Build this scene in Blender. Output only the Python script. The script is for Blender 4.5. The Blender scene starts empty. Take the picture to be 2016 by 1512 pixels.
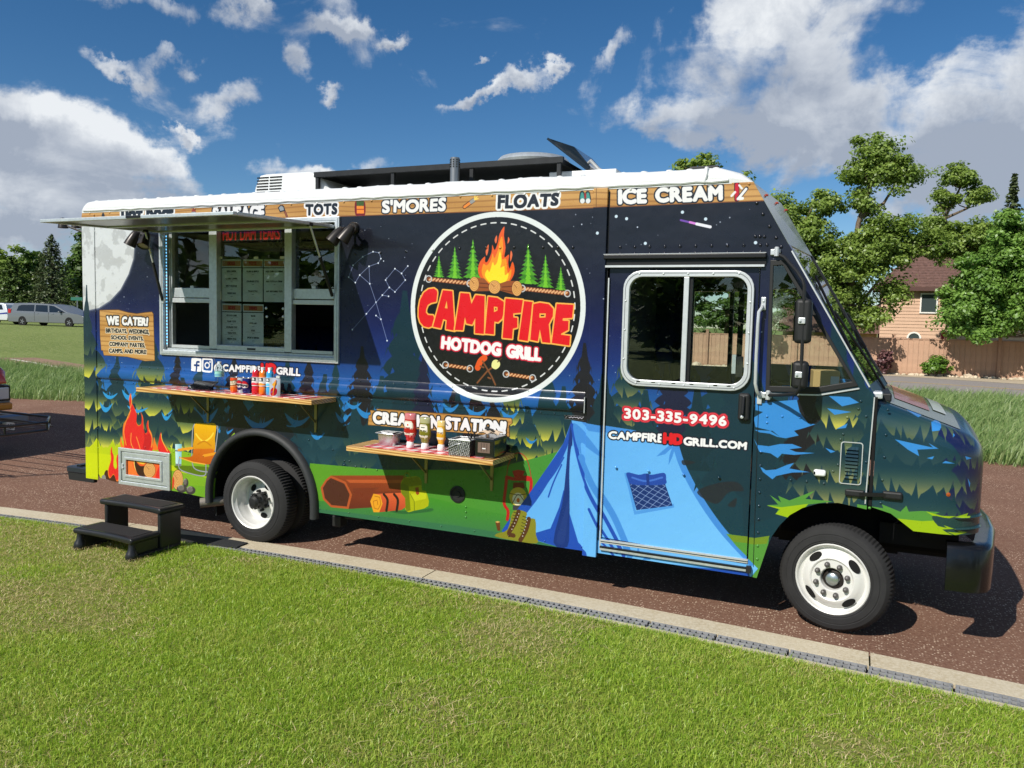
import bpy, bmesh, math, random
import numpy as np
from mathutils import Vector, Matrix
from mathutils.geometry import tessellate_polygon

SC = bpy.context.scene
COL = SC.collection
random.seed(7)
rng = np.random.default_rng(11)

# ------------------------------------------------------------------ camera
CAM_F = 1565.8            # focal length for a 2016 px wide frame
CAM_YAW, CAM_PITCH, CAM_ROLL = -0.406305, -0.076865, 0.024349
CAM_POS = np.array([7.80868, -6.18706, 2.25399])
def _axes():
    cy, sy, cp, sp = math.cos(CAM_YAW), math.sin(CAM_YAW), math.cos(CAM_PITCH), math.sin(CAM_PITCH)
    fwd = np.array([sy*cp, cy*cp, sp]); right = np.array([cy, -sy, 0.0]); up = np.cross(right, fwd)
    cr, sr = math.cos(CAM_ROLL), math.sin(CAM_ROLL)
    return cr*right + sr*up, -sr*right + cr*up, fwd
AX_R, AX_U, AX_F = _axes()
cam_data = bpy.data.cameras.new('camera')
cam = bpy.data.objects.new('camera', cam_data)
COL.objects.link(cam)
cam.matrix_world = Matrix(((AX_R[0], AX_U[0], -AX_F[0], CAM_POS[0]), (AX_R[1], AX_U[1], -AX_F[1], CAM_POS[1]),
                           (AX_R[2], AX_U[2], -AX_F[2], CAM_POS[2]), (0, 0, 0, 1)))
cam_data.sensor_width = 36.0
cam_data.lens = CAM_F / 2016.0 * 36.0
cam_data.clip_start = 0.05
cam_data.clip_end = 3000.0
SC.camera = cam

# measuring aids: where a sight line of the survey photograph meets a plane of the place
def rays(uv):
    uv = np.atleast_2d(np.asarray(uv, float))
    return ((uv[:, 0]-1008)/CAM_F)[:, None]*AX_R - ((uv[:, 1]-756)/CAM_F)[:, None]*AX_U + AX_F
def on_y(uv, y=0.0):
    d = rays(uv); t = (y - CAM_POS[1]) / d[:, 1]
    return CAM_POS + d*t[:, None]
def on_z(uv, z=0.0):
    d = rays(uv); t = (z - CAM_POS[2]) / d[:, 2]
    return CAM_POS + d*t[:, None]
def on_x(uv, x=0.0):
    d = rays(uv); t = (x - CAM_POS[0]) / d[:, 0]
    return CAM_POS + d*t[:, None]
def SP(u, v, y=0.0):
    q = on_y([(u, v)], y)[0]; return float(q[0]), float(q[2])
def Q(x0, y0, s):          # notes taken on an enlargement -> photograph coordinates
    return lambda pts: [(x0 + a/s, y0 + b/s) for a, b in pts]

# ------------------------------------------------------------------ sky, sun, exposure
SUN_DIR = Vector((0.271, 0.714, -0.646)).normalized()      # direction the light travels
TO_SUN = -SUN_DIR
SUN_EL = math.asin(TO_SUN.z)
SUN_AZ = math.atan2(TO_SUN.x, TO_SUN.y)
sun_data = bpy.data.lights.new('sun', 'SUN')
sun_data.energy = 4.6
sun_data.angle = math.radians(0.5)
sun_data.color = (1.0, 0.95, 0.87)
sun = bpy.data.objects.new('sun', sun_data)
COL.objects.link(sun)
sun.rotation_euler = SUN_DIR.to_track_quat('-Z', 'Y').to_euler()
sun.location = (-20, -40, 40)

SC.view_settings.view_transform = 'Standard'
SC.view_settings.look = 'None'
SC.view_settings.exposure = 0.28
SC.view_settings.gamma = 1.0
SC.view_settings.use_curve_mapping = False
SC.cycles.max_bounces = 8
SC.cycles.transparent_max_bounces = 24
SC.cycles.diffuse_bounces = 3
SC.cycles.glossy_bounces = 4
SC.cycles.caustics_reflective = False
SC.cycles.caustics_refractive = False
SC.cycles.use_denoising = True
SC.cycles.sample_clamp_indirect = 6.0

def lin(c):
    return tuple(((v/255.0)/12.92 if v/255.0 <= 0.04045 else ((v/255.0+0.055)/1.055)**2.4) for v in c)

class NT:
    """small node-tree writer"""
    def __init__(self, tree): self.t = tree
    def n(self, kind, **kw):
        nd = self.t.nodes.new(kind)
        for k, v in kw.items(): setattr(nd, k, v)
        return nd
    def link(self, a, b): self.t.links.new(a, b)
    def _set(self, sock, v):
        if hasattr(v, 'is_output'): self.link(v, sock)
        else: sock.default_value = v
    def math(self, op, a, b=None, c=None, clamp=False):
        nd = self.n('ShaderNodeMath', operation=op, use_clamp=clamp)
        self._set(nd.inputs[0], a)
        if b is not None: self._set(nd.inputs[1], b)
        if c is not None: self._set(nd.inputs[2], c)
        return nd.outputs[0]
    def vmath(self, op, a, b=None, scale=None):
        nd = self.n('ShaderNodeVectorMath', operation=op)
        self._set(nd.inputs[0], a)
        if b is not None: self._set(nd.inputs[1], b)
        if scale is not None: self._set(nd.inputs['Scale'], scale)
        return nd.outputs['Value'] if op in ('DOT_PRODUCT', 'LENGTH') else nd.outputs[0]
    def mix(self, f, a, b, blend='MIX'):
        nd = self.n('ShaderNodeMix', data_type='RGBA', blend_type=blend)
        self._set(nd.inputs[0], f); self._set(nd.inputs[6], a); self._set(nd.inputs[7], b)
        return nd.outputs[2]
    def ramp(self, f, stops):
        nd = self.n('ShaderNodeValToRGB')
        el = nd.color_ramp.elements
        while len(el) < len(stops): el.new(0.5)
        for e, (p, c) in zip(el, stops):
            e.position = p; e.color = (c[0], c[1], c[2], 1.0)
        self._set(nd.inputs[0], f)
        return nd.outputs[0]
    def smooth(self, v, a, b):
        nd = self.n('ShaderNodeMapRange', interpolation_type='SMOOTHSTEP')
        self._set(nd.inputs[0], v); nd.inputs[1].default_value = a; nd.inputs[2].default_value = b
        return nd.outputs[0]
    def noise(self, vec, scale, detail=4.0, rough=0.5, dist=0.0, dims='3D'):
        nd = self.n('ShaderNodeTexNoise', noise_dimensions=dims)
        if vec is not None: self.link(vec, nd.inputs['Vector'])
        nd.inputs['Scale'].default_value = scale; nd.inputs['Detail'].default_value = detail
        nd.inputs['Roughness'].default_value = rough; nd.inputs['Distortion'].default_value = dist
        return nd.outputs[0]

def build_world():
    w = bpy.data.worlds.new('World'); SC.world = w; w.use_nodes = True
    w.node_tree.nodes.clear()
    N = NT(w.node_tree)
    out = N.n('ShaderNodeOutputWorld'); bg = N.n('ShaderNodeBackground')
    sky = N.n('ShaderNodeTexSky', sky_type='NISHITA')
    sky.sun_disc = False
    sky.sun_elevation = SUN_EL
    sky.sun_rotation = SUN_AZ
    sky.altitude = 1700.0; sky.air_density = 1.0; sky.dust_density = 0.6; sky.ozone_density = 2.2
    tc = N.n('ShaderNodeTexCoord')
    d = tc.outputs['Generated']
    sep = N.n('ShaderNodeSeparateXYZ'); N.link(d, sep.inputs[0])
    # clouds lie on a flat deck: sample noise where the view direction pierces it
    zc = N.math('MAXIMUM', sep.outputs[2], 0.0)
    inv = N.math('DIVIDE', 1.0, N.math('ADD', zc, 0.16))
    deck = N.vmath('SCALE', d, scale=inv)
    big = N.noise(deck, 1.3, 3.0, 0.5)
    fine = N.noise(deck, 4.2, 9.0, 0.62, 0.35)
    # the cloud bodies of that afternoon (direction, half sizes, strength)
    px = [  # u, v, su, sv, strength, rot
        (260, -25, 230, 40, 1.0, 0.05), (480, 5, 60, 22, .8, .1), (130, 320, 290, 100, 1.1, 0.12), (40, 250, 90, 60, .8, 0), (330, 345, 170, 60, .8, .35),
        (60, 440, 330, 70, .95, 0), (440, 180, 80, 40, .90, -.25), (265, 128, 64, 22, .90, .25), (350, 112, 52, 24, .90, -.6),
        (615, 125, 34, 40, .90, .6), (690, 60, 58, 22, .90, .2), (930, 172, 90, 19, 1.1, -.35), (1020, 145, 45, 22, .7, -.2),
        (660, 178, 42, 16, .95, -.3), (1210, 98, 54, 30, .90, -.6), (1095, 120, 36, 15, .95, -.2), (960, 85, 28, 11, .9, -.3),
        (1500, 90, 220, 110, 1.25, -.12), (1350, 245, 170, 52, 1.05, .15), (1560, 240, 210, 70, 1.1, -.1),
        (1870, 205, 250, 110, 1.35, -.38), (2020, 280, 220, 150, 1.2, -.2), (1850, 400, 220, 60, 1.0, -.1), (1540, 375, 60, 35, .7, -.2),
        (640, 330, 80, 25, .75, 0), (800, 340, 300, 16, .3, 0), (365, 250, 28, 11, .95, 0), (775, 92, 28, 14, .85, -.5)]
    wn = N.n('ShaderNodeTexNoise'); N.link(d, wn.inputs['Vector']); wn.inputs['Scale'].default_value = 8.5; wn.inputs['Detail'].default_value = 7.0; wn.inputs['Roughness'].default_value = 0.62
    dw = N.vmath('ADD', d, N.vmath('SCALE', N.vmath('SUBTRACT', wn.outputs['Color'], (0.5, 0.5, 0.5)), scale=0.135))
    acc = None; shade = None
    for u, v, su, sv, st, rot in px:
        c = rays([(u, v)])[0]; k = np.linalg.norm(c); c = c/k
        cr, sr = math.cos(rot), math.sin(rot)
        e1 = AX_R*cr - AX_U*sr; e2 = AX_R*sr + AX_U*cr
        e1 = e1 - c*np.dot(e1, c); e1 /= np.linalg.norm(e1); e2 = e2 - c*np.dot(e2, c); e2 /= np.linalg.norm(e2)
        su_, sv_ = su/CAM_F/k, sv/CAM_F/k
        a = N.math('ADD', N.vmath('DOT_PRODUCT', dw, tuple(e1/su_)), -float(np.dot(e1, c)/su_)); b = N.math('ADD', N.vmath('DOT_PRODUCT', dw, tuple(e2/sv_)), -float(np.dot(e2, c)/sv_))
        f = N.vmath('DOT_PRODUCT', d, tuple(c))
        r2 = N.math('ADD', N.math('MULTIPLY', a, a), N.math('MULTIPLY', b, b))
        g = N.math('MULTIPLY', N.math('EXPONENT', N.math('MULTIPLY', r2, -1.15)), st)
        g = N.math('MULTIPLY', g, N.math('GREATER_THAN', f, 0.0))
        acc = g if acc is None else N.math('ADD', acc, g)
        # underside of a body is the thick, dim part; its upper rim is thin and bright
        s = N.math('MULTIPLY', g, N.math('MULTIPLY_ADD', b, -0.95, 0.36))
        shade = s if shade is None else N.math('ADD', shade, s)
    acc = N.math('MINIMUM', acc, 1.12)
    behind = N.math('MULTIPLY', N.smooth(N.vmath('DOT_PRODUCT', d, tuple(AX_F)), 0.55, 0.15), 0.42)
    puff = N.noise(d, 7.5, 11.0, 0.58, 0.55)
    dens = N.math('ADD', N.math('ADD', acc, behind), N.math('MULTIPLY_ADD', fine, 0.9, -0.47))
    dens = N.math('ADD', dens, N.math('MULTIPLY_ADD', puff, 3.2, -1.61))
    alpha = N.smooth(dens, 0.30, 0.92)
    alpha = N.math('MULTIPLY', alpha, N.math('MULTIPLY_ADD', N.smooth(dens, 0.1, 1.0), 0.30, 0.66))
    alpha = N.math('MULTIPLY', alpha, N.smooth(sep.outputs[2], -0.02, 0.04))
    thick = N.math('ADD', N.math('MULTIPLY_ADD', N.noise(deck, 1.6, 5.0, .6), 1.6, -.72), N.math('ADD', N.math('MULTIPLY_ADD', N.noise(d, 9.0, 8.0, 0.62, 0.4), 2.4, -1.02), shade))
    ccol = N.ramp(N.math('ADD', thick, N.math('MULTIPLY', dens, 0.10)),
                  [(0.0, (8.4, 8.7, 9.0)), (0.40, (6.2, 6.6, 7.2)), (1.0, (3.6, 4.1, 5.0))])
    nd = N.n('ShaderNodeHueSaturation'); nd.inputs['Saturation'].default_value = 1.30; nd.inputs['Value'].default_value = SKY_VAL
    N.link(sky.outputs[0], nd.inputs['Color'])
    col = N.mix(alpha, nd.outputs[0], ccol)
    N.link(col, bg.inputs['Color'])
    bg.inputs['Strength'].default_value = 0.085
    N.link(bg.outputs[0], out.inputs['Surface'])
SKY_VAL = 0.90
build_world()

# ------------------------------------------------------------------ helpers: objects
def link(o, parent=None):
    COL.objects.link(o)
    if parent is not None: o.parent = parent
    return o
def thing(name, label, cat, loc=(0, 0, 0), rz=0.0, group=None):
    o = bpy.data.objects.new(name, None); o.empty_display_size = 0.1
    o.location = loc; o.rotation_euler = (0, 0, rz)
    COL.objects.link(o); tag(o, label, cat, group)
    return o
def tag(o, label=None, cat=None, group=None, kind=None):
    if label: o['label'] = label
    if cat: o['category'] = cat
    if group: o['group'] = group
    if kind: o['kind'] = kind
    return o
KIDS = {}
def copy_tree(o, parent=None):
    c = o.copy(); COL.objects.link(c)
    if parent is not None:
        c.parent = parent; c.matrix_parent_inverse = o.matrix_parent_inverse.copy()
    for ch in list(o.children): copy_tree(ch, c)
    return c

class MB:
    """collects simple shapes into one mesh"""
    def __init__(self): self.v = []; self.f = []; self.uv = {}; self.mi = {}
    def add(self, vs, fs, mi=0):
        b = len(self.v); self.v += [tuple(map(float, q)) for q in vs]
        for f in fs:
            if mi: self.mi[len(self.f)] = mi
            self.f.append(tuple(b+i for i in f))
        return self
    def box(self, c, s, rot=None, mi=0):
        hx, hy, hz = s[0]/2, s[1]/2, s[2]/2
        vs = [(x, y, z) for x in (-hx, hx) for y in (-hy, hy) for z in (-hz, hz)]
        if rot is not None: vs = [tuple(rot @ Vector(q)) for q in vs]
        vs = [(q[0]+c[0], q[1]+c[1], q[2]+c[2]) for q in vs]
        return self.add(vs, [(0, 1, 3, 2), (4, 6, 7, 5), (0, 4, 5, 1), (2, 3, 7, 6), (0, 2, 6, 4), (1, 5, 7, 3)], mi)
    def bar(self, a, b, w, h, up=(0, 0, 1), mi=0):
        a = Vector(a); b = Vector(b); d = (b-a); L = d.length
        if L < 1e-6: return self
        d.normalize(); u = Vector(up)
        s = d.cross(u)
        if s.length < 1e-4: s = d.cross(Vector((0, 1, 0)))
        s.normalize(); u = s.cross(d)
        vs = []
        for p in (a, b):
            for i, j in ((-1, -1), (1, -1), (1, 1), (-1, 1)): vs.append(p + s*(i*w/2) + u*(j*h/2))
        return self.add(vs, [(0, 1, 2, 3), (7, 6, 5, 4), (0, 4, 5, 1), (1, 5, 6, 2), (2, 6, 7, 3), (3, 7, 4, 0)], mi)
    def tube(self, pts, r, n=8, mi=0, caps=True, taper=None):
        pts = [Vector(q) for q in pts]
        rs = r if isinstance(r, (list, tuple)) else [r]*len(pts)
        ring = []
        prev = None
        for i, p in enumerate(pts):
            t = (pts[min(i+1, len(pts)-1)] - pts[max(i-1, 0)])
            if t.length < 1e-9: t = Vector((0, 0, 1))
            t.normalize()
            if prev is None:
                a = Vector((0, 0, 1)) if abs(t.z) < 0.9 else Vector((1, 0, 0))
                s = t.cross(a).normalized()
            else:
                s = prev - t*prev.dot(t)
                s = s.normalized() if s.length > 1e-6 else t.orthogonal().normalized()
            prev = s
            u = t.cross(s)
            ring.append([p + (s*math.cos(2*math.pi*k/n) + u*math.sin(2*math.pi*k/n))*rs[i] for k in range(n)])
        vs = [q for rr in ring for q in rr]; fs = []
        for i in range(len(pts)-1):
            for k in range(n):
                k2 = (k+1) % n
                fs.append((i*n+k, i*n+k2, (i+1)*n+k2, (i+1)*n+k))
        if caps:
            fs.append(tuple(range(n-1, -1, -1))); fs.append(tuple((len(pts)-1)*n+k for k in range(n)))
        return self.add(vs, fs, mi)
    def lathe(self, prof, c=(0, 0, 0), axis='Z', n=24, mi=0, close=False):
        """prof: (radius, height) pairs along the axis"""
        vs = []; fs = []
        m = len(prof)
        for r, h in prof:
            for k in range(n):
                a = 2*math.pi*k/n; x, y = r*math.cos(a), r*math.sin(a)
                vs.append({'Z': (c[0]+x, c[1]+y, c[2]+h), 'Y': (c[0]+x, c[1]+h, c[2]+y), 'X': (c[0]+h, c[1]+x, c[2]+y)}[axis])
        for i in range(m-1 + (1 if close else 0)):
            j = (i+1) % m
            for k in range(n):
                k2 = (k+1) % n
                fs.append((i*n+k, i*n+k2, j*n+k2, j*n+k))
        return self.add(vs, fs, mi)
    def prism(self, poly, d0, d1, axis='Y', holes=(), mi=0):
        """poly in the two other axes (x,z for Y; x,y for Z; y,z for X), extruded between d0 and d1"""
        P = {'Y': lambda a, b, d: (a, d, b), 'Z': lambda a, b, d: (a, b, d), 'X': lambda a, b, d: (d, a, b)}[axis]
        loops = [list(poly)] + [list(h) for h in holes]
        flat = [q for L in loops for q in L]
        tri = tessellate_polygon([[Vector((a, b, 0)) for a, b in L] for L in loops])
        n = len(flat)
        vs = [P(a, b, d0) for a, b in flat] + [P(a, b, d1) for a, b in flat]
        fs = [t for t in tri] + [(t[2]+n, t[1]+n, t[0]+n) for t in tri]
        o = 0
        for L in loops:
            k = len(L)
            for i in range(k):
                j = (i+1) % k
                fs.append((o+i, o+j, n+o+j, n+o+i))
            o += k
        return self.add(vs, fs, mi)
    def build(self, name, mat=None, parent=None, smooth=False, bevel=0.0, segs=2, uvfn=None, recalc=True, sub=0, loc=None, rz=0.0, angle=40):
        me = bpy.data.meshes.new(name)
        me.from_pydata(self.v, [], self.f)
        if self.mi:
            for i, k in self.mi.items(): me.polygons[i].material_index = k
        if recalc:
            bm = bmesh.new(); bm.from_mesh(me)
            bmesh.ops.recalc_face_normals(bm, faces=bm.faces); bm.to_mesh(me); bm.free()
        mats = mat if isinstance(mat, (list, tuple)) else [mat]
        for m in mats:
            if m is not None: me.materials.append(m)
        if uvfn is not None:
            lay = me.uv_layers.new(name='UVMap')
            for lp in me.loops:
                lay.data[lp.index].uv = uvfn(me.vertices[lp.vertex_index].co)
        me.update()
        o = bpy.data.objects.new(name, me)
        link(o, parent)
        if loc is not None: o.location = loc
        if rz: o.rotation_euler = (0, 0, rz)
        if smooth:
            me.shade_smooth() if hasattr(me, 'shade_smooth') else None
            if angle < 170 and hasattr(me, 'set_sharp_from_angle'): me.set_sharp_from_angle(angle=math.radians(angle))
        if bevel > 0:
            b = o.modifiers.new('bevel', 'BEVEL'); b.width = bevel; b.segments = segs; b.limit_method = 'ANGLE'; b.angle_limit = math.radians(35)
            b.harden_normals = False
        if sub:
            s = o.modifiers.new('sub', 'SUBSURF'); s.levels = sub; s.render_levels = sub
        return o

# ------------------------------------------------------------------ helpers: materials
MATS = {}
def mat(name, col=(128, 128, 128), rough=0.5, metal=0.0, spec=0.5, var=0.0, vscale=6.0, bump=0.0, bscale=40.0, coat=0.0,
        img=None, img_gain=1.0, emit=None, estr=0.0, dirt=0.0, trans=0.0, alpha=1.0, ior=1.45, rvar=0.0, col2=None, ripple=0.0):
    if name in MATS: return MATS[name]
    m = bpy.data.materials.new(name); m.use_nodes = True
    m.node_tree.nodes.clear(); N = NT(m.node_tree)
    out = N.n('ShaderNodeOutputMaterial'); b = N.n('ShaderNodeBsdfPrincipled')
    N.link(b.outputs[0], out.inputs[0])
    c = lin(col) + (1.0,)
    tc = N.n('ShaderNodeTexCoord'); ob = tc.outputs['Object']
    src = None
    if img is not None:
        t = N.n('ShaderNodeTexImage'); t.image = img; t.interpolation = 'Linear'; t.extension = 'EXTEND'
        src = t.outputs[0]
        if img_gain != 1: src = N.mix(1.0, src, (img_gain, img_gain, img_gain, 1), 'MULTIPLY')
    if var > 0 or col2 is not None:
        nz = N.noise(ob, vscale, 5.0, 0.6)
        k = N.smooth(nz, 0.25, 0.75)
        c2 = (lin(col2) + (1.0,)) if col2 is not None else tuple(x*(1-var) for x in c[:3]) + (1.0,)
        c1 = c if col2 is not None else tuple(min(1, x*(1+var*.6)) for x in c[:3]) + (1.0,)
        if src is None: src = N.mix(k, c1, c2)
        else: src = N.mix(N.math('MULTIPLY', k, var), src, (0.02, 0.02, 0.02, 1))
    if dirt > 0:
        k2 = N.smooth(N.noise(ob, 2.3, 8.0, 0.7), 0.48, 0.8)
        base = src if src is not None else c
        src = N.mix(N.math('MULTIPLY', k2, dirt), base, lin((120, 104, 86)) + (1.0,))
    if src is None: b.inputs['Base Color'].default_value = c
    else: N.link(src, b.inputs['Base Color'])
    b.inputs['Roughness'].default_value = rough
    if rvar > 0:
        N.link(N.math('MULTIPLY_ADD', N.noise(ob, 9.0, 6.0, 0.6), rvar, rough - rvar/2), b.inputs['Roughness'])
    b.inputs['Metallic'].default_value = metal
    b.inputs['Specular IOR Level'].default_value = spec
    b.inputs['IOR'].default_value = ior
    b.inputs['Coat Weight'].default_value = coat
    b.inputs['Coat Roughness'].default_value = 0.06
    b.inputs['Transmission Weight'].default_value = trans
    b.inputs['Alpha'].default_value = alpha
    if emit is not None:
        b.inputs['Emission Color'].default_value = lin(emit) + (1.0,); b.inputs['Emission Strength'].default_value = estr
    if ripple > 0:
        bp = N.n('ShaderNodeBump'); bp.inputs['Strength'].default_value = 1.0; bp.inputs['Distance'].default_value = ripple
        N.link(N.noise(ob, 2.2, 3.0, 0.5), bp.inputs['Height']); N.link(bp.outputs[0], b.inputs['Normal'])
    if bump > 0:
        bp = N.n('ShaderNodeBump'); bp.inputs['Strength'].default_value = 1.0; bp.inputs['Distance'].default_value = bump
        N.link(N.noise(ob, bscale, 4.0, 0.6), bp.inputs['Height']); N.link(bp.outputs[0], b.inputs['Normal'])
    MATS[name] = m
    return m
def glass_mat(name, tint=(235, 245, 240), refl=1.0, rough=0.0):
    """thin sheet of glass: reflects by Fresnel, otherwise lets the light through"""
    if name in MATS: return MATS[name]
    m = bpy.data.materials.new(name); m.use_nodes = True
    m.node_tree.nodes.clear(); N = NT(m.node_tree)
    out = N.n('ShaderNodeOutputMaterial')
    tr = N.n('ShaderNodeBsdfTransparent'); tr.inputs[0].default_value = lin(tint) + (1.0,)
    gl = N.n('ShaderNodeBsdfGlossy'); gl.inputs['Roughness'].default_value = rough
    gl.inputs[0].default_value = (1, 1, 1, 1)
    ge = N.n('ShaderNodeNewGeometry')
    c = N.math('ABSOLUTE', N.vmath('DOT_PRODUCT', ge.outputs['Normal'], ge.outputs['Incoming']))
    f = N.math('MULTIPLY_ADD', N.math('POWER', N.math('SUBTRACT', 1.0, c, clamp=True), 5.0), 0.95, 0.045)
    f = N.math('MULTIPLY', f, refl, clamp=True)
    mx = N.n('ShaderNodeMixShader'); N.link(f, mx.inputs[0]); N.link(tr.outputs[0], mx.inputs[1]); N.link(gl.outputs[0], mx.inputs[2])
    N.link(mx.outputs[0], out.inputs[0])
    MATS[name] = m
    return m

# ------------------------------------------------------------------ helpers: flat print painted in numpy
class Art:
    """flat artwork; 'to' turns input points into canvas pixels (row 0 at the bottom)"""
    def __init__(self, w, h, to, bg=(0, 0, 0)):
        self.w, self.h, self.to = w, h, to
        self.a = np.empty((h, w, 3), np.float32); self.a[:] = np.array(bg, np.float32)
    def edges_mask(self, E):
        """E: (n,2,2) edges in canvas pixels; even-odd coverage, 2x2 samples"""
        E = E*2.0
        x0 = int(max(0, math.floor(E[..., 0].min()) - 2)); x1 = int(min(self.w*2, math.ceil(E[..., 0].max()) + 3))
        y0 = int(max(0, math.floor(E[..., 1].min()) - 2)); y1 = int(min(self.h*2, math.ceil(E[..., 1].max()) + 3))
        x0 -= x0 % 2; y0 -= y0 % 2; x1 += x1 % 2; y1 += y1 % 2
        if x1-x0 < 2 or y1-y0 < 2: return None
        W, H = x1-x0, y1-y0
        T = np.zeros((H, W+1), np.int16)
        for (ax, ay), (bx, by) in E:
            if ay == by: continue
            if ay > by: ax, ay, bx, by = bx, by, ax, ay
            r0 = max(int(math.ceil(ay-0.5)), y0); r1 = min(int(math.ceil(by-0.5)), y1)
            if r1 <= r0: continue
            r = np.arange(r0, r1)
            xs = ax + (r+0.5-ay)*(bx-ax)/(by-ay)
            c = np.clip(np.ceil(xs-0.5).astype(int)-x0, 0, W)
            np.add.at(T, (r-y0, c), 1)
        M = (np.cumsum(T[:, :W], 1) & 1).astype(np.float32)
        M = M.reshape(H//2, 2, W//2, 2).mean((1, 3))
        return M, x0//2, y0//2
    def loops(self, polys):
        E = []
        for P in polys:
            q = np.asarray(self.to(P), float); E.append(np.stack([q, np.roll(q, -1, 0)], 1))
        return np.concatenate(E)
    def put(self, res, color, op=1.0):
        if res is None: return
        M, x, y = res
        H, W = M.shape
        X0, Y0 = max(0, x), max(0, y); X1, Y1 = min(self.w, x+W), min(self.h, y+H)
        if X1 <= X0 or Y1 <= Y0: return
        M = M[Y0-y:Y1-y, X0-x:X1-x, None]*op
        sub = self.a[Y0:Y1, X0:X1]
        if callable(color):
            yy, xx = np.mgrid[Y0:Y1, X0:X1]; C = color(xx, yy)
        else: C = np.array(color, np.float32)
        sub += (C - sub)*M
    def poly(self, pts, color, holes=(), op=1.0):
        self.put(self.edges_mask(self.loops([pts]+list(holes))), color, op)
    def blob(self, pts, color, op=1.0, n=6):
        self.poly(catmull(pts, n), color, op=op)
    def line(self, pts, width, color, op=1.0, taper=None):
        q = np.asarray(self.to(pts), float); r = width/2
        x0, y0 = np.floor(q.min(0)-r-2).astype(int); x1, y1 = np.ceil(q.max(0)+r+2).astype(int)
        x0, y0 = max(0, x0), max(0, y0); x1, y1 = min(self.w, x1), min(self.h, y1)
        if x1 <= x0 or y1 <= y0: return
        M = np.zeros((y1-y0, x1-x0), np.float32)
        for i in range(len(q)-1):
            a, b = q[i], q[i+1]; d = b-a; L = max(d@d, 1e-9)
            rr = r
            sx0, sy0 = np.maximum(np.floor(np.minimum(a, b)-r-2).astype(int), (x0, y0)); sx1, sy1 = np.minimum(np.ceil(np.maximum(a, b)+r+2).astype(int), (x1, y1))
            if sx1 <= sx0 or sy1 <= sy0: continue
            yy, xx = np.mgrid[sy0:sy1, sx0:sx1]
            t = np.clip(((xx-a[0])*d[0] + (yy-a[1])*d[1])/L, 0, 1)
            dist = np.hypot(xx-a[0]-t*d[0], yy-a[1]-t*d[1])
            S = M[sy0-y0:sy1-y0, sx0-x0:sx1-x0]
            np.maximum(S, np.clip(rr-dist+0.5, 0, 1), out=S)
        self.put((M, x0, y0), color, op)
    def disc(self, c, r, color, op=1.0):       # r in canvas pixels
        self.line([c, c], 2*r, color, op)
    def text(self, s, quad, fill, outline=(), bold=0.05, jit=0.5, seed=1, gap=0.06, square=False):
        """quad: TL, TR, BR, BL of the capital letters; outline: (width in canvas px, colour) from outside in"""
        rr = random.Random(seed)
        gl = [glyph(ch) for ch in s]
        gap = max(gap, bold*1.75+.02)
        adv = [(g[1] if ch != ' ' else 0.42) + gap for g, ch in zip(gl, s)]
        tot = sum(adv) - gap
        TL, TR, BR, BL = [np.array(q, float) for q in quad]
        E = []; x = 0.0
        for ch, (ed, w), ad in zip(s, gl, adv):
            if len(ed):
                e = ed.copy()
                ang = rr.uniform(-.06, .06)*jit; sc = 1 + rr.uniform(-.05, .07)*jit; dy = rr.uniform(-.05, .05)*jit
                cx = w/2
                ex, ey = (e[..., 0]-cx)*sc, (e[..., 1]-.5)*sc
                e = np.stack([ex*math.cos(ang)-ey*math.sin(ang)+cx+x, ex*math.sin(ang)+ey*math.cos(ang)+.5+dy], -1)
                E.append(e)
            x += ad
        E = np.concatenate(E)
        u = E[..., 0:1]/tot; v = E[..., 1:2]
        P = (BL*(1-u)+BR*u)*(1-v) + (TL*(1-u)+TR*u)*v
        P = np.asarray(self.to(P.reshape(-1, 2)), float).reshape(-1, 2, 2)
        q = np.asarray(self.to([TL, BL]), float); cap = np.hypot(*(q[0]-q[1]))
        pad = int(max([o[0] for o in outline]+[0]) + bold*cap + 4)
        P0 = P.copy()
        res = self.edges_mask(P0)
        if res is None: return
        M, mx, my = res
        M = np.pad(M, pad); mx -= pad; my -= pad
        body = dilate(M, bold*cap)
        for wd, c in outline: self.put((dilate(body, wd), mx, my), c)
        self.put((body, mx, my), fill)
    def image(self, name):
        im = bpy.data.images.new(name, self.w, self.h)
        buf = np.ones((self.h, self.w, 4), np.float32); buf[..., :3] = np.clip(self.a/255.0, 0, 1)
        im.pixels.foreach_set(buf.ravel()); im.update(); im.pack()
        return im
def dilate(M, r):
    if r < 0.3: return M
    out = M.copy(); n = max(8, int(2*math.pi*r*1.3)); H, W = M.shape
    done = set()
    for rad in ([r] if r < 2.5 else [r, r*0.6]):
        for k in range(n):
            dx, dy = rad*math.cos(2*math.pi*k/n), rad*math.sin(2*math.pi*k/n)
            ix, iy = int(round(dx)), int(round(dy))
            if (ix, iy) in done: continue
            done.add((ix, iy))
            ys, yd = (slice(max(0, -iy), H-max(0, iy)), slice(max(0, iy), H-max(0, -iy)))
            xs, xd = (slice(max(0, -ix), W-max(0, ix)), slice(max(0, ix), W-max(0, -ix)))
            np.maximum(out[yd, xd], M[ys, xs], out=out[yd, xd])
    return out
def catmull(pts, n=6, closed=True):
    P = np.asarray(pts, float); k = len(P); out = []
    for i in range(k if closed else k-1):
        if closed: a, b, c, d = P[i-1], P[i], P[(i+1) % k], P[(i+2) % k]
        else: a, b, c, d = P[max(i-1, 0)], P[i], P[i+1], P[min(i+2, k-1)]
        for t in np.linspace(0, 1, n, endpoint=False):
            out.append(tuple(0.5*((2*b) + (-a+c)*t + (2*a-5*b+4*c-d)*t*t + (-a+3*b-3*c+d)*t**3)))
    if not closed: out.append(tuple(P[-1]))
    return out
GLYPHS = {}
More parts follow.
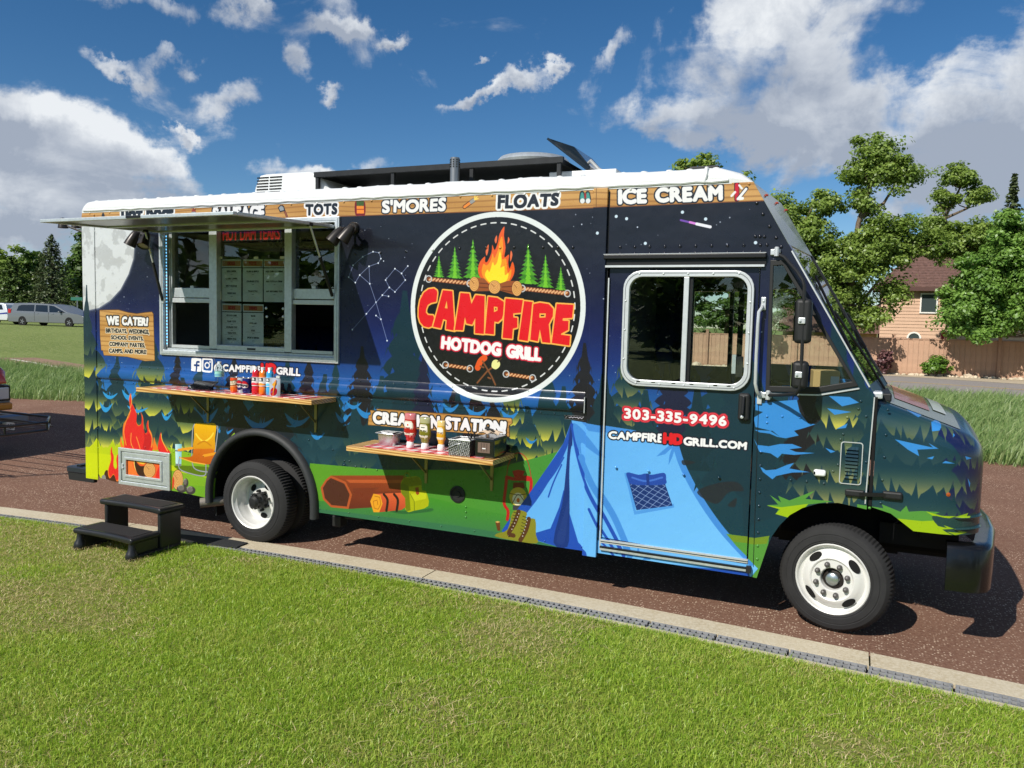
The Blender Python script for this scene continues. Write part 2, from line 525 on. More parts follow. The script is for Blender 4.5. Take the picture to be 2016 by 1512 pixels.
def glyph(ch):
    if ch in GLYPHS: return GLYPHS[ch]
    if ch == ' ':
        GLYPHS[ch] = (np.zeros((0, 2, 2)), 0.4); return GLYPHS[ch]
    def edges(c):
        cu = bpy.data.curves.new('glyph', 'FONT'); cu.body = c; cu.fill_mode = 'NONE'; cu.resolution_u = 4
        o = bpy.data.objects.new('glyph', cu); COL.objects.link(o)
        dg = bpy.context.evaluated_depsgraph_get(); dg.update()
        me = o.evaluated_get(dg).to_mesh()
        V = np.array([v.co[:2] for v in me.vertices]); E = V[np.array([e.vertices[:] for e in me.edges])] if len(me.edges) else np.zeros((0, 2, 2))
        o.evaluated_get(dg).to_mesh_clear()
        bpy.data.objects.remove(o); bpy.data.curves.remove(cu)
        return E
    global CAP
    if 'CAP' not in globals():
        h = edges('H'); CAP = (h[..., 1].min(), h[..., 1].max())
    E = edges(ch)
    x0, x1 = E[..., 0].min(), E[..., 0].max(); k = 1.0/(CAP[1]-CAP[0])
    E = np.stack([(E[..., 0]-x0)*k, (E[..., 1]-CAP[0])*k], -1)
    GLYPHS[ch] = (E, float((x1-x0)*k))
    return GLYPHS[ch]

# ------------------------------------------------------------------ the printed vehicle wrap
WX0, WZ0, WRES, WW, WH = -0.2, 0.2, 0.0025, 3600, 1340
def to_wrap(pts):
    q = on_y(np.asarray(pts, float)); return np.stack([(q[:, 0]-WX0)/WRES, (q[:, 2]-WZ0)/WRES], 1)
def wrap_uv(co): return ((co[0]-WX0)/(WRES*WW), (co[2]-WZ0)/(WRES*WH))
def zgrad(stops):
    zs = [s[0] for s in stops]; cs = np.array([s[1] for s in stops], np.float32)
    def f(xx, yy):
        z = yy*WRES + WZ0
        return np.stack([np.interp(z, zs, cs[:, i]) for i in range(3)], -1)
    return f
def pgrad(p0, c0, p1, c1, e=1.0):
    """linear gradient between two photograph points"""
    a, b = to_wrap([p0, p1]); d = b-a; L = d@d
    c0 = np.array(c0, np.float32); c1 = np.array(c1, np.float32)
    def f(xx, yy):
        t = np.clip(((xx-a[0])*d[0]+(yy-a[1])*d[1])/L, 0, 1)[..., None]**e
        return c0 + (c1-c0)*t
    return f
def wood(seed, s=1.0):
    r = np.random.default_rng(seed); ph = r.uniform(0, 6, 8)
    def f(xx, yy):
        x, y = xx*WRES, yy*WRES
        w = y*150*s + 2.2*np.sin(x*2.3+ph[0]) + 1.1*np.sin(x*5.1+y*9+ph[1]) + .8*np.sin(x*0.9*s+y*30+ph[2])
        g = 0.5+0.5*np.sin(w); g = np.clip((g-0.72)/0.28, 0, 1)
        k = 0.5+0.5*np.sin(y*26*s+x*1.1+ph[3]+np.sin(x*3+ph[4]))
        base = np.array([205, 158, 92], np.float32)*(1-k[..., None]) + np.array([188, 138, 72], np.float32)*k[..., None]
        return base*(1-g[..., None]*.55) + np.array([138, 92, 44], np.float32)*(g[..., None]*.55)
    return f
def spruce(A, ax, ay, by, w, col, tip=None, tiers=7, seed=0, lean=0.0, kx=0.0, fringe=4, drop=0.35, start=0.0, rim=None, rows=None):
    """cartoon spruce: ragged, drooping tiers painted from the lowest up. slope kx: photo y per x along the body"""
    r = random.Random(seed)
    H = by-ay
    ts = [start + (1-start)*((i+1)/tiers)**0.9 for i in range(tiers)]
    if rows: tiers = len(rows)
    for i in reversed(range(tiers)):
        if rows: ts = [(q[0]-ay)/H for q in rows]
        y1 = ay + H*ts[i]; y0 = ay + H*(ts[i-1] if i else start*0.5)
        y00 = y0 - (y1-y0)*0.9
        hw = w/2*(0.16+0.84*ts[i]) if not rows else rows[i][1]
        iw = hw*0.16
        cx = ax + lean*(y1-ay)
        th = min(y1-y0, 46.0); n = fringe
        base = lambda x: y1 + th*drop*(1-abs(x)/hw)**.7
        P = [(cx-iw, y00)]
        for t in (.25, .5, .75): P.append((cx-iw-(hw*.96-iw)*t, y0+(y1-y0)*(.10+.9*t**1.7)-th*.10))
        n = max(2, min(n+1, int(round(hw/23.0)))); L = []; Rr = []
        for out, sg in ((L, 1), (Rr, -1)):
            ws = [r.uniform(.55, 1.6) for _ in range(n)]; tw_ = sum(ws); xa = -.97*hw
            for w_ in ws:
                sl = .96*hw*w_/tw_; d = th*.26*r.uniform(.5, 1.5)
                out += [(sg*(xa-sl*.14), base(xa)+d), (sg*(xa+sl*.12), base(xa)-d*1.2), (sg*(xa+sl*.34), base(xa+sl*.35)-d*.45), (sg*(xa+sl*.62), base(xa+sl*.6)+d*.30), (sg*(xa+sl*.80), base(xa+sl*.8)+d*.62)]; xa += sl
        P += [(cx+x, y) for x, y in L] + [(cx, base(0)+th*.1)] + [(cx+x, y) for x, y in Rr[::-1]]
        for t in (.75, .5, .25): P.append((cx+iw+(hw*.96-iw)*t, y0+(y1-y0)*(.10+.9*t**1.7)-th*.10))
        P.append((cx+iw, y00))
        sm = [(x, y+kx*(x-ax)) for x, y in P]
        if tip is None: A.poly(sm, col)
        else:
            k = tip if not callable(tip) else tip(i)
            if isinstance(k, list): k = k[0]
            A.poly(sm, pgrad((cx, y1-th*.62), col, (cx, y1+th*.42), k, 1.5))
            if rim: A.line([(cx-hw*.5, y1+2), (cx-hw*.1, y1-(y1-y0)*.3)], 1.6, rim)

def shard(A, pts, col, seed=0):
    """sky seen between boughs: a crescent with a few sharp flicks along its upper rim"""
    P = np.array(pts, float); r = random.Random(seed*7+int(P[0, 0]))
    x0, x1, y0, y1 = P[:, 0].min(), P[:, 0].max(), P[:, 1].min(), P[:, 1].max(); w, h = x1-x0, (y1-y0)
    k = .10*w
    low = [(x0+w*t, y0+h*math.sin(math.pi*(t**.85))**.85+k*(t-.5)) for t in np.linspace(0, 1, 15)]
    up = []
    n = r.choice((2, 3))
    cuts = sorted(r.uniform(.15, .9) for _ in range(n))[::-1]
    f = lambda t: y0+h*(.52*math.sin(math.pi*t)**1.2)+k*(t-.5)
    for t in np.linspace(1, 0, 25)[1:-1]:
        up.append((x0+w*t, f(t)))
        for c in cuts:
            if abs(t-c) < .02: up += [(x0+w*(t+.03), f(t)-h*r.uniform(.35, .6)), (x0+w*(t-.035), f(t-.03))]
    A.poly(low+up, col)

def paint_wrap():
    A = Art(WW, WH, to_wrap)
    yy, xx = np.mgrid[0:WH, 0:WW]
    sky = zgrad([(.2, (62, 140, 200)), (1.25, (46, 132, 196)), (1.5, (32, 104, 176)), (1.72, (26, 76, 144)), (1.95, (22, 46, 112)), (2.2, (20, 30, 82)),
                 (2.5, (19, 24, 56)), (2.9, (21, 23, 35)), (3.3, (22, 23, 32))])
    A.a[:] = sky(xx, yy)
    # stars
    r = random.Random(3)
    for i in range(330):
        x, z = r.uniform(.2, 8.2), r.uniform(1.65, 3.15)
        A.disc_c((x, z), r.choice((1.0, 1.1, 1.3, 1.6, 2.4)), (205, 216, 235), r.uniform(.5, 1))
    # ---- moon at the tail
    m = Q(80, 400, 6.3)
    moon = m([(515, 100), (1165, 100), (1165, 500), (1150, 690), (1090, 880), (990, 1070), (860, 1210), (720, 1300), (600, 1328), (515, 1330)])
    q = to_wrap([m([(515, 350)])[0], m([(1165, 500)])[0]]); 
    g = np.random.default_rng(5).random((60, 60))
    def fbm(xx, yy):
        t = np.zeros(xx.shape, np.float32); amp = 1.0
        for o in range(4):
            s = 40/2**o
            fx, fy = xx/s, yy/s; ix, iy = fx.astype(int), fy.astype(int); u, v = fx-ix, fy-iy
            u = u*u*(3-2*u); v = v*v*(3-2*v)
            G = lambda a, b: g[(a+o*13) % 60, (b+o*7) % 60]
            t += amp*((G(ix, iy)*(1-u)+G(ix+1, iy)*u)*(1-v) + (G(ix, iy+1)*(1-u)+G(ix+1, iy+1)*u)*v); amp *= .55
        return t/2.1
    def mooncol(xx, yy):
        k = np.clip((fbm(xx, yy)-.50)*12, 0, 1)[..., None]
        return np.array([212, 216, 218], np.float32)*(1-k) + np.array([188, 191, 192], np.float32)*k
    A.line(moon[2:], 26, (60, 66, 84), .35); A.line(moon[2:], 12, (150, 155, 165), .5)
    A.poly(moon, mooncol)
    # ---- constellations
    c = Q(660, 380, 3.437)
    for ch in ([(120, 490), (185, 432), (255, 398), (297, 405), (308, 445), (290, 475), (228, 497), (165, 556), (233, 615), (228, 497)],
               [(165, 556), (135, 607), (90, 570), (120, 490)], [(233, 615), (275, 740), (308, 855), (350, 1000)], [(275, 830), (308, 855)],
               [(115, 925), (210, 818), (318, 692), (365, 640), (403, 670), (473, 590), (448, 545), (403, 513), (340, 590), (365, 640)],
               [(448, 545), (490, 495)], [(318, 692), (360, 700)]):
        A.line(c(ch), 2.0, (150, 165, 205), .8)
        for p in c(ch): A.disc(p, 3.0, (225, 235, 250))
    c = Q(1160, 300, 4.4475)
    A.line(c([(800, 595), (900, 618)]), 6, (125, 80, 190), .9); A.line(c([(880, 613), (960, 633)]), 7, (215, 130, 220)); A.line(c([(940, 628), (1058, 654)]), 9, (232, 232, 242))
    for p in ((815, 525), (1018, 585), (235, 562), (326, 582), (1455, 792), (490, 798), (80, 712)): A.disc(c([p])[0], 5, (205, 225, 240))
    # ---- far row of trees
    T, K, NV = (20, 54, 66), (28, 27, 36), (26, 30, 58)
    Y = (196, 192, 74); OL = (112, 118, 76)
    far = [(299, 672, 800, 88, T, Y, 6), (349.6, 700, 800, 44, K, None, 8), (395, 730, 810, 60, T, None, 5), (461, 706, 800, 46, K, None, 7), (566, 725, 830, 96, T, None, 6),
           (608, 716, 850, 70, K, None, 8), (661, 720, 850, 52, T, None, 7), (713, 702, 850, 100, K, None, 8), (797, 612, 900, 190, (17, 47, 60), None, 8),
           (834, 708, 850, 66, NV, None, 7), (898, 775, 900, 90, K, None, 5), (1010, 760, 905, 120, T, Y, 5), (1080, 745, 900, 90, T, None, 5), (1151, 700, 900, 120, K, None, 9),
           (1238, 700, 880, 150, T, OL, 6), (1325, 722, 880, 150, NV, None, 7), (1430, 690, 930, 250, T, None, 7),
           (1530, 735, 960, 150, T, None, 5), (1600, 728, 1000, 220, K, None, 7), (1690, 750, 1000, 200, T, OL, 5)]
    for i, (ax, ay, by, w, col, tp, tr) in enumerate(far):
        spruce(A, ax, ay, by, w, col, tp, tr, seed=i+10, kx=.07)
    for i, (ax, ay, by, w, col) in enumerate([(515, 770, 880, 120, T), (640, 765, 900, 120, (18, 48, 60)), (752, 768, 900, 130, T), (905, 795, 900, 120, (18, 48, 60)), (972, 800, 900, 90, K), (1110, 790, 930, 120, T), (1190, 770, 930, 130, (18, 48, 60)), (1270, 800, 950, 150, T), (1372, 800, 980, 180, (17, 46, 58)), (1480, 770, 1000, 220, T), (430, 780, 880, 90, (18, 48, 60))]):
        spruce(A, ax, ay, by, w, col, None, 5, seed=i+140, kx=.09)
    # ---- the dark wood
    A.poly([(150, 815), (430, 830), (700, 850), (1180, 915), (1560, 940), (1720, 930), (1960, 940), (1960, 1090), (150, 1090)], (20, 56, 70))
    for i, (ax, ay, by, w, col, tp, tr) in enumerate([
            (640, 800, 960, 170, (22, 58, 72), (34, 70, 82), 5), (540, 770, 930, 150, (24, 32, 44), None, 6), (470, 790, 930, 140, K, None, 5), (700, 830, 980, 160, T, (60, 84, 70), 4),
            (880, 815, 930, 130, (24, 62, 76), None, 4), (1075, 800, 960, 190, T, Y, 4), (1040, 830, 950, 130, T, (205, 200, 60), 4),
            (940, 780, 900, 100, K, None, 4)]):
        spruce(A, ax, ay, by, w, col, tp, tr, seed=i+60, kx=.1)
    # blue gaps that shine between the boughs
    for pts in ([(700, 800), (735, 806), (720, 816), (745, 824), (712, 822)], [(870, 800), (905, 792), (895, 812), (875, 812)], [(1035, 862), (1058, 868), (1040, 874)],
                [(680, 790), (712, 798), (690, 806)], [(915, 800), (960, 806), (945, 822), (920, 815)], [(985, 806), (1022, 810), (1005, 828), (985, 820)],
                [(660, 812), (690, 822), (675, 833)], [(480, 820), (540, 828), (515, 846), (490, 836)], [(560, 815), (612, 826), (585, 840)], [(610, 850), (640, 856), (622, 866)],
                [(380, 800), (430, 815), (405, 838), (388, 822)], [(425, 842), (460, 850), (440, 858)]):
        shard(A, pts, (42, 128, 196))
    # ---- ground
    A.poly([(150, 862), (235, 862), (300, 872), (360, 888), (430, 905), (470, 905), (470, 1080), (150, 1020)], pgrad((150, 930), (208, 214, 22), (420, 930), (120, 172, 40)))
    A.poly([(150, 888), (260, 900), (430, 935), (430, 960), (150, 935)], (204, 216, 24), op=.8)
    A.poly([(330, 925), (430, 945), (430, 1020), (330, 990)], (112, 168, 44), op=.8)
    A.poly([(610, 912), (760, 925), (960, 925), (1060, 900), (1130, 880), (1180, 1110), (610, 1050)], pgrad((610, 950), (92, 152, 40), (1080, 1000), (66, 138, 56)))
    A.poly([(610, 985), (700, 990), (850, 980), (930, 1000), (1080, 1030), (1190, 1110), (600, 1020)], pgrad((800, 980), (66, 140, 44), (800, 1040), (58, 116, 74)))
    A.poly([(610, 1000), (900, 1035), (1180, 1080), (1180, 1120), (600, 1030)], (52, 108, 78), op=.8)
    # ---- big lit tree at the tail corner and the bright boughs
    D1, Y1_ = (19, 50, 64), (206, 204, 74)
    spruce(A, 365, 770, 900, 130, D1, Y1_, 3, seed=33, kx=.1, fringe=6, rows=[(800, 22), (836, 44), (870, 66)])
    spruce(A, 299, 668, 880, 120, D1, lambda i: ((24, 54, 66), Y1_, (40, 70, 70), Y1_, (60, 84, 70), Y1_)[i], 4, seed=31, kx=.1, fringe=6, rows=[(700, 14), (738, 32), (768, 26), (803, 48), (842, 60), (872, 66)])
    spruce(A, 231, 712, 870, 90, D1, lambda i: ((22, 52, 64), (22, 52, 64), (30, 60, 68), (90, 106, 70), Y1_)[i], 4, seed=32, kx=.1, fringe=5, rows=[(732, 9), (754, 16), (778, 26), (806, 36), (850, 48)])
    spruce(A, 262, 815, 880, 90, D1, Y1_, 2, seed=34, kx=.1, fringe=5, rows=[(838, 24), (866, 50)])
    spruce(A, 172, 588, 870, 130, (17, 44, 58), lambda i: ((24, 54, 64), (24, 54, 64), (70, 90, 68), Y1_, (60, 84, 70), Y1_, Y1_, (120, 134, 76))[i], 4, seed=5, kx=.06, fringe=6, drop=.4, rows=[(618, 6), (648, 12), (682, 22), (722, 42), (756, 34), (788, 60), (828, 66), (862, 44)])
    spruce(A, 208, 812, 880, 80, D1, Y1_, 2, seed=36, kx=.1, fringe=4, rows=[(836, 16), (866, 34)])
    for pts in ([(196, 792), (222, 800), (212, 812), (200, 806)], [(250, 805), (292, 800), (275, 813)], [(318, 812), (338, 817), (322, 828)], [(202, 772), (232, 776), (214, 786)], [(240, 768), (268, 772), (252, 788)]):
        shard(A, pts, (44, 150, 214))
    spruce(A, 440, 850, 935, 90, (26, 44, 54), None, 4, seed=77, kx=.1)
    A.blob([(458, 872), (442, 870), (452, 862), (462, 852)], (150, 190, 50))
    # ---- camp fire
    f = Q(200, 760, 6.873)
    R1, R2, OR, YE = (226, 38, 40), (198, 26, 36), (240, 120, 40), (248, 190, 70)
    A.blob(f([(35, 1200), (60, 1140), (95, 1150), (165, 1190), (245, 1230), (245, 1320), (60, 1280)]), (70, 34, 30))
    big = [(395, 95), (400, 200), (440, 290), (475, 380), (470, 480), (500, 530), (540, 500), (545, 400), (520, 330), (560, 420), (570, 560), (590, 640), (625, 600), (615, 520), (632, 460), (640, 560), (680, 650), (690, 760), (670, 880), (330, 860), (300, 760), (285, 640), (300, 510), (370, 400), (385, 300), (370, 180)]
    A.blob(f(big), OR, n=4)
    A.blob(f([(x*.94+28 if x < 480 else x*.97+12, y+12) for x, y in big]), R1, n=4)
    A.blob(f([(560, 560), (600, 660), (650, 640), (672, 740), (640, 860), (560, 850), (580, 700)]), R2, n=4)
    for l in ([(392, 330), (330, 480), (300, 620), (330, 800)], [(640, 600), (682, 700), (672, 830)], [(400, 640), (395, 760), (430, 850)], [(470, 690), (500, 780), (520, 850)], [(395, 130), (405, 220), (385, 300)]):
        A.line(catmull(f(l), 5, False), 4.5, (246, 150, 60))
    A.blob(f([(805, 625), (815, 720), (880, 830), (930, 910), (770, 880), (775, 730)]), R1, n=4); A.line(catmull(f([(805, 650), (820, 740), (890, 880)]), 5, False), 4, YE)
    A.blob(f([(710, 690), (730, 760), (760, 860), (700, 860), (700, 760)]), OR, n=4)
    A.blob(f([(260, 690), (275, 760), (300, 840), (265, 830), (250, 760)]), OR, n=4)
    sf = [(133, 825), (142, 900), (165, 960), (160, 1080), (190, 1135), (215, 1100), (205, 1000), (228, 930), (245, 1000), (245, 1240), (205, 1290), (165, 1200), (108, 1250), (85, 1150), (125, 1000), (118, 900)]
    A.blob(f(sf), OR, n=4); A.blob(f([(x*.86+23, y*.97+22) for x, y in sf]), R1, n=4)
    A.blob(f([(0, 1230), (40, 1200), (60, 1260), (30, 1290)]), (140, 138, 132)); A.blob(f([(60, 1262), (140, 1285), (230, 1310), (60, 1310)]), (118, 114, 110))
    # behind the little hatch window: fire and a log
    A.poly(f([(345, 990), (820, 1030), (820, 1260), (345, 1200)]), (238, 96, 44))
    A.blob(f([(350, 990), (430, 1000), (420, 1080), (480, 1200), (350, 1200)]), (240, 120, 50)); A.line(catmull(f([(440, 1010), (450, 1100), (500, 1200)]), 5, False), 6, (250, 214, 110))
    A.blob(f([(455, 1010), (520, 1080), (620, 1090), (600, 1215), (500, 1205), (450, 1080)]), (62, 30, 26))
    A.blob(f([(480, 1010), (560, 1060), (640, 1020), (800, 1060), (800, 1010)]), (246, 190, 60))
    def logend(cx, cy, rx, ry, Z=f):
        el = lambda k: Z([(cx+rx*k*math.cos(t), cy+ry*k*math.sin(t)) for t in np.linspace(0, 2*math.pi, 28, endpoint=False)])
        A.poly(el(1.05), (78, 40, 26)); A.poly(el(1), (226, 168, 98))
        for k in (.78, .52, .26): A.line(el(k)+el(k)[:1], 1.5, (176, 116, 56))
        A.line(Z([(cx, cy), (cx-rx*.6, cy-ry*.5)]), 1.6, (120, 70, 36))
    logend(648, 1138, 78, 100)
    A.blob(f([(790, 1090), (750, 1150), (730, 1240), (800, 1240)]), (226, 44, 40))
    # thermos, chair
    A.blob(f([(980, 1085), (1200, 1080), (1490, 1110), (1490, 1220), (1180, 1190)]), (92, 118, 22))
    A.poly(f([(995, 785), (1085, 785), (1078, 1080), (1003, 1075)]), pgrad(f([(995, 900)])[0], (214, 240, 244), f([(1085, 900)])[0], (120, 190, 205)))
    A.poly(f([(993, 865), (1087, 870), (1086, 890), (994, 884)]), (120, 126, 132)); A.poly(f([(1003, 1050), (1079, 1056), (1078, 1084), (1003, 1076)]), (120, 126, 132))
    ST = (120, 124, 132)
    for l in ([(1260, 515), (1230, 600), (1218, 950)], [(1545, 535), (1572, 580), (1530, 930)], [(1055, 960), (1050, 1115), (1200, 1185), (1390, 1212), (1410, 1080), (1412, 950)], [(1225, 1040), (1250, 1110), (1330, 1150), (1490, 1170)]):
        A.line(catmull(f(l), 5, False), 6, ST); A.line(catmull(f(l), 5, False), 2, (190, 194, 200))
    A.poly(catmull(f([(1262, 512), (1400, 508), (1545, 516), (1535, 700), (1528, 880), (1400, 880), (1245, 862), (1252, 700)]), 4), pgrad(f([(1400, 510)])[0], (240, 186, 22), f([(1400, 860)])[0], (220, 150, 28)))
    A.line(catmull(f([(1275, 650), (1330, 720), (1390, 750), (1470, 700), (1510, 640)]), 5, False), 7, (250, 216, 70)); A.line(catmull(f([(1300, 790), (1390, 750), (1480, 810)]), 5, False), 6, (200, 128, 24))
    A.blob(f([(1250, 855), (1380, 850), (1510, 856), (1518, 960), (1490, 1048), (1400, 1058), (1240, 1030), (1060, 972), (1190, 960), (1235, 930)]), pgrad(f([(1400, 850)])[0], (212, 112, 26), f([(1400, 1050)])[0], (196, 92, 22)))
    A.line(f([(1055, 970), (1240, 1034), (1400, 1060)]), 5, (240, 176, 60))
    for l in ([(1040, 868), (1120, 856), (1225, 842)], [(1385, 944), (1460, 930), (1540, 914)]): A.line(catmull(f(l), 5, False), 11, (236, 158, 40))
    logend(1030, 1270, 70, 135); A.blob(f([(960, 1230), (985, 1280), (970, 1380), (955, 1390)]), (214, 60, 40))
    for cx, cy, rx, ry in ((1140, 1310, 36, 60), (1085, 1392, 68, 52), (1205, 1412, 66, 56)):
        el = lambda k, dx=0, dy=0: f([(cx+dx+rx*k*math.cos(t), cy+dy+ry*k*math.sin(t)) for t in np.linspace(0, 2*math.pi, 24, endpoint=False)])
        A.poly(el(1), (66, 62, 60)); A.poly(el(.62, -10, -10), (112, 106, 100)); A.line(el(.6, -10, -14)[12:22], 3, (160, 154, 146))
    # ---- log, bed roll, rucksack
    l = Q(400, 700, 3.6)
    A.poly(l([(905, 850), (1420, 850), (1480, 880), (1500, 1020), (1440, 1062), (1030, 1087), (1055, 985), (1010, 895)]), pgrad(l([(1200, 850)])[0], (150, 66, 34), l([(1200, 1085)])[0], (104, 42, 30)))
    A.poly(l([(1010, 880), (1440, 880), (1480, 905), (1040, 902)]), (186, 88, 46)); A.poly(l([(1060, 940), (1250, 935), (1200, 965), (1400, 960), (1420, 1000), (1060, 1000)]), (118, 50, 32))
    A.poly(l([(905, 850), (1010, 895), (1055, 985), (1030, 1087), (905, 1075), (850, 1020), (832, 935), (868, 880)]), (180, 84, 44))
    A.poly(l([(905, 868), (1000, 908), (1038, 985), (1018, 1070), (910, 1060), (862, 1010), (848, 938), (878, 890)]), (78, 40, 32))
    b = Q(660, 760, 4.448)
    A.blob(b([(480, 1095), (700, 1090), (845, 1070), (830, 1100), (600, 1120)]), (40, 92, 52), op=.8)
    A.poly(catmull(b([(600, 810), (660, 795), (725, 792), (755, 835), (760, 910), (798, 928), (815, 1050), (690, 1092), (625, 1098), (592, 1000), (572, 870)]), 3), (172, 178, 22))
    A.poly(b([(600, 812), (640, 840), (660, 1088), (625, 1098), (590, 1000), (572, 870)]), (112, 124, 20)); A.poly(b([(600, 810), (725, 792), (758, 835), (756, 868), (650, 880), (585, 850)]), (128, 136, 18))
    A.poly(b([(655, 945), (795, 925), (800, 985), (690, 1010)]), (196, 202, 34)); A.line(b([(655, 945), (690, 1008), (692, 1090)]), 2, (80, 90, 16)); A.poly(b([(700, 890), (730, 885), (735, 945), (718, 955), (706, 940)]), (150, 66, 30))
    A.line(catmull(b([(600, 812), (610, 770), (640, 765), (656, 800)]), 5, False), 5, (120, 132, 22))
    A.poly(b([(345, 945), (575, 935), (612, 980), (615, 1060), (580, 1085), (380, 1106)]), pgrad(b([(450, 940)])[0], (220, 98, 56), b([(450, 1100)])[0], (180, 68, 42)))
    A.poly(b([(335, 942), (395, 955), (415, 1030), (385, 1105), (335, 1105), (306, 1010)]), (232, 160, 40)); A.line(b([(345, 965), (388, 975), (398, 1035), (375, 1080), (340, 1070), (332, 1010), (365, 1000), (372, 1040)]), 2.4, (170, 100, 24))
    for x in (425, 515): A.line(catmull(b([(x, 950), (x+32, 1000), (x+22, 1092)]), 5, False), 10, (44, 28, 26))
    # ---- lantern
    RD = (186, 28, 36)
    A.line(catmull(b([(1500, 795), (1515, 690), (1560, 605), (1620, 590), (1680, 650), (1716, 800)]), 5, False), 2.4, RD)
    A.line(catmull(b([(1500, 800), (1490, 900), (1478, 1030), (1512, 1095), (1505, 1170)]), 5, False), 11, RD); A.line(catmull(b([(1640, 800), (1700, 806), (1715, 850), (1700, 980), (1670, 1050)]), 5, False), 11, RD)
    A.line(b([(1500, 800), (1560, 815), (1640, 815), (1710, 820)]), 12, RD); A.poly(b([(1550, 745), (1600, 732), (1660, 745), (1640, 800), (1570, 800)]), RD); A.poly(b([(1560, 845), (1650, 845), (1660, 895), (1555, 895)]), (120, 20, 28))
    el = lambda cx, cy, rx, ry: b([(cx+rx*math.cos(t), cy+ry*math.sin(t)) for t in np.linspace(0, 2*math.pi, 24, endpoint=False)])
    A.poly(el(1600, 968, 76, 82), (206, 178, 60)); A.poly(el(1600, 990, 50, 56), (250, 240, 200)); A.poly(el(1602, 1000, 14, 20), (236, 120, 40))
    for q in ([(1525, 940), (1600, 955), (1675, 945)], [(1545, 1040), (1600, 950), (1660, 1020)]): A.line(catmull(b(q), 5, False), 2, (70, 40, 30))
    A.poly(b([(1555, 1045), (1640, 1045), (1640, 1090), (1555, 1085)]), (60, 60, 66))
    # ---- tent
    t = Q(960, 780, 3.476)
    LB, MB_, DB, NB = (104, 180, 242), (66, 138, 216), (30, 76, 176), (22, 50, 122)
    A.poly(t([(575, 165), (640, 175), (780, 200), (1000, 235), (1285, 340), (1330, 480), (1440, 690), (1600, 920), (1780, 1110), (1850, 1180), (1790, 1245), (680, 1090), (340, 990), (110, 905), (200, 790), (400, 500), (520, 320)]), pgrad(t([(600, 200)])[0], (92, 168, 236), t([(1200, 1150)])[0], (112, 188, 246)))
    A.poly(t([(640, 175), (780, 200), (1000, 235), (1290, 345), (1200, 330), (900, 265), (700, 235)]), MB_)
    A.poly(catmull(t([(575, 165), (520, 320), (400, 500), (260, 700), (100, 915), (150, 930), (330, 720), (450, 530), (545, 350)]), 3), DB)
    A.poly(t([(330, 935), (430, 905), (490, 760), (520, 640), (560, 800), (620, 1000), (680, 1060), (690, 1095), (330, 985)]), DB)
    A.poly(catmull(t([(575, 165), (552, 320), (535, 520), (510, 740), (450, 1000), (545, 1030), (560, 860), (562, 560), (580, 330)]), 3), NB)
    A.poly(catmull(t([(560, 700), (540, 900), (520, 1010), (470, 990), (500, 880)]), 3), (36, 62, 132), op=.6)
    A.blob(t([(575, 340), (560, 480), (565, 700), (600, 900), (660, 1030), (700, 1040), (690, 700), (640, 560), (600, 400)]), LB)
    A.line(catmull(t([(580, 200), (620, 420), (690, 640), (820, 880), (930, 1090)]), 6, False), 13, DB); A.line(catmull(t([(640, 420), (720, 600), (860, 830), (970, 1090)]), 6, False), 22, MB_)
    A.line(catmull(t([(700, 770), (780, 930), (880, 1070)]), 6, False), 9, DB); A.line(catmull(t([(770, 990), (860, 1090)]), 4, False), 7, DB)
    A.blob(t([(590, 185), (680, 260), (800, 415), (760, 400), (690, 350), (640, 320), (640, 400), (600, 300)]), MB_)
    for q in ([(520, 420), (460, 520), (400, 600)], [(505, 470), (450, 590), (415, 690)]): A.line(catmull(t(q), 5, False), 5, DB)
    A.line(catmull(t([(1285, 345), (1330, 480), (1440, 690), (1600, 920), (1800, 1140)]), 6, False), 20, MB_)
    for q in ([(1250, 330), (1200, 370), (1150, 415), (1210, 400), (1265, 350)], [(1262, 345), (1240, 410), (1234, 475), (1260, 420), (1278, 360)], [(1010, 1100), (1030, 1030), (1050, 1095)], [(1060, 1120), (1100, 1065), (1115, 1120)]): A.poly(t(q), MB_)
    A.poly(t([(690, 1090), (1000, 1130), (1400, 1160), (1790, 1190), (1795, 1250), (1000, 1150)]), MB_, op=.7); A.poly(t([(1380, 1170), (1790, 1195), (1790, 1250), (1500, 1200)]), DB)
    A.poly(t([(930, 530), (970, 520), (1010, 790), (1270, 740), (1275, 765), (1000, 815), (960, 640)]), MB_, op=.7)
    W4 = t([(965, 598), (1210, 600), (1262, 752), (1015, 783)]); A.poly(W4, (22, 48, 110))
    qd = [np.array(q, float) for q in ((965, 598), (1210, 600), (1262, 752), (1015, 783))]
    bl = lambda u, v: tuple((qd[0]*(1-u)+qd[1]*u)*(1-v)+(qd[3]*(1-u)+qd[2]*u)*v)
    for k in range(-3, 8):
        c0 = k/4+.1
        for sg in (1, -1):
            P = [(c0+sg*v, v) for v in np.linspace(0, 1, 25)]; P = [bl(*p) for p in P if 0 <= p[0] <= 1]
            if len(P) > 2: A.line(t(P), 1.7, (150, 176, 220), .85)
    A.blob(t([(950, 525), (1030, 540), (1075, 532), (1120, 540), (1205, 528), (1218, 570), (1210, 605), (1100, 612), (980, 605), (955, 570)]), (34, 72, 164)); A.line(catmull(t([(985, 560), (1080, 585), (1190, 560)]), 5, False), 6, (64, 112, 204)); A.poly(t([(1080, 532), (1100, 532), (1105, 612), (1085, 612)]), (26, 54, 132))
    # boots and stump
    A.poly(catmull(b([(1560, 1095), (1675, 1105), (1670, 1168), (1750, 1165), (1757, 1300), (1765, 1378), (1560, 1352), (1405, 1318), (1420, 1290), (1510, 1255)]), 3), (132, 130, 40))
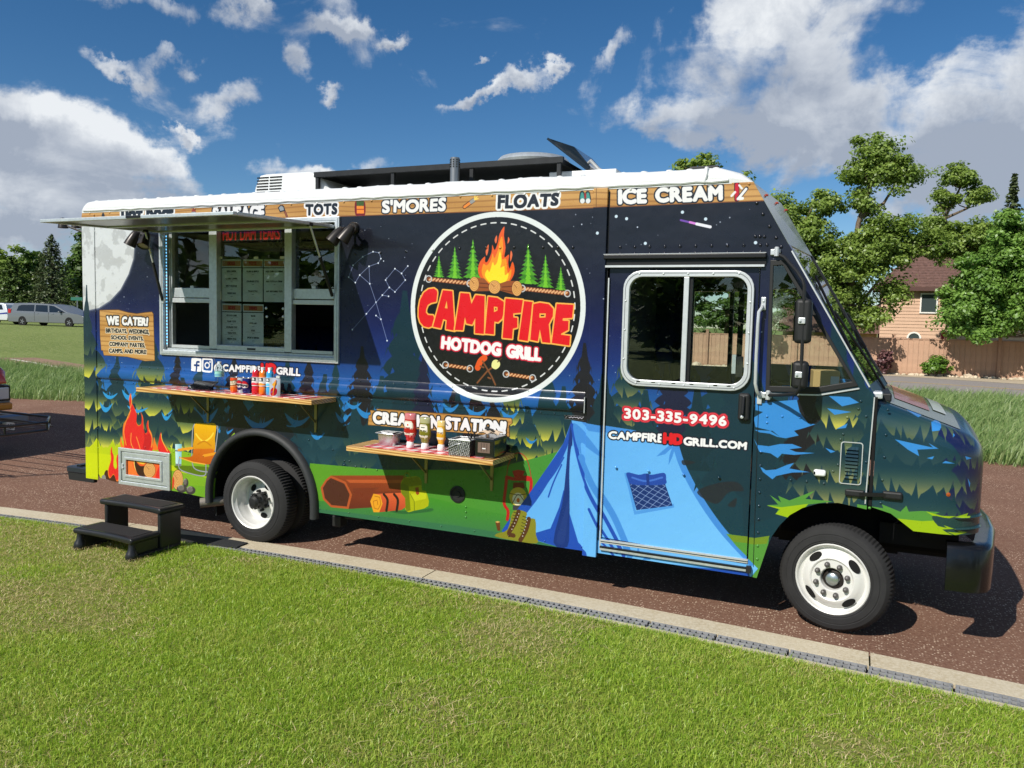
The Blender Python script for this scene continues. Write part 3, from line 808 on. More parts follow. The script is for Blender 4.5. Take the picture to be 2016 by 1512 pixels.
    for q, wd in (([(1605, 1100), (1570, 1200), (1520, 1290), (1560, 1310)], 15), ([(1695, 1165), (1670, 1260), (1620, 1350)], 15)): A.line(catmull(b(q), 5, False), wd, (84, 50, 32))
    for k in range(6): A.line(b([(1560-6*k, 1105+26*k), (1600-9*k, 1118+24*k)]), 1.8, (30, 32, 26)); A.line(b([(1640-4*k, 1140+28*k), (1690-10*k, 1160+26*k)]), 1.8, (30, 32, 26)); A.disc(b([(1606-12*k, 1120+27*k)])[0], 2, (200, 200, 196)); A.disc(b([(1680-8*k, 1180+27*k)])[0], 2, (200, 200, 196))
    A.poly(b([(1402, 1190), (1442, 1188), (1446, 1270), (1420, 1265)]), (104, 56, 32)); A.poly(b([(1400, 1190), (1422, 1182), (1445, 1190), (1422, 1200)]), (214, 168, 96))
    # ---- cab side and bonnet print
    h = Q(1640, 700, 3.78); s = Q(1480, 700, 2.7)
    A.poly(s([(-60, 640), (60, 640), (200, 640), (700, 560), (1300, 560), (1300, 780), (300, 800), (0, 900), (-40, 1000)]), (20, 52, 66))
    A.poly(s([(1100, 100), (1700, 100), (1700, 1100), (1000, 1000), (1150, 760)]), (21, 40, 70))
    A.poly(s([(480, 300), (660, 170), (1000, 280), (1240, 420), (1260, 900), (480, 800)]), (21, 55, 66))
    A.poly(s([(760, 200), (1000, 290), (1240, 420), (1250, 900), (1160, 760), (1190, 560), (900, 560), (830, 450), (960, 400), (880, 330)]), (21, 32, 76))
    TE, DT = (19, 50, 64), (20, 56, 70)
    OLV, OL2 = (128, 132, 84), (76, 94, 76)
    spruce(A, 1930, 700, 1040, 200, (22, 32, 76), OL2, 5, seed=303, kx=.12, fringe=5, rows=[(860, 40), (905, 60), (950, 70), (990, 76), (1030, 84)])
    spruce(A, 1600, 700, 980, 160, K, None, 6, seed=301, kx=.05, fringe=5, rows=[(752, 24), (782, 40), (812, 44), (842, 54), (874, 58), (906, 66), (938, 70)])
    spruce(A, 1462, 690, 1000, 200, TE, None, 6, seed=300, kx=.08, fringe=5, rows=[(790, 50), (830, 64), (870, 76), (915, 84), (960, 96)])
    tips = [(196, 190, 84), (96, 110, 76), OLV, OLV, OL2]
    spruce(A, 1650, 690, 1010, 200, TE, lambda i: tips[min(i, 4)], 5, seed=302, kx=.10, fringe=6, drop=.45, rows=[(818, 50), (862, 62), (924, 92), (968, 102), (1000, 108)])
    tip2 = [(40, 70, 72), (84, 100, 76), (36, 66, 74), (108, 118, 84), (60, 84, 74)]
    spruce(A, 1790, 690, 1030, 260, DT, lambda i: tip2[min(i, 4)], 5, seed=304, kx=.13, fringe=7, drop=.45, rows=[(782, 84), (836, 112), (890, 116), (946, 122), (1004, 120)])
    BL = (56, 138, 212)
    for pts in ([(760, 445), (850, 465), (990, 495), (880, 500), (890, 535), (830, 500)], [(940, 465), (965, 490), (995, 497)], [(850, 250), (900, 300), (980, 318), (890, 335), (830, 300)], [(960, 360), (1065, 352), (1010, 402), (960, 405)], [(1150, 540), (1200, 555), (1160, 560)],
                [(1085, 440), (1100, 420), (1105, 430)], [(1012, 572), (1030, 560), (1085, 576)], [(930, 545), (970, 535), (960, 552)], [(1170, 660), (1190, 690), (1185, 712)],
                [(20, 220), (60, 255), (110, 245), (240, 235), (255, 300), (300, 360), (340, 365), (280, 385), (225, 400), (250, 425), (180, 440), (135, 432), (95, 415), (40, 408), (15, 395), (60, 398), (110, 400), (150, 432), (95, 398), (20, 380), (10, 330), (60, 300), (20, 290)], [(10, 440), (30, 475), (90, 482), (150, 470), (215, 470), (268, 490), (200, 498), (235, 512), (340, 518), (230, 528), (160, 522), (138, 545), (100, 520), (40, 510)], [(40, 585), (75, 610), (130, 605), (190, 580), (225, 570), (200, 600), (310, 620), (215, 622), (130, 640), (110, 658), (60, 620)], [(400, 280), (470, 290), (530, 300), (440, 315)], [(410, 215), (520, 220), (570, 250), (480, 270)], [(390, 490), (445, 510), (420, 518)], [(450, 390), (510, 360), (500, 385)]):
        A.poly(s(pts), BL)
    # bright turf along the bottom of the cab and bonnet
    LG, GG = (156, 188, 26), (84, 146, 60)
    A.poly(s([(95, 740), (155, 780), (140, 745), (200, 770), (335, 718), (285, 762), (435, 775), (300, 792), (270, 828), (190, 862), (130, 838), (145, 812), (80, 795), (140, 792)]), GG)
    A.poly(s([(80, 797), (160, 806), (300, 788), (262, 830), (188, 860), (125, 842), (150, 818)]), LG)
    A.poly(s([(560, 790), (700, 812), (690, 790), (790, 830), (822, 798), (835, 830), (900, 826), (1000, 832), (960, 850), (1080, 890), (1190, 880), (1260, 900), (1260, 1010), (560, 1010)]), GG)
    A.poly(s([(738, 862), (905, 880), (1000, 876), (925, 828), (1010, 852), (1095, 858), (1030, 872), (1260, 892), (1260, 1010), (738, 1010)]), LG)
    A.poly(catmull(s([(960, 852), (1060, 868), (1180, 862), (1260, 866), (1260, 990), (1150, 975), (1060, 952), (990, 905)]), 3), (36, 66, 66))
    for q in ([(985, 905), (1040, 918), (1020, 902), (1085, 925), (1000, 925)], [(1040, 938), (1120, 950), (1100, 935), (1180, 955), (1090, 960)], [(1080, 862), (1180, 850), (1165, 872)]): A.poly(s(q), LG)
    A.poly(Q(960, 780, 3.476)([(1630, 945), (1840, 975), (1925, 960), (1900, 1300), (1795, 1250), (1850, 1180), (1700, 1030)]), GG); A.poly(Q(960, 780, 3.476)([(1640, 950), (1830, 970), (1930, 955), (1910, 1010), (1830, 1015), (1680, 1000)]), (112, 140, 40))
    for q in ([(1430, 660), (1560, 600), (1700, 590), (1750, 650), (1650, 660), (1560, 740)], [(1330, 440), (1420, 455), (1340, 475)], [(1640, 750), (1700, 700), (1690, 760)]): A.blob(Q(960, 780, 3.476)(q), (36, 36, 44), op=.8)
    # ---- round badge
    ring = on_y([(808, 640), (1153, 610), (985, 416.5), (962, 791)])
    cx, cz = (ring[0, 0]+ring[1, 0])/2, (ring[2, 2]+ring[3, 2])/2; rad = (ring[1, 0]-ring[0, 0]+ring[2, 2]-ring[3, 2])/4
    rx, rz = (ring[1, 0]-ring[0, 0])/2, (ring[2, 2]-ring[3, 2])/2
    C = lambda k, n=96: [((cx+rx*k*math.cos(a)-WX0)/WRES, (cz+rz*k*math.sin(a)-WZ0)/WRES) for a in np.linspace(0, 2*math.pi, n, endpoint=False)]
    keep = A.to; A.to = lambda p: p
    A.poly(C(1.0), (226, 232, 232)); A.poly(C(.945), (24, 24, 25))
    rr = np.random.default_rng(8)
    for i in range(2600):
        a, k = rr.uniform(0, 6.283), math.sqrt(rr.random())*.89
        x, y = (cx+rx*k*math.cos(a)-WX0)/WRES, (cz+rz*k*math.sin(a)-WZ0)/WRES
        d = rr.normal(0, 6, 2)
        A.line([(x, y), (x+d[0], y+d[1]), (x+d[0]+rr.normal(0, 5), y+d[1]+rr.normal(0, 5))], 2.2, (36, 36, 37) if i % 2 else (15, 15, 16), .6)
    P = C(.885, 384)
    for i in range(48): A.line([P[(i*8+j) % 384] for j in range(5)], 4.6, (222, 224, 224))
    A.to = keep
    g = Q(820, 440, 6.3)
    def ltree(ax, ay, by, w):
        n = 9
        for k in reversed(range(n)):
            u0, u1 = k/n, (k+1)/n
            y0, y1 = ay+(by-ay)*u0*.9, ay+(by-ay)*u1
            hw = w/2*u1
            for side in (-1, 1):
                P = [(ax, y0-8), (ax+side*hw*.5, (y0+y1)/2), (ax+side*hw, y1), (ax+side*hw*.72, y1-4), (ax+side*hw*.6, y1+6), (ax+side*hw*.4, y1-2), (ax+side*hw*.25, y1+8), (ax, y1)]
                P = [(x, y+.09*(x-ax)) for x, y in P]
                A.poly(g(P), (60, 128, 36) if k % 2 else (84, 160, 40))
            A.poly(g([(ax, y0), (ax+hw*.3, y1), (ax, y1+6), (ax-hw*.3, y1)]), (116, 194, 46))
    for a in ((278, 398, 662, 150), (475, 288, 675, 215), (700, 200, 680, 260), (1385, 256, 745, 290), (1600, 390, 790, 220), (1790, 540, 822, 160)): ltree(*a)
    def rope(p, q, wd):
        p, q = np.array(p), np.array(q); L = np.hypot(*(q-p)); n = int(L/40)
        A.line(g([p, q]), wd, (122, 62, 30)); nv = np.array([-(q-p)[1], (q-p)[0]])/L
        for k in range(n):
            c0 = p+(q-p)*(k+.5)/n
            A.line(g([c0-nv*11+(q-p)/L*12, c0+nv*11-(q-p)/L*12]), wd*.42, (226, 170, 122))
        for e in (p, q):
            el = [(e[0]+36*math.cos(a), e[1]+40*math.sin(a)) for a in np.linspace(0, 2*math.pi, 20)]
            A.line(g(el), 4, (196, 198, 200))
    rope((150, 690), (660, 745), 15); rope((1310, 808), (1870, 870), 15)
    w8 = Q(800, 640, 5.6)
    k6 = lambda P: [((800+x/5.6-820)*6.3, (640+y/5.6-440)*6.3) for x, y in P]
    rope(*k6([(430, 440), (700, 482)]), 13); rope(*k6([(1098, 540), (1390, 585)]), 13)
    fl = [(1090, 35), (1085, 150), (1105, 300), (1090, 420), (1148, 383), (1138, 480), (1155, 560), (1190, 472), (1217, 560), (1200, 650), (1130, 740), (980, 775), (850, 725), (780, 650), (763, 560), (790, 470), (850, 408), (850, 470), (880, 470), (930, 360), (940, 262), (970, 330), (1010, 230), (1030, 130)]
    A.poly(catmull(g(fl), 3), (232, 92, 32))
    A.poly(catmull(g([(1062, 160), (1075, 300), (1060, 440), (1112, 440), (1130, 610), (1175, 565), (1165, 670), (1100, 745), (960, 765), (860, 710), (808, 610), (830, 500), (870, 520), (920, 460), (945, 370), (965, 430), (1010, 330), (1028, 230)]), 3), (240, 150, 36))
    A.poly(catmull(g([(1035, 340), (1055, 470), (1040, 550), (1090, 530), (1095, 640), (1140, 615), (1115, 710), (1000, 765), (900, 725), (848, 640), (880, 570), (905, 600), (945, 478), (965, 520), (1000, 480)]), 3), (246, 222, 44))
    for q in ([(995, 145), (1000, 200), (985, 250), (968, 205)], [(1138, 165), (1155, 205), (1130, 252), (1132, 205)], [(893, 255), (890, 340), (870, 400), (858, 340)], [(1172, 335), (1190, 390), (1165, 475), (1160, 400)]): A.poly(catmull(g(q), 3), (232, 110, 64))
    for q in ([(690, 662), (840, 682), (890, 740), (910, 838), (735, 842)], [(1030, 745), (1130, 712), (1250, 712), (1245, 895), (1030, 830)]): A.poly(g(q), (150, 80, 38))
    for q in ([(780, 740), (880, 750)], [(770, 790), (890, 800)], [(1060, 790), (1190, 780)], [(1060, 830), (1180, 850)]): A.line(g(q), 3, (98, 48, 24))
    logend(715, 752, 58, 88, g); logend(1246, 806, 62, 92, g); logend(968, 790, 72, 80, g)
    LET = [([(215, 805), (252, 832), (258, 860), (245, 970), (180, 985), (140, 1010), (120, 1060), (116, 1105), (140, 1135), (205, 1140), (217, 1170), (210, 1268), (150, 1290), (90, 1275), (45, 1220), (25, 1150), (28, 1050), (45, 950), (90, 860), (150, 815)], []),
           ([(328, 828), (445, 840), (475, 1330), (365, 1310), (375, 1200), (330, 1185), (300, 1300), (205, 1280)], [[(375, 955), (350, 1050), (385, 1055)]]),
           ([(545, 862), (655, 870), (680, 1000), (735, 888), (845, 900), (835, 1370), (725, 1360), (730, 1170), (690, 1255), (620, 1240), (600, 1160), (575, 1325), (475, 1320)], []),
           ([(890, 908), (1000, 922), (1080, 970), (1095, 1060), (1060, 1180), (1010, 1225), (965, 1215), (960, 1375), (850, 1365)], [[(960, 1030), (1005, 1035), (1005, 1080), (960, 1100)]]),
           ([(1105, 930), (1320, 950), (1305, 1105), (1200, 1115), (1200, 1165), (1250, 1170), (1250, 1290), (1195, 1305), (1185, 1430), (1068, 1418)], []),
           ([(1335, 962), (1440, 975), (1380, 1458), (1268, 1440)], []),
           ([(1450, 1000), (1530, 983), (1640, 1000), (1695, 1060), (1690, 1150), (1640, 1250), (1660, 1482), (1560, 1472), (1530, 1310), (1505, 1462), (1412, 1442)], [[(1525, 1115), (1605, 1115), (1600, 1165), (1525, 1170)]]),
           ([(1740, 998), (1945, 1010), (1930, 1170), (1815, 1175), (1810, 1205), (1885, 1210), (1880, 1320), (1795, 1365), (1790, 1380), (1905, 1395), (1895, 1514), (1678, 1482)], [])]
    for pts, holes in LET:
        M = A.edges_mask(A.loops([g(pts)]+[g(x) for x in holes]))
        m, x, y = M; m = np.pad(m, 8)
        A.put((dilate(m, 5.0), x-8, y-8), (244, 178, 80)); A.put((m, x-8, y-8), (224, 26, 36))
    w = w8
    A.text('HOTDOG GRILL', w([(398, 130), (1482, 268), (1474, 392), (390, 250)]), (240, 240, 240), [(4.0, (206, 34, 60))], bold=.10, seed=4)
    A.line(catmull(w([(860, 362), (815, 400), (785, 470)]), 6, False), 22, (226, 88, 36))
    for q in ([(840, 400), (940, 570), (980, 660)], [(780, 638), (890, 510), (945, 470)], [(815, 455), (850, 468)], [(900, 580), (925, 590)]): A.line(w(q), 6, (124, 76, 46))
    A.poly(catmull(w([(950, 400), (990, 380), (1030, 410), (1028, 455), (985, 488), (940, 460)]), 4), (232, 228, 150)); A.line(w([(1005, 408), (1048, 366)]), 3.5, (90, 56, 36))
    # ---- timber sign boards
    c = Q(0, 380, 4.2)
    bd = c([(825, 970), (980, 968), (1060, 990), (1130, 1000), (1200, 990), (1255, 985), (1266, 1000), (1278, 1385), (1200, 1388), (1050, 1352), (860, 1340), (850, 1300), (838, 1300), (828, 1180)])
    A.line(bd+bd[:1], 5, (92, 60, 30)); A.poly(bd, wood(21, .8))
    DK, PL = (30, 32, 38), (226, 212, 184)
    A.text('WE CATER!', c([(886, 1020), (1222, 1036), (1218, 1094), (888, 1084)]), (236, 236, 234), [(5, (48, 38, 34))], bold=.10, seed=2)
    for i, (sx, q) in enumerate((('BIRTHDAYS, WEDDINGS,', [(876, 1120), (1232, 1132), (1232, 1165), (876, 1152)]), ('SCHOOL EVENTS,', [(920, 1178), (1185, 1188), (1185, 1218), (920, 1208)]), ('COMPANY PARTIES,', [(906, 1232), (1198, 1245), (1198, 1276), (906, 1262)]), ('CAMPS, AND MORE!', [(903, 1287), (1210, 1300), (1208, 1330), (903, 1318)]))):
        A.text(sx, c(q), DK, [(3.2, PL)], bold=.07, seed=i)
    c = Q(680, 790, 5.6)
    bd = c([(345, 85), (1830, 190), (1838, 240), (1800, 270), (1808, 390), (1700, 382), (330, 265), (250, 262), (258, 160), (282, 150), (275, 100), (345, 108)])
    A.line(bd+bd[:1], 4, (70, 52, 32)); A.poly(bd, wood(22))
    A.text('CREATION STATION!', c([(312, 122), (1768, 232), (1758, 350), (312, 235)]), (238, 238, 238), [(4.5, (26, 24, 24))], bold=.11, seed=6)
    # ---- band under the roof
    top = [(150, 416.5), (239.2, 414.9), (752, 391.7), (1203, 369.5), (1423.8, 359.6), (1510, 356)]
    bot = [(1520, 394.6), (1400, 399.3), (1171.4, 409.2), (577.9, 429.3), (150, 446)]
    A.poly([(150, 380), (1560, 330), (1560, 356)]+top[::-1], (226, 228, 228)); A.poly(top+bot, wood(23, .9)); A.line(bot, 3, (132, 82, 40))
    for x in (1176,): A.line([(x, 371), (x-.3, 409)], 2, (110, 76, 40))
    a3, a2, a1 = Q(160, 260, 3.733), Q(600, 260, 3.15), Q(1160, 300, 4.4475)
    DKB = (30, 34, 42); WH_ = (238, 238, 238)
    A.text('HOT DOGS', a3([(300, 582), (672, 568), (672, 662), (300, 676)]), DKB, [(8, WH_)], bold=.11, seed=9)
    A.text('SAUSAGE', a3([(972, 556), (1338, 544), (1340, 640), (972, 652)]), WH_, [(6, DKB)], bold=.09, seed=3)
    A.text('TOTS', a3([(1652, 536), (1880, 528), (1876, 600), (1652, 606)]), DKB, [(7, WH_)], bold=.09, seed=8)
    A.text("S'MORES", a2([(484, 432), (874, 412), (868, 485), (484, 498)]), WH_, [(4.5, DKB)], bold=.09, seed=5)
    A.text('FLOATS', a2([(1202, 396), (1574, 384), (1566, 452), (1200, 472)]), DKB, [(7, WH_)], bold=.085, seed=7)
    A.text('ICE CREAM', a1([(262, 335), (1160, 296), (1160, 412), (262, 446)]), WH_, [(4.5, DKB)], bold=.09, seed=10)
    # little camp drawings on the band
    A.line(a3([(1478, 545), (1510, 620)]), 9, (60, 30, 20)); A.line(a3([(1478, 545), (1510, 620)]), 6, (150, 84, 60)); A.poly(a3([(1445, 555), (1465, 535), (1490, 545), (1500, 580), (1460, 590)]), (30, 30, 32)); A.poly(a3([(1452, 556), (1467, 542), (1485, 550), (1490, 574), (1462, 580)]), (150, 156, 160))
    A.blob(a2([(315, 430), (370, 430), (374, 512), (345, 518), (314, 512)]), (120, 26, 28)); A.poly(a2([(320, 428), (368, 428), (366, 458), (322, 458)]), (66, 92, 40)); A.poly(a2([(322, 458), (366, 458), (368, 505), (322, 505)]), (240, 140, 44)); A.line(a2([(320, 480), (370, 480)]), 3, (150, 50, 24))
    A.line(a2([(990, 465), (1045, 425)]), 15, (70, 44, 24)); A.line(a2([(990, 465), (1030, 436)]), 10, (236, 138, 50)); A.line(a2([(1032, 434), (1046, 424)]), 13, (150, 150, 150))
    for q in ((1055, 395), (1068, 402), (1074, 414)): A.line(a2([(1052, 420), q]), 4, (250, 214, 100))
    for x in (1722, 1757): A.blob(a2([(x-14, 372), (x+10, 372), (x+18, 430), (x, 442), (x-20, 430)]), (40, 46, 48)); A.blob(a2([(x-9, 380), (x+6, 380), (x+12, 425), (x, 434), (x-14, 425)]), (70, 150, 140)); A.disc(a2([(x-1, 428)])[0], 8, (226, 230, 230))
    A.poly(a2([(1734, 380), (1746, 380), (1746, 412), (1734, 412)]), (160, 40, 40))
    A.line(a1([(1290, 280), (1292, 412)]), 15, (60, 16, 22)); A.line(a1([(1291, 285), (1292, 408)]), 11, (200, 30, 48)); A.line(a1([(1305, 405), (1375, 318)]), 12, (30, 26, 30)); A.line(a1([(1306, 404), (1372, 322)]), 8, (236, 236, 236)); A.line(a1([(1302, 408), (1340, 404)]), 9, (236, 236, 236)); A.line(a1([(1312, 290), (1335, 318)]), 6, (236, 236, 236)); A.line(a1([(1245, 382), (1275, 350)]), 7, (236, 236, 236))
    A.blob(a3([(150, 618), (156, 595), (165, 595), (172, 618)]), (36, 40, 46)); A.blob(a3([(812, 590), (820, 562), (832, 562), (842, 590)]), (150, 60, 40)); A.blob(a3([(805, 595), (825, 585), (848, 595), (850, 640), (805, 640)]), (150, 160, 160))
    # ---- writing
    c = Q(260, 700, 4.8)
    A.poly(catmull(c([(575, 24), (640, 28), (656, 42), (655, 138), (642, 152), (574, 145), (560, 130), (561, 38)]), 4), (240, 240, 240))
    A.line(catmull(c([(632, 62), (615, 62), (610, 75), (608, 148)]), 4, False), 8, (28, 60, 120)); A.line(c([(590, 92), (630, 95)]), 8, (28, 60, 120))
    A.line(catmull(c([(680, 33), (742, 37), (755, 52), (753, 140), (742, 154), (678, 147), (667, 132), (668, 46)]), 4)+catmull(c([(680, 33)]*3), 1)[:1], 8, (240, 240, 240))
    A.line(c([(709+21*math.cos(a), 93+25*math.sin(a)) for a in np.linspace(0, 6.29, 20)]), 6, (240, 240, 240)); A.disc(c([(736, 62)])[0], 4, (240, 240, 240))
    o = [(3.6, (22, 26, 44))]
    A.text('@CAMPFIRE', c([(778, 82), (1220, 104), (1218, 162), (778, 138)]), (240, 240, 240), o, bold=.09, seed=1, gap=.2)
    A.text('HD', c([(1226, 80), (1356, 88), (1354, 172), (1226, 164)]), (220, 28, 40), o, bold=.13, seed=2)
    A.text('GRILL', c([(1368, 112), (1590, 126), (1586, 190), (1366, 170)]), (240, 240, 240), o, bold=.09, seed=3)
    c = Q(1150, 700, 5.76)
    A.text('303-335-9496', c([(452, 608), (1606, 696), (1602, 796), (452, 712)]), (240, 240, 240), [(7.5, (206, 30, 50)), (5.5, (224, 74, 90)), (3.5, (196, 24, 44))], bold=.075, seed=11, jit=.8, gap=.24)
    A.text('CAMPFIRE', c([(278, 866), (890, 896), (884, 986), (272, 940)]), (240, 240, 240), o, bold=.085, seed=12)
    A.text('HD', c([(902, 890), (1106, 902), (1104, 1006), (900, 994)]), (220, 28, 40), o, bold=.13, seed=13)
    A.text('GRILL.COM', c([(1130, 932), (1838, 990), (1832, 1066), (1126, 1014)]), (240, 240, 240), o, bold=.085, seed=14)
    # maker's plate near the belt rail
    A.poly(Q(960, 780, 3.476)([(525, 128), (662, 138), (660, 168), (528, 156)]), (16, 16, 18)); A.line(Q(1100, 810, 28.8)([(330, 215), (430, 300), (370, 380), (520, 240), (700, 235), (980, 250), (1430, 300)]), 1.3, (150, 150, 158)); A.line(Q(1100, 810, 28.8)([(570, 330), (620, 370), (700, 310), (780, 380), (860, 320), (950, 360), (1060, 330), (1100, 420), (1200, 340), (1290, 420), (1400, 330)]), 2.4, (196, 190, 204)); A.line(Q(1100, 810, 28.8)([(330, 425), (700, 460), (1420, 515)]), 1.0, (130, 130, 138))
    return A
def _disc_c(self, c, r, color, op=1.0):
    keep = self.to; self.to = lambda p: p
    x, y = (c[0]-WX0)/WRES, (c[1]-WZ0)/WRES
    self.line([(x, y), (x, y)], 2*r, color, op); self.to = keep
Art.disc_c = _disc_c
WRAP = paint_wrap().image('vehicle_wrap_print')

# ------------------------------------------------------------------ ground
def hill(x, y):
    """the playing field climbs towards the car park on the left"""
    s = -0.85*x + 0.53*y
    t = np.clip((s-33)/26.0, 0, 1); t = t*t*(3-2*t)
    w = np.clip((-x-2)/14.0, 0, 1)
    return 1.15*t*w
def kerb_y(x): return 0.03 - 0.012*(x-3.7)**2 if x > -14 else 0.03-0.012*17.7**2 + (x+14)*0.42
def ground_mat(name, c1, c2, c3, s1, s2, bump=0.02, bs=30.0, rough=0.95, stretch=(1, 1, 1), speck=None, spk=0.0, sps=120.0):
    m = bpy.data.materials.new(name); m.use_nodes = True; m.node_tree.nodes.clear(); N = NT(m.node_tree)
    out = N.n('ShaderNodeOutputMaterial'); b = N.n('ShaderNodeBsdfPrincipled'); N.link(b.outputs[0], out.inputs[0])
    tc = N.n('ShaderNodeTexCoord'); mp = N.n('ShaderNodeMapping'); N.link(tc.outputs['Object'], mp.inputs[0]); mp.inputs['Scale'].default_value = stretch
    v = mp.outputs[0]
    a = N.smooth(N.noise(v, s1, 6, .6), .3, .7); f = N.smooth(N.noise(v, s2, 5, .65), .3, .72)
    c = N.mix(a, lin(c1)+(1,), lin(c2)+(1,)); c = N.mix(f, c, lin(c3)+(1,))
    if speck is not None:
        vo = N.n('ShaderNodeTexVoronoi'); N.link(v, vo.inputs['Vector']); vo.inputs['Scale'].default_value = sps
        pick = N.math('GREATER_THAN', N.n('ShaderNodeSeparateColor').outputs[0], 2.0)
        sc = N.n('ShaderNodeSeparateColor'); N.link(vo.outputs['Color'], sc.inputs[0])
        pick = N.math('GREATER_THAN', sc.outputs[0], 1.0-spk)
        near = N.smooth(vo.outputs['Distance'], .42, .22)
        patch = N.smooth(N.noise(v, 1.1, 4, .6), .35, .65)
        c = N.mix(N.math('MULTIPLY', N.math('MULTIPLY', pick, near), N.math('MULTIPLY_ADD', patch, .7, .3)), c, lin(speck)+(1,))
    N.link(c, b.inputs['Base Color']); b.inputs['Roughness'].default_value = rough; b.inputs['Specular IOR Level'].default_value = 0.2
    bp = N.n('ShaderNodeBump'); bp.inputs['Distance'].default_value = bump
    N.link(N.noise(v, bs, 6, .7), bp.inputs['Height']); N.link(bp.outputs[0], b.inputs['Normal'])
    return m
M_FIELD = ground_mat('field_turf', (116, 134, 68), (98, 118, 54), (136, 144, 88), .25, 5.0, .08, 9.0)
M_TRACK = ground_mat('track_cinder', (120, 86, 70), (102, 70, 56), (136, 106, 88), .7, 38.0, .010, 75.0, speck=(222, 198, 172), spk=.38, sps=50.0)
M_LAWN = ground_mat('lawn_soil', (122, 140, 54), (136, 138, 70), (106, 118, 48), 1.2, 40.0, .015, 60.0)
M_PATH = ground_mat('dirt_path', (140, 112, 92), (118, 92, 76), (158, 134, 112), .4, 8.0, .02, 25.0)
M_ROAD = ground_mat('asphalt', (140, 132, 128), (126, 119, 116), (152, 145, 140), .3, 30.0, .006, 90.0)
M_WALK = ground_mat('pale_concrete_walk', (176, 160, 136), (160, 146, 124), (188, 174, 152), .5, 18.0, .005, 60.0)
M_KERB = ground_mat('kerb_concrete', (190, 178, 152), (172, 158, 130), (200, 190, 168), 1.6, 45.0, .003, 120.0, speck=(150, 136, 112), spk=.12, sps=90.0)

def sheet(name, pts, z, m, kind='structure', zfn=None):
    b = MB(); tri = tessellate_polygon([[Vector((p[0], p[1], 0)) for p in pts]])
    b.add([(p[0], p[1], z + (zfn(p[0], p[1]) if zfn else 0)) for p in pts], tri)
    o = b.build(name, m, recalc=False)
    for p in o.data.polygons:
        if p.normal.z < 0: p.flip()
    tag(o, kind=kind); return o
def grid_sheet(name, xs, ys, z, m, kind='structure', zfn=None):
    b = MB(); nx, ny = len(xs), len(ys)
    b.add([(x, y, z + (float(zfn(x, y)) if zfn else 0)) for y in ys for x in xs], [(j*nx+i, j*nx+i+1, (j+1)*nx+i+1, (j+1)*nx+i) for j in range(ny-1) for i in range(nx-1)])
    o = b.build(name, m, smooth=True, recalc=False, angle=180); tag(o, kind=kind); return o
def span(lo, hi, near, step): return sorted(set([round(v, 3) for v in np.arange(near[0], near[1]+.01, step)] + [lo, hi] + [round(lo+(near[0]-lo)*t, 3) for t in (.2, .45, .65, .8, .9)] + [round(hi-(hi-near[1])*t, 3) for t in (.2, .45, .65, .8, .9)]))
grid_sheet('ground', span(-1500, 1500, (-100, 60), 4.0), span(-1500, 1500, (-60, 110), 4.0), -0.03, M_FIELD, zfn=hill)
XS = list(np.arange(-30, 34.1, 1.0))
near_edge = [(x, kerb_y(x)+0.0) for x in XS]; far_edge = [(x, kerb_y(x)+10.45+0.10*math.sin(x*1.3)+.06*math.sin(x*3.7)) for x in XS]
b = MB()
for i in range(len(XS)-1):
    p, q, r_, s_ = near_edge[i], near_edge[i+1], far_edge[i+1], far_edge[i]
    b.add([(p[0], p[1]-.05, 0), (q[0], q[1]-.05, 0), (r_[0], r_[1], 0), (s_[0], s_[1], 0)], [(0, 1, 2, 3)])
tag(b.build('running_track', M_TRACK, recalc=False), kind='structure')
b = MB()
for i in range(len(XS)-1):
    x0, x1 = XS[i], XS[i+1]
    b.add([(x0, kerb_y(x0)-26, .006), (x1, kerb_y(x1)-26, .006), (x1, kerb_y(x1)-.40, .006), (x0, kerb_y(x0)-.40, .006)], [(0, 1, 2, 3)])
tag(b.build('lawn', M_LAWN, recalc=False), kind='structure')
sheet('dirt_path', [(-60, 26), (-34, 18.2), (-24, 14.4), (-12, 12.6), (-2, 12.4), (-2, 16.2), (-12, 16.0), (-20, 17.0), (-30, 20.6), (-60, 34)], 0.0, M_PATH)
M_LINE = mat('white_chalk_line', (214, 204, 190), .9)
pl = on_z([(22, 707), (60, 713), (108, 722), (140, 727)], 0.005)
b = MB()
for i in range(3):
    a_, c_ = Vector(pl[i]), Vector(pl[i+1]); n_ = (c_-a_).cross(Vector((0, 0, 1))).normalized()*.10
    b.add([a_-n_, c_-n_, c_+n_, a_+n_], [(0, 1, 2, 3)])
o = b.build('path_edging', M_LINE, recalc=False); o.location.z = .004; tag(o, kind='structure')
sheet('road', [(-45, 27.0), (8, 26.0), (40, 20.5), (40, 27), (22, 33.2), (15.2, 36.6), (10.3, 38.8), (5, 39.4), (-45, 39.8)], 0.0, M_ROAD)
sheet('sidewalk', [(-45, 39.8), (5, 39.4), (10.3, 38.8), (15.2, 36.6), (22, 33.2), (40, 27), (40, 34), (24, 38.2), (16, 40.3), (10, 40.55), (-45, 40.7)], .008, M_WALK)
M_YEL = mat('road_yellow', (206, 170, 96), .8)
yl = on_z([(1700, 747.5), (1787, 752), (1900, 759), (2016, 767), (2090, 773)], .004)
b = MB()
for off in (0, .22):
    for i in range(4):
        a_, c_ = Vector(yl[i]), Vector(yl[i+1]); n_ = (c_-a_).cross(Vector((0, 0, 1))).normalized()
        b.add([a_+n_*(off-.05), c_+n_*(off-.05), c_+n_*(off+.05), a_+n_*(off+.05)], [(0, 1, 2, 3)])
o = b.build('road_centre_line', M_YEL, recalc=False); tag(o, kind='structure')

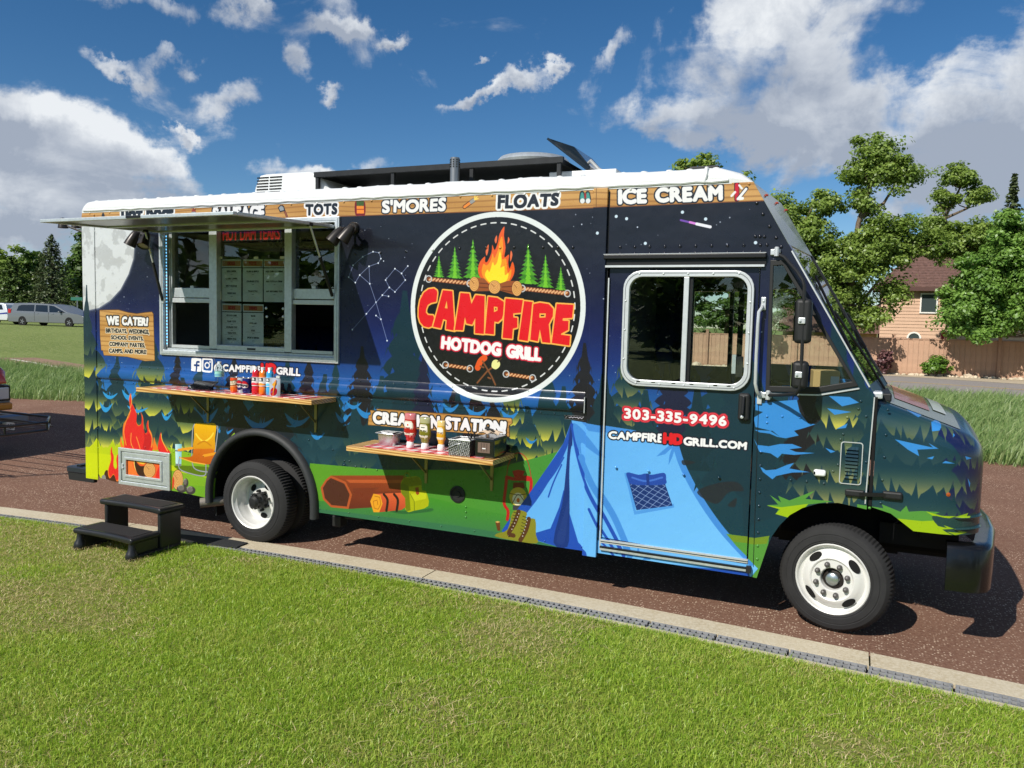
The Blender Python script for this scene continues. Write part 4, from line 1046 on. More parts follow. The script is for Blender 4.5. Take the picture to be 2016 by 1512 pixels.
# ------------------------------------------------------------------ kerb slabs and drain grate
kerb = bpy.data.objects.new('kerb', None); COL.objects.link(kerb); tag(kerb, kind='structure')
joints = [-19.6, -16.0, -12.4, -8.8, -5.95, -2.75, 0.83, 4.43, 8.01, 11.59, 15.2, 18.8]
KW, GW, LIP = .235, .145, .07
for j0, j1 in zip(joints[:-1], joints[1:]):
    b = MB(); xs = np.linspace(j0+.006, j1-.006, 9)
    for lo, hi, zt in ((0, KW, .008), (KW+GW, KW+GW+LIP, .007)):
        for i in range(8):
            x0, x1 = xs[i], xs[i+1]
            y0, y1 = kerb_y(x0), kerb_y(x1)
            P = [(x0, y0-hi), (x1, y1-hi), (x1, y1-lo), (x0, y0-lo)]
            vs = [(p[0], p[1], -.12) for p in P] + [(p[0], p[1], zt) for p in P]
            f = [(4, 5, 6, 7), (0, 1, 5, 4), (2, 3, 7, 6)]
            if i == 0: f.append((3, 0, 4, 7))
            if i == 7: f.append((1, 2, 6, 5))
            b.add(vs, f)
    b.build('kerb_slab', M_KERB, kerb)
M_GRATE = mat('galvanised_grate', (138, 139, 140), .6, .0, var=.25, vscale=14, bump=.001, bscale=60)
M_DARKHOLE = mat('drain_channel', (14, 13, 13), .95)
drain = thing('drain_grate', 'grey slotted drain grate set in the concrete kerb along the lawn', 'drain')
b = MB()
for i in range(120):
    x0, x1 = -12+i*.25, -12+(i+1)*.25
    for (lo, hi, z0, z1) in ((KW-.002, KW+GW+.002, -.0255, -.0255),):
        b.add([(x0, kerb_y(x0)-hi, z0), (x1, kerb_y(x1)-hi, z0), (x1, kerb_y(x1)-lo, z1), (x0, kerb_y(x0)-lo, z1)], [(0, 1, 2, 3)])
b.build('channel', M_DARKHOLE, drain, recalc=False)
SEG = .505
b = MB()
for yy in (-GW/2+.012, 0, GW/2-.012): b.box((0, yy, .009), (SEG-.012, (.010 if yy else .012), .018))
nb = 11
for i in range(nb): 
    b.box((-SEG/2+.02+(SEG-.04)*i/(nb-1), 0, .0135), (.014, GW-.003, .006))
gsec = None
for i in range(58):
    x = -10.2+.012+SEG*(i+.5)
    y = kerb_y(x)-KW-GW/2; a = math.atan2(kerb_y(x+.1)-kerb_y(x-.1), .2)
    if gsec is None: gsec = o = b.build('grate_section', M_GRATE, drain)
    else: o = gsec.copy(); COL.objects.link(o)
    o.location = (x, y, -.012); o.rotation_euler = (0, 0, a)
# dark rubber mat bridging kerb beside the rear tyre
mq = [on_z([p], .03)[0] for p in ((352, 1049.5), (455, 1060.5), (488, 1066.5), (467, 1074.5), (420, 1070), (346, 1062))]
b = MB(); b.prism([(p[0], p[1]) for p in mq], .0095, .022, 'Z')
tag(b.build('rubber_mat', mat('mat_rubber', (40, 41, 43), .8, bump=.001, bscale=200)), 'flat dark rubber mat across the kerb beside the rear tyre', 'mat')

# ------------------------------------------------------------------ grass
def leaf_mat(name, c1, c2, tr=.35, rough=.6, attr='shade', dry=None):
    m = bpy.data.materials.new(name); m.use_nodes = True; m.node_tree.nodes.clear(); N = NT(m.node_tree)
    out = N.n('ShaderNodeOutputMaterial')
    at = N.n('ShaderNodeAttribute'); at.attribute_name = attr
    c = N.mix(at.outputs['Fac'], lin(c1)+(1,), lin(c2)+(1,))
    if dry is not None:
        tc = N.n('ShaderNodeTexCoord')
        k = N.smooth(N.noise(tc.outputs['Object'], 0.9, 5, .62), .47, .74)
        k = N.math('MULTIPLY', k, N.smooth(at.outputs['Fac'], .25, .8))
        c = N.mix(k, c, lin(dry)+(1,))
    d = N.n('ShaderNodeBsdfDiffuse'); N.link(c, d.inputs[0])
    t = N.n('ShaderNodeBsdfTranslucent'); N.link(c, t.inputs[0])
    g = N.n('ShaderNodeBsdfGlossy'); g.inputs['Roughness'].default_value = .45; g.inputs[0].default_value = (.6, .6, .6, 1)
    m1 = N.n('ShaderNodeMixShader'); m1.inputs[0].default_value = tr; N.link(d.outputs[0], m1.inputs[1]); N.link(t.outputs[0], m1.inputs[2])
    m2 = N.n('ShaderNodeMixShader'); m2.inputs[0].default_value = .05; N.link(m1.outputs[0], m2.inputs[1]); N.link(g.outputs[0], m2.inputs[2])
    N.link(m2.outputs[0], out.inputs[0]); return m
def np_mesh(name, V, loops, starts, totals, shade, m, parent=None, nrm=None):
    me = bpy.data.meshes.new(name)
    me.vertices.add(len(V)); me.vertices.foreach_set('co', V.astype(np.float32).ravel())
    me.loops.add(len(loops)); me.loops.foreach_set('vertex_index', loops.astype(np.int32))
    me.polygons.add(len(starts)); me.polygons.foreach_set('loop_start', starts.astype(np.int32)); me.polygons.foreach_set('loop_total', totals.astype(np.int32))
    me.update(calc_edges=True)
    a = me.attributes.new('shade', 'FLOAT', 'POINT'); a.data.foreach_set('value', shade.astype(np.float32))
    me.materials.append(m)
    o = bpy.data.objects.new(name, me); link(o, parent); return o
def blades(name, P, h, w, m, lean=.35, wind=(0, 0), seed=0):
    """P (n,3) roots; each blade is one bent strip of two quads' outline (3 triangles' worth)"""
    r = np.random.default_rng(seed); n = len(P)
    a = r.uniform(0, 2*np.pi, n); hh = h*r.uniform(.55, 1.35, n); ww = w*r.uniform(.7, 1.3, n)
    side = np.stack([np.cos(a), np.sin(a), np.zeros(n)], 1)*ww[:, None]/2
    la = r.uniform(0, 2*np.pi, n); ll = np.abs(r.normal(0, lean, n))
    L = np.stack([np.cos(la)*ll + wind[0], np.sin(la)*ll + wind[1], np.zeros(n)], 1)*hh[:, None]
    up = np.array([0, 0, 1.0])
    mid = P + L*.35 + up*hh[:, None]*.58; tip = P + L*1.15 + up*(hh*(1-.25*np.minimum(ll, 1.2)))[:, None]
    V = np.stack([P-side, P+side, mid+side*.8, mid-side*.8, tip], 1).reshape(-1, 3)
    base = np.arange(n)*5
    q = np.stack([base, base+1, base+2, base+3, base+3, base+2, base+4], 1)
    st = np.stack([np.arange(n)*7, np.arange(n)*7+4], 1).ravel(); tt = np.tile([4, 3], n)
    sh = np.repeat(r.random(n), 5)
    o = np_mesh(name, V, q.ravel(), st, tt, sh, m); tag(o, kind='stuff'); return o
def scatter(poly, n, seed):
    r = np.random.default_rng(seed); p = np.array(poly); lo, hi = p.min(0), p.max(0)
    out = []; tot = 0
    while tot < n:
        q = r.uniform(lo, hi, (n*2, 2)); ins = np.zeros(len(q), bool)
        for (x0, y0), (x1, y1) in zip(p, np.roll(p, -1, 0)):
            c = ((y0 > q[:, 1]) != (y1 > q[:, 1])) & (q[:, 0] < (x1-x0)*(q[:, 1]-y0)/((y1-y0) if y1 != y0 else 1e-9)+x0); ins ^= c
        q = q[ins]; out.append(q); tot += len(q)
    return np.concatenate(out)[:n]
M_BLADE = leaf_mat('lawn_blade', (132, 174, 40), (206, 222, 96), .52, dry=(220, 212, 132))
M_TALL = leaf_mat('meadow_blade', (100, 138, 66), (170, 186, 122), .45)
KE0 = KW+GW+LIP
def KE(x): t = min(1, max(0, (x-1.5)/5.0)); return KE0 - .035 + .065*t
edge = [(x, kerb_y(x)-KE(x)) for x in np.arange(-4.5, 11.6, .5)]
LP = edge + [(11.5, -2.6), (9.2, -3.0), (7.5, -4.0), (5.5, -4.6), (3.0, -4.9), (-.5, -3.4), (-4.5, -2.2)]
N_LAWN = 520000
q = scatter(LP, N_LAWN, 1)
def fbm2(q, s, seed):
    g = np.random.default_rng(seed).random((64, 64)); t = np.zeros(len(q)); amp = 1.0; tot = 0
    for o in range(4):
        f = q*s*2**o + 100; i = f.astype(int); u = f-i; u = u*u*(3-2*u); a, b = i[:, 0] % 64, i[:, 1] % 64; a1, b1 = (a+1) % 64, (b+1) % 64
        t += amp*((g[a, b]*(1-u[:, 0])+g[a1, b]*u[:, 0])*(1-u[:, 1]) + (g[a, b1]*(1-u[:, 0])+g[a1, b1]*u[:, 0])*u[:, 1]); tot += amp; amp *= .55
    return t/tot
bare = fbm2(q, .9, 5); tuft = fbm2(q, 2.2, 6)
keep = rng.random(len(q)) > np.clip((bare-.54)*5.0, 0, .72)
q, bare, tuft = q[keep], bare[keep], tuft[keep]
hh = .022 + .042*np.clip(tuft-.12, 0, 1) - .016*np.clip((bare-.5)*5, 0, 1) + .022*(rng.random(len(q)) > .965)
blades('lawn_grass', np.c_[q, np.full(len(q), .004)], hh, .0047, M_BLADE, .8, (.12, -.06), 2)
q2 = np.array([(x, kerb_y(x)-KE(x)+rng.normal(.0, .020)) for x in rng.uniform(-4.5, 11.5, 14000)])
blades('lawn_fringe', np.c_[q2, np.full(len(q2), .006)], .034, .0047, M_BLADE, .9, (.1, .1), 7)
# dead straw lying in the turf, thickest in the worn spots
q3 = scatter(LP, 150000, 8); bz = fbm2(q3, .9, 5); q3 = q3[rng.random(len(q3)) < np.clip((bz-.46)*3.4, .05, .85)]
M_STRAW = leaf_mat('dead_straw', (170, 150, 98), (222, 206, 158), .3)
blades('lawn_thatch', np.c_[q3, rng.uniform(.008, .026, len(q3))], .022, .0040, M_STRAW, 2.4, (.1, 0), 9)
q = scatter([(-26, 3.4), (-13, 7.0), (-4, 9.6), (-4, 12.6), (-13, 13.2), (-24, 15.6), (-34, 19)], 70000, 3)
tall_h = lambda q: .34*(.55+.45*np.sin(q[:, 0]*1.7+np.sin(q[:, 1]*1.9))**2)+.06*rng.random(len(q))
blades('tall_grass', np.c_[q, np.zeros(len(q))], tall_h(q), .016, M_TALL, .55, (.25, .05), 4)
q = scatter([(5.5, 10.3), (12, 9.4), (17, 8.2), (24, 8), (30, 24), (8, 25.8), (3, 24)], 110000, 5)
blades('meadow_grass', np.c_[q, np.zeros(len(q))], tall_h(q)*1.15, .018, M_TALL, .55, (.25, .05), 6)

# ------------------------------------------------------------------ trees
M_BARK = mat('bark', (112, 98, 82), .95, var=.4, vscale=9, bump=.02, bscale=18)
M_BARKD = mat('bark_dark', (74, 62, 52), .95, var=.4, vscale=9, bump=.02, bscale=18)
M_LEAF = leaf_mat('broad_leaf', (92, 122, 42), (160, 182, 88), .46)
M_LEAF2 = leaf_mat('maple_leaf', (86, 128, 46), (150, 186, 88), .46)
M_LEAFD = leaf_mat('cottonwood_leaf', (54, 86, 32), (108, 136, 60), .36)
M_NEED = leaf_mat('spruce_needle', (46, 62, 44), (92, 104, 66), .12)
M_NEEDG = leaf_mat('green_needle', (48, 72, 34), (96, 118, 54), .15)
def cards(C, N_, size, r, droop=0.0):
    """leaf-sized bent quads at centres C with rough normals N_"""
    n = len(C)
    N_ = N_ + r.normal(0, .55, (n, 3)); N_ /= np.linalg.norm(N_, axis=1)[:, None]
    t = np.cross(N_, r.normal(0, 1, (n, 3))); t /= np.linalg.norm(t, axis=1)[:, None]; b_ = np.cross(N_, t)
    s = (size*r.uniform(.55, 1.45, n))[:, None]
    V = np.stack([C - t*s*.5, C + b_*s*.36 + N_*s*.10, C + t*s*.62, C - b_*s*.36 + N_*s*.10], 1)
    return V.reshape(-1, 3)
def foliage(name, C, N_, size, m, parent, seed, shade=None):
    r = np.random.default_rng(seed); n = len(C); V = cards(C, N_, size, r)
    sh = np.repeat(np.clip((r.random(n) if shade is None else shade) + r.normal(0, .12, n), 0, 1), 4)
    o = np_mesh(name, V, np.arange(n*4), np.arange(n)*4, np.full(n, 4), sh, m, parent); tag(o, kind=None); return o
def broadleaf(name, label, base, blobs, nclus, nleaf, leaf, m, trunk, limbs=(), group=None, seed=0, cr=.42, bark=None, r0=.22, twigs=True):
    root = thing(name, label, 'tree', base, group=group); B = Vector(base)
    r = np.random.default_rng(seed)
    Cc = []; Nn = []; sh = []; ends = []
    vol = np.array([b_[3]*b_[4]*b_[5] for b_ in blobs])**.72; vol /= vol.sum()
    for b_, v in zip(blobs, vol):
        k = max(4, int(nclus*v)); c = np.array(b_[:3]); R = np.array(b_[3:6])
        d = r.normal(0, 1, (k, 3)); d /= np.linalg.norm(d, axis=1)[:, None]
        rad = r.random(k)**(1/2.6)
        rad *= 1+.18*r.normal(0, 1, k)*(rad > .7)
        cc = c + d*R*rad[:, None]
        for p, dd in zip(cc, d):
            kk = int(nleaf*r.uniform(.5, 1.5)); q = r.normal(0, 1, (kk, 3)); q /= np.linalg.norm(q, axis=1)[:, None]
            q *= (r.random(kk)**.5)[:, None]
            rr_ = cr*r.uniform(.65, 1.35)
            off = q*np.array([1, 1, .62])*rr_
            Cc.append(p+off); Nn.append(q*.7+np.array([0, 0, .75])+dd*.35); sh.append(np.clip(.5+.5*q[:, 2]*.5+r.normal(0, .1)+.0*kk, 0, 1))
            ends.append(p)
    Cc = np.concatenate(Cc); Nn = np.concatenate(Nn); sh = np.concatenate(sh)
    foliage('crown', Cc-np.array(B), Nn, leaf, m, root, seed+1, sh)
    mb = MB()
    T = [Vector(p)-B for p in trunk]
    rs = [r0*(1-.72*i/(len(T)-1)) for i in range(len(T))]
    mb.tube(T, rs, 9)
    rr = random.Random(seed)
    for L in limbs:
        P = [Vector(p)-B for p in L]; mb.tube(P, [r0*.5*(1-.8*i/(len(P)-1)) for i in range(len(P))], 7)
    if twigs:
        sk = [Vector(p)-B for L in list(limbs)+[trunk] for p in L[1:]]
        for p in [ends[i] for i in r.choice(len(ends), min(len(ends), 70), replace=False)]:
            p = Vector(p)-B; s_ = min(sk, key=lambda a: (a-p).length + max(0, a.z-p.z)*2)
            if (s_-p).length > .3: mb.tube([s_, s_.lerp(p, .5)+Vector((0, 0, -.15)), p], [.045, .03, .012], 5, caps=False)
    mb.build('trunk', bark or M_BARK, root, smooth=True)
    return root
def spruce_tree(name, label, base, H, R, m, seed=0, group=None, bare=.06, dens=1.0):
    root = thing(name, label, 'tree', base, group=group); r = np.random.default_rng(seed)
    mb = MB(); mb.tube([(0, 0, 0), (0, 0, H*.5), (0, 0, H)], [H*.018+.05, H*.011+.03, .015], 8); 
    C = []; Nn = []; sh = []
    z = H*bare
    while z < H*.99:
        t = z/H; L = R*(1-t)**.82*r.uniform(.82, 1.1)+.06
        nb_ = int(r.integers(6, 9))
        a0 = r.uniform(0, 6.28)
        for k in range(nb_):
            a = a0+2*np.pi*k/nb_+r.normal(0, .15); l = L*r.uniform(.75, 1.15)
            n = max(4, int(l*13*dens)); u = r.random(n)**.75
            lift = .25*t-.12
            d = np.array([np.cos(a), np.sin(a), 0]); s_ = np.array([-np.sin(a), np.cos(a), 0])
            sag = -.30*u*u*l*(1-t*.7) + lift*l*u
            wdt = .26*l*(1-u*.75)
            p = d*(u*l)[:, None] + s_*(r.normal(0, 1, n)*wdt*.55)[:, None] + np.array([0, 0, 1.0])*(z+sag+r.normal(0, .05, n)-.10*np.abs(r.normal(0, 1, n)))[:, None]
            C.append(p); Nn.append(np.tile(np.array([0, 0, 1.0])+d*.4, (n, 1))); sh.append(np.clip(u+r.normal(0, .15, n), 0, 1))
            if k % 3 == 0 and l > .6: mb.tube([(0, 0, z), tuple(d*l*.9+np.array([0, 0, z-.2*l]))], [.035, .008], 4, caps=False)
        z += H*.030*(1.25-t*.7)*r.uniform(.8, 1.2)
    C = np.concatenate(C); Nn = np.concatenate(Nn)
    foliage('crown', C, Nn, .30*max(.7, H/14), m, root, seed+1, np.concatenate(sh))
    mb.build('trunk', M_BARKD, root, smooth=True)
    return root
def PT(u, v, y): return tuple(on_y([(u, v)], y)[0])
def BL_(u, v, su, sv, y, dy=1.0):
    c = on_y([(u, v)], y)[0]; e = on_y([(u+su, v), (u, v-sv)], y); rx = abs(e[0, 0]-c[0]); rz = abs(e[1, 2]-c[2])
    return (c[0], c[1], c[2], rx, max(rx, rz)*dy, rz)
# the big street tree behind the bonnet
Y1 = 40.0
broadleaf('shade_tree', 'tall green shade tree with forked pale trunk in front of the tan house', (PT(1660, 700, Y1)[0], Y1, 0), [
    BL_(1580, 460, 55, 70, Y1), BL_(1660, 520, 90, 75, Y1, .8), BL_(1745, 470, 75, 60, Y1, .8), BL_(1600, 560, 60, 60, Y1), BL_(1735, 290, 40, 32, Y1, .9), BL_(1725, 335, 60, 36, Y1, .9), BL_(1770, 345, 36, 26, Y1),
    BL_(1675, 350, 24, 20, Y1), BL_(1700, 400, 34, 20, Y1), BL_(1756, 580, 26, 34, Y1), BL_(1700, 620, 45, 26, Y1), BL_(1540, 420, 30, 34, Y1), BL_(1620, 395, 34, 24, Y1), BL_(1770, 500, 34, 30, Y1), BL_(1650, 580, 60, 40, Y1), BL_(1835, 480, 34, 24, Y1), BL_(1500, 540, 60, 80, Y1)],
    640, 150, .155, M_LEAF, [(PT(1660, 700, Y1)[0], Y1, 0), PT(1668, 650, Y1), PT(1672, 600, Y1), PT(1680, 520, Y1), PT(1690, 440, Y1), PT(1715, 360, Y1), PT(1730, 300, Y1)],
    [[PT(1668, 640, Y1), PT(1700, 590, Y1), PT(1740, 540, Y1), PT(1770, 480, Y1)], [PT(1668, 640, Y1), PT(1640, 580, Y1), PT(1600, 520, Y1), PT(1575, 450, Y1)], [PT(1690, 430, Y1), PT(1740, 400, Y1), PT(1770, 350, Y1)], [PT(1672, 600, Y1), PT(1710, 610, Y1), PT(1750, 590, Y1)]], seed=21, r0=.26, cr=.60)
Y2 = 39.6
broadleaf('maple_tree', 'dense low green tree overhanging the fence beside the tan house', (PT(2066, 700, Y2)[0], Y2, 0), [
    BL_(1935, 560, 80, 62, Y2, .8), BL_(2000, 500, 60, 50, Y2), BL_(1960, 620, 90, 44, Y2, .8), BL_(2060, 560, 80, 90, Y2), BL_(1880, 610, 46, 40, Y2), BL_(2090, 640, 90, 50, Y2), BL_(1920, 650, 50, 22, Y2), BL_(2120, 480, 60, 70, Y2), BL_(1985, 440, 40, 24, Y2)],
    520, 150, .155, M_LEAF2, [(PT(2066, 700, Y2)[0], Y2, 0), PT(2060, 660, Y2), PT(2040, 600, Y2), PT(2020, 520, Y2), PT(2005, 450, Y2)], [[PT(2060, 660, Y2), PT(1960, 620, Y2), PT(1890, 590, Y2)], [PT(2040, 600, Y2), PT(2030, 560, Y2), PT(2070, 520, Y2)]], seed=41, cr=.56, r0=.2)
Y3 = 49.0
broadleaf('ash_tree', 'leaning tree with one high tuft of leaves above the house roof', (PT(1925, 700, Y3)[0], Y3, 0), [
    BL_(1890, 345, 44, 26, Y3, .8), BL_(1920, 385, 28, 22, Y3), BL_(1860, 390, 26, 24, Y3), BL_(1840, 440, 26, 26, Y3), BL_(1850, 480, 50, 30, Y3), BL_(1910, 470, 60, 34, Y3), BL_(1960, 470, 40, 30, Y3), BL_(1830, 470, 34, 22, Y3)],
    270, 130, .155, M_LEAF, [(PT(1925, 700, Y3)[0], Y3, 0), PT(1915, 560, Y3), PT(1880, 480, Y3), PT(1860, 430, Y3), PT(1890, 370, Y3)], [[PT(1880, 480, Y3), PT(1840, 470, Y3), PT(1830, 440, Y3)], [PT(1860, 430, Y3), PT(1905, 410, Y3), PT(1925, 385, Y3)]], seed=51, cr=.46, r0=.2)
broadleaf('far_tree', 'green treetop just showing above the truck roof', (-4.8, 60, 0), [BL_(1375, 325, 40, 14, 60), BL_(1390, 316, 24, 12, 60), BL_(1345, 328, 18, 10, 60), BL_(1375, 400, 90, 60, 60)], 110, 44, .32, M_LEAF, [(-4.8, 60, 0), PT(1375, 480, 60), PT(1378, 330, 60)], seed=61, cr=.6)
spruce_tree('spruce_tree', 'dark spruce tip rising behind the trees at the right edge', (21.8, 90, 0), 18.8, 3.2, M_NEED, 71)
# trees seen through the cab
broadleaf('street_tree', 'leafy street tree seen through the cab windows', (1.6, 47.5, 0), [BL_(1420, 610, 70, 80, 47.5), BL_(1500, 620, 50, 60, 47.5), BL_(1340, 560, 50, 90, 47.5), BL_(1440, 470, 110, 70, 47.5), BL_(1400, 540, 90, 60, 47.5)], 340, 120, .17, M_LEAFD, [(1.6, 47.5, 0), PT(1425, 690, 47.5), PT(1440, 560, 47.5), PT(1450, 480, 47.5)], [[PT(1425, 690, 47.5), PT(1460, 620, 47.5), PT(1500, 580, 47.5)]], seed=81, cr=.5)
# left: spruces and broadleaves behind the car park
def gz(u, v, D):
    """ground point on a sight line's bearing at depth D"""
    d = rays([(u, v)])[0]; p = CAM_POS + d*D; return (p[0], p[1], float(hill(p[0], p[1])))
def HT(u, v, D): return float((CAM_POS + rays([(u, v)])[0]*D)[2])
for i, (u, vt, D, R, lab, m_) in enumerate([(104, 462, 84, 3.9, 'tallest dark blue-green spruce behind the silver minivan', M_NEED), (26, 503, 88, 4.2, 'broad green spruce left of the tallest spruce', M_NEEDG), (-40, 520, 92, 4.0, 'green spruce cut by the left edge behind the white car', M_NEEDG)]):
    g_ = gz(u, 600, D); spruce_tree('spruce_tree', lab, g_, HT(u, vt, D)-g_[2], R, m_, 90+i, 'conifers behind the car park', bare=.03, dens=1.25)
def far_broad(u, vt, D, su, lab, seed, m_=M_LEAFD, n=130):
    g_ = gz(u, 600, D); d = rays([(u, 600)])[0]; k = D
    zt = HT(u, vt, D); w = su/CAM_F*D; H = zt-g_[2]
    bl = [(g_[0]+a*w, g_[1]+b_*w, g_[2]+H*c, w*e, w*e, H*f) for a, b_, c, e, f in ((0, 0, .78, .6, .22), (.4, .3, .55, .6, .26), (-.4, -.3, .55, .6, .28), (.1, -.1, .35, .8, .28), (.3, -.3, .68, .5, .2), (-.35, .3, .68, .5, .2))]
    broadleaf('deciduous_tree', lab, g_, bl, n, 40, .42, m_, [g_, (g_[0], g_[1], g_[2]+H*.4), (g_[0], g_[1], g_[2]+H*.85)], group='broadleaf trees behind the car park', seed=seed, cr=.8, twigs=False)
far_broad(8, 484, 100, 60, 'rounded pale green tree at the left edge behind the spruces', 101, M_LEAF)
far_broad(64, 478, 102, 40, 'green tree showing between the two left spruces', 102)
far_broad(148, 505, 96, 34, 'dark green tree at the right of the tallest spruce', 103)
far_broad(166, 440, 88, 22, 'slim tall tree beside the rear edge of the truck', 104)
far_broad(140, 560, 90, 36, 'low shadowed tree behind the minivan bonnet', 105)
# a belt of trees across the park behind the photographer (mirrored in the glass)
r = np.random.default_rng(202); C = []
for k in range(60):
    a = r.uniform(-2.6, -.4); D = r.uniform(48, 66); x, y = 8+D*math.cos(a), -6+D*math.sin(a); h = r.uniform(5, 9)
    n = 170; q = r.normal(0, 1, (n, 3)); q /= np.linalg.norm(q, axis=1)[:, None]; C.append(np.array([x, y, h*.52]) + q*np.array([3.4, 3.4, h*.5])*(r.random(n)**.4)[:, None])
C = np.concatenate(C); o = foliage('distant_wood', C, np.tile([0, 0, 1.0], (len(C), 1)), 1.2, M_LEAFD, None, 203); tag(o, kind='stuff')

# ------------------------------------------------------------------ fence
M_FENCE = mat('fence_board', (184, 148, 122), .8, var=.12, vscale=3, bump=.002, bscale=30)
M_FENCE2 = mat('fence_post', (170, 134, 110), .8, var=.12, vscale=3)
fence = thing('board_fence', 'long brown vertical-board fence with square posts beyond the road', 'fence', (0, 41.0, 0))
bm_ = MB().box((0, 0, .965), (.205, .028, 1.86)); bn = MB().box((0, 0, .965), (.038, .03, 1.86))
pm = MB().box((0, 0, 1.05), (.15, .15, 2.1)); pm.box((0, 0, 2.12), (.19, .19, .05))
first = {}
def put(kind, mb_, m_, x, y, par, **kw):
    if kind not in first: first[kind] = o = mb_.build(kind, m_, par, **kw)
    else: o = first[kind].copy(); COL.objects.link(o)
    o.location = (x, y, 0); return o
for i in range(132):
    x = -3.0+.245*i
    if x > 24: break
    put('board', bm_, M_FENCE, x, .014 if i % 2 else 0, fence); put('batten', bn, M_FENCE, x+.1225, -.016, fence)
for i in range(12): put('post', pm, M_FENCE2, -2.6+2.45*i, -.06, fence)
b = MB(); b.box((10.4, 0, 1.91), (27.6, .07, .06)); b.box((10.4, -.012, .09), (27.6, .03, .16)); b.build('rail', M_FENCE2, fence)
# pale rocks along the foot of the fence
rk = MB()
for i in range(260):
    x = rng.uniform(-2, 22); y = 40.75+rng.normal(0, .10); s = rng.uniform(.05, .17)*(2.2 if rng.random() > .95 else 1)
    V = [(x+s*rng.uniform(.7, 1.2)*math.cos(a)*c, y+s*rng.uniform(.6, 1)*math.sin(a)*c, z*s) for z, c in ((0, 1), (.55, .8)) for a in np.linspace(0, 6.28, 6, endpoint=False)] + [(x, y, s*.8)]
    rk.add(V, [(k, (k+1) % 6, 6+(k+1) % 6, 6+k) for k in range(6)] + [(6+k, 6+(k+1) % 6, 12) for k in range(6)])
tag(rk.build('fence_rocks', mat('pale_rock', (206, 190, 166), .9, var=.2)), kind='stuff')
def shrub(name, label, x, y, h, w, m_, seed, n=70, leaf=.13):
    broadleaf(name, label, (x, y, 0), [(x, y, h*.55, w*.5, w*.5, h*.42), (x+w*.2, y, h*.72, w*.3, w*.3, h*.28), (x-w*.25, y, h*.45, w*.3, w*.3, h*.3)], n, 34, leaf, m_, [(x, y, 0), (x, y, h*.3), (x, y, h*.7)], seed=seed, cr=.2, r0=.04)['category'] = 'shrub'
M_PURP = leaf_mat('purple_leaf', (84, 52, 56), (130, 92, 92), .3)
p = on_z([(1833, 737)], 0)[0]; shrub('green_shrub', 'small bright green shrub growing against the brown fence', p[0], 40.35, 1.05, 1.15, leaf_mat('shrub_leaf', (62, 104, 30), (128, 164, 62), .35), 301)
p = on_z([(1737, 733)], 0)[0]; shrub('purple_shrub', 'purple-leaved shrub at the fence beside the truck bonnet', p[0], 40.3, 1.25, .8, M_PURP, 302, 46)

# ------------------------------------------------------------------ house
HY = 56.0
house = thing('tan_house', 'two-storey tan house with lap siding and brown shingle roof behind the fence', 'house', (13.5, HY, 0))
M_SIDE = mat('lap_siding', (198, 164, 138), .8, var=.06, vscale=2)
M_TRIMW = mat('white_trim', (226, 222, 214), .6)
M_ROOFB = mat('shingle', (104, 78, 70), .95, var=.35, vscale=5, bump=.01, bscale=30)
M_FASC = mat('fascia_brown', (84, 58, 52), .7)
hx0, hx1 = 9.3, 20.5
wall = MB().box(((hx0+hx1)/2-13.5, 4.0, 2.85), (hx1-hx0-.1, 7.9, 5.6)).build('wall', M_SIDE, house)
wins = {'up': (PT(1812, 585, HY)[0], PT(1846, 618, HY)[0], PT(1820, 616, HY)[2], PT(1812, 575, HY)[2])}
ux0, ux1, uz0, uz1 = PT(1811, 600, HY)[0], PT(1846, 600, HY)[0], PT(1820, 617, HY)[2], PT(1820, 577, HY)[2]
ac = PT(1799, 666, HY); ar = (PT(1814, 666, HY)[0]-PT(1785, 666, HY)[0])/2
lap = .23
for i in range(25):
    z = .06+lap*i
    segs = [(hx0, hx1)]
    if uz0-lap < z < uz1: segs = [(hx0, ux0), (ux1, hx1)]
    for a_, c_ in segs:
        b = MB(); x0, x1 = a_-13.5, c_-13.5
        b.add([(x0, -.005, z), (x1, -.005, z), (x1, .03, z+lap), (x0, .03, z+lap), (x0, .05, z), (x1, .05, z)], [(0, 1, 2, 3), (0, 4, 5, 1)])
        b.build('siding_board', M_SIDE, house)
def win_rect(x0, x1, z0, z1):
    f = MB(); t = .09
    f.box(((x0+x1)/2, -.03, z0+t/2), (x1-x0, .08, t)); f.box(((x0+x1)/2, -.03, z1-t/2), (x1-x0, .08, t)); f.box((x0+t/2, -.03, (z0+z1)/2), (t, .08, z1-z0-2*t)); f.box((x1-t/2, -.03, (z0+z1)/2), (t, .08, z1-z0-2*t))
    w_ = f.build('window', M_TRIMW, house)
    MB().box(((x0+x1)/2, .0, (z0+z1)/2), (x1-x0-2*t, .02, z1-z0-2*t)).build('pane', mat('house_pane', (62, 72, 72), .08, spec=.8), w_)
win_rect(ux0-13.5, ux1-13.5, uz0, uz1)
b = MB(); n = 14; R1 = ar; R0 = ar-.11
for k in range(n):
    a0, a1 = math.pi*k/n, math.pi*(k+1)/n
    P = [(R*math.cos(a), R*math.sin(a)) for R, a in ((R0, a0), (R1, a0), (R1, a1), (R0, a1))]
    vs = [(ac[0]-13.5+x, yy, ac[2]+z) for yy in (-.06, .02) for x, z in P]
    b.add(vs, [(0, 1, 2, 3), (4, 7, 6, 5), (0, 4, 5, 1), (2, 6, 7, 3), (1, 5, 6, 2), (3, 7, 4, 0)])
aw = b.build('arched_window', M_TRIMW, house)
MB().prism([(ac[0]-13.5+R0*math.cos(a), ac[2]+R0*math.sin(a)) for a in np.linspace(0, math.pi, 14)], -.01, .015, 'Y').build('pane', mat('house_pane'), aw)
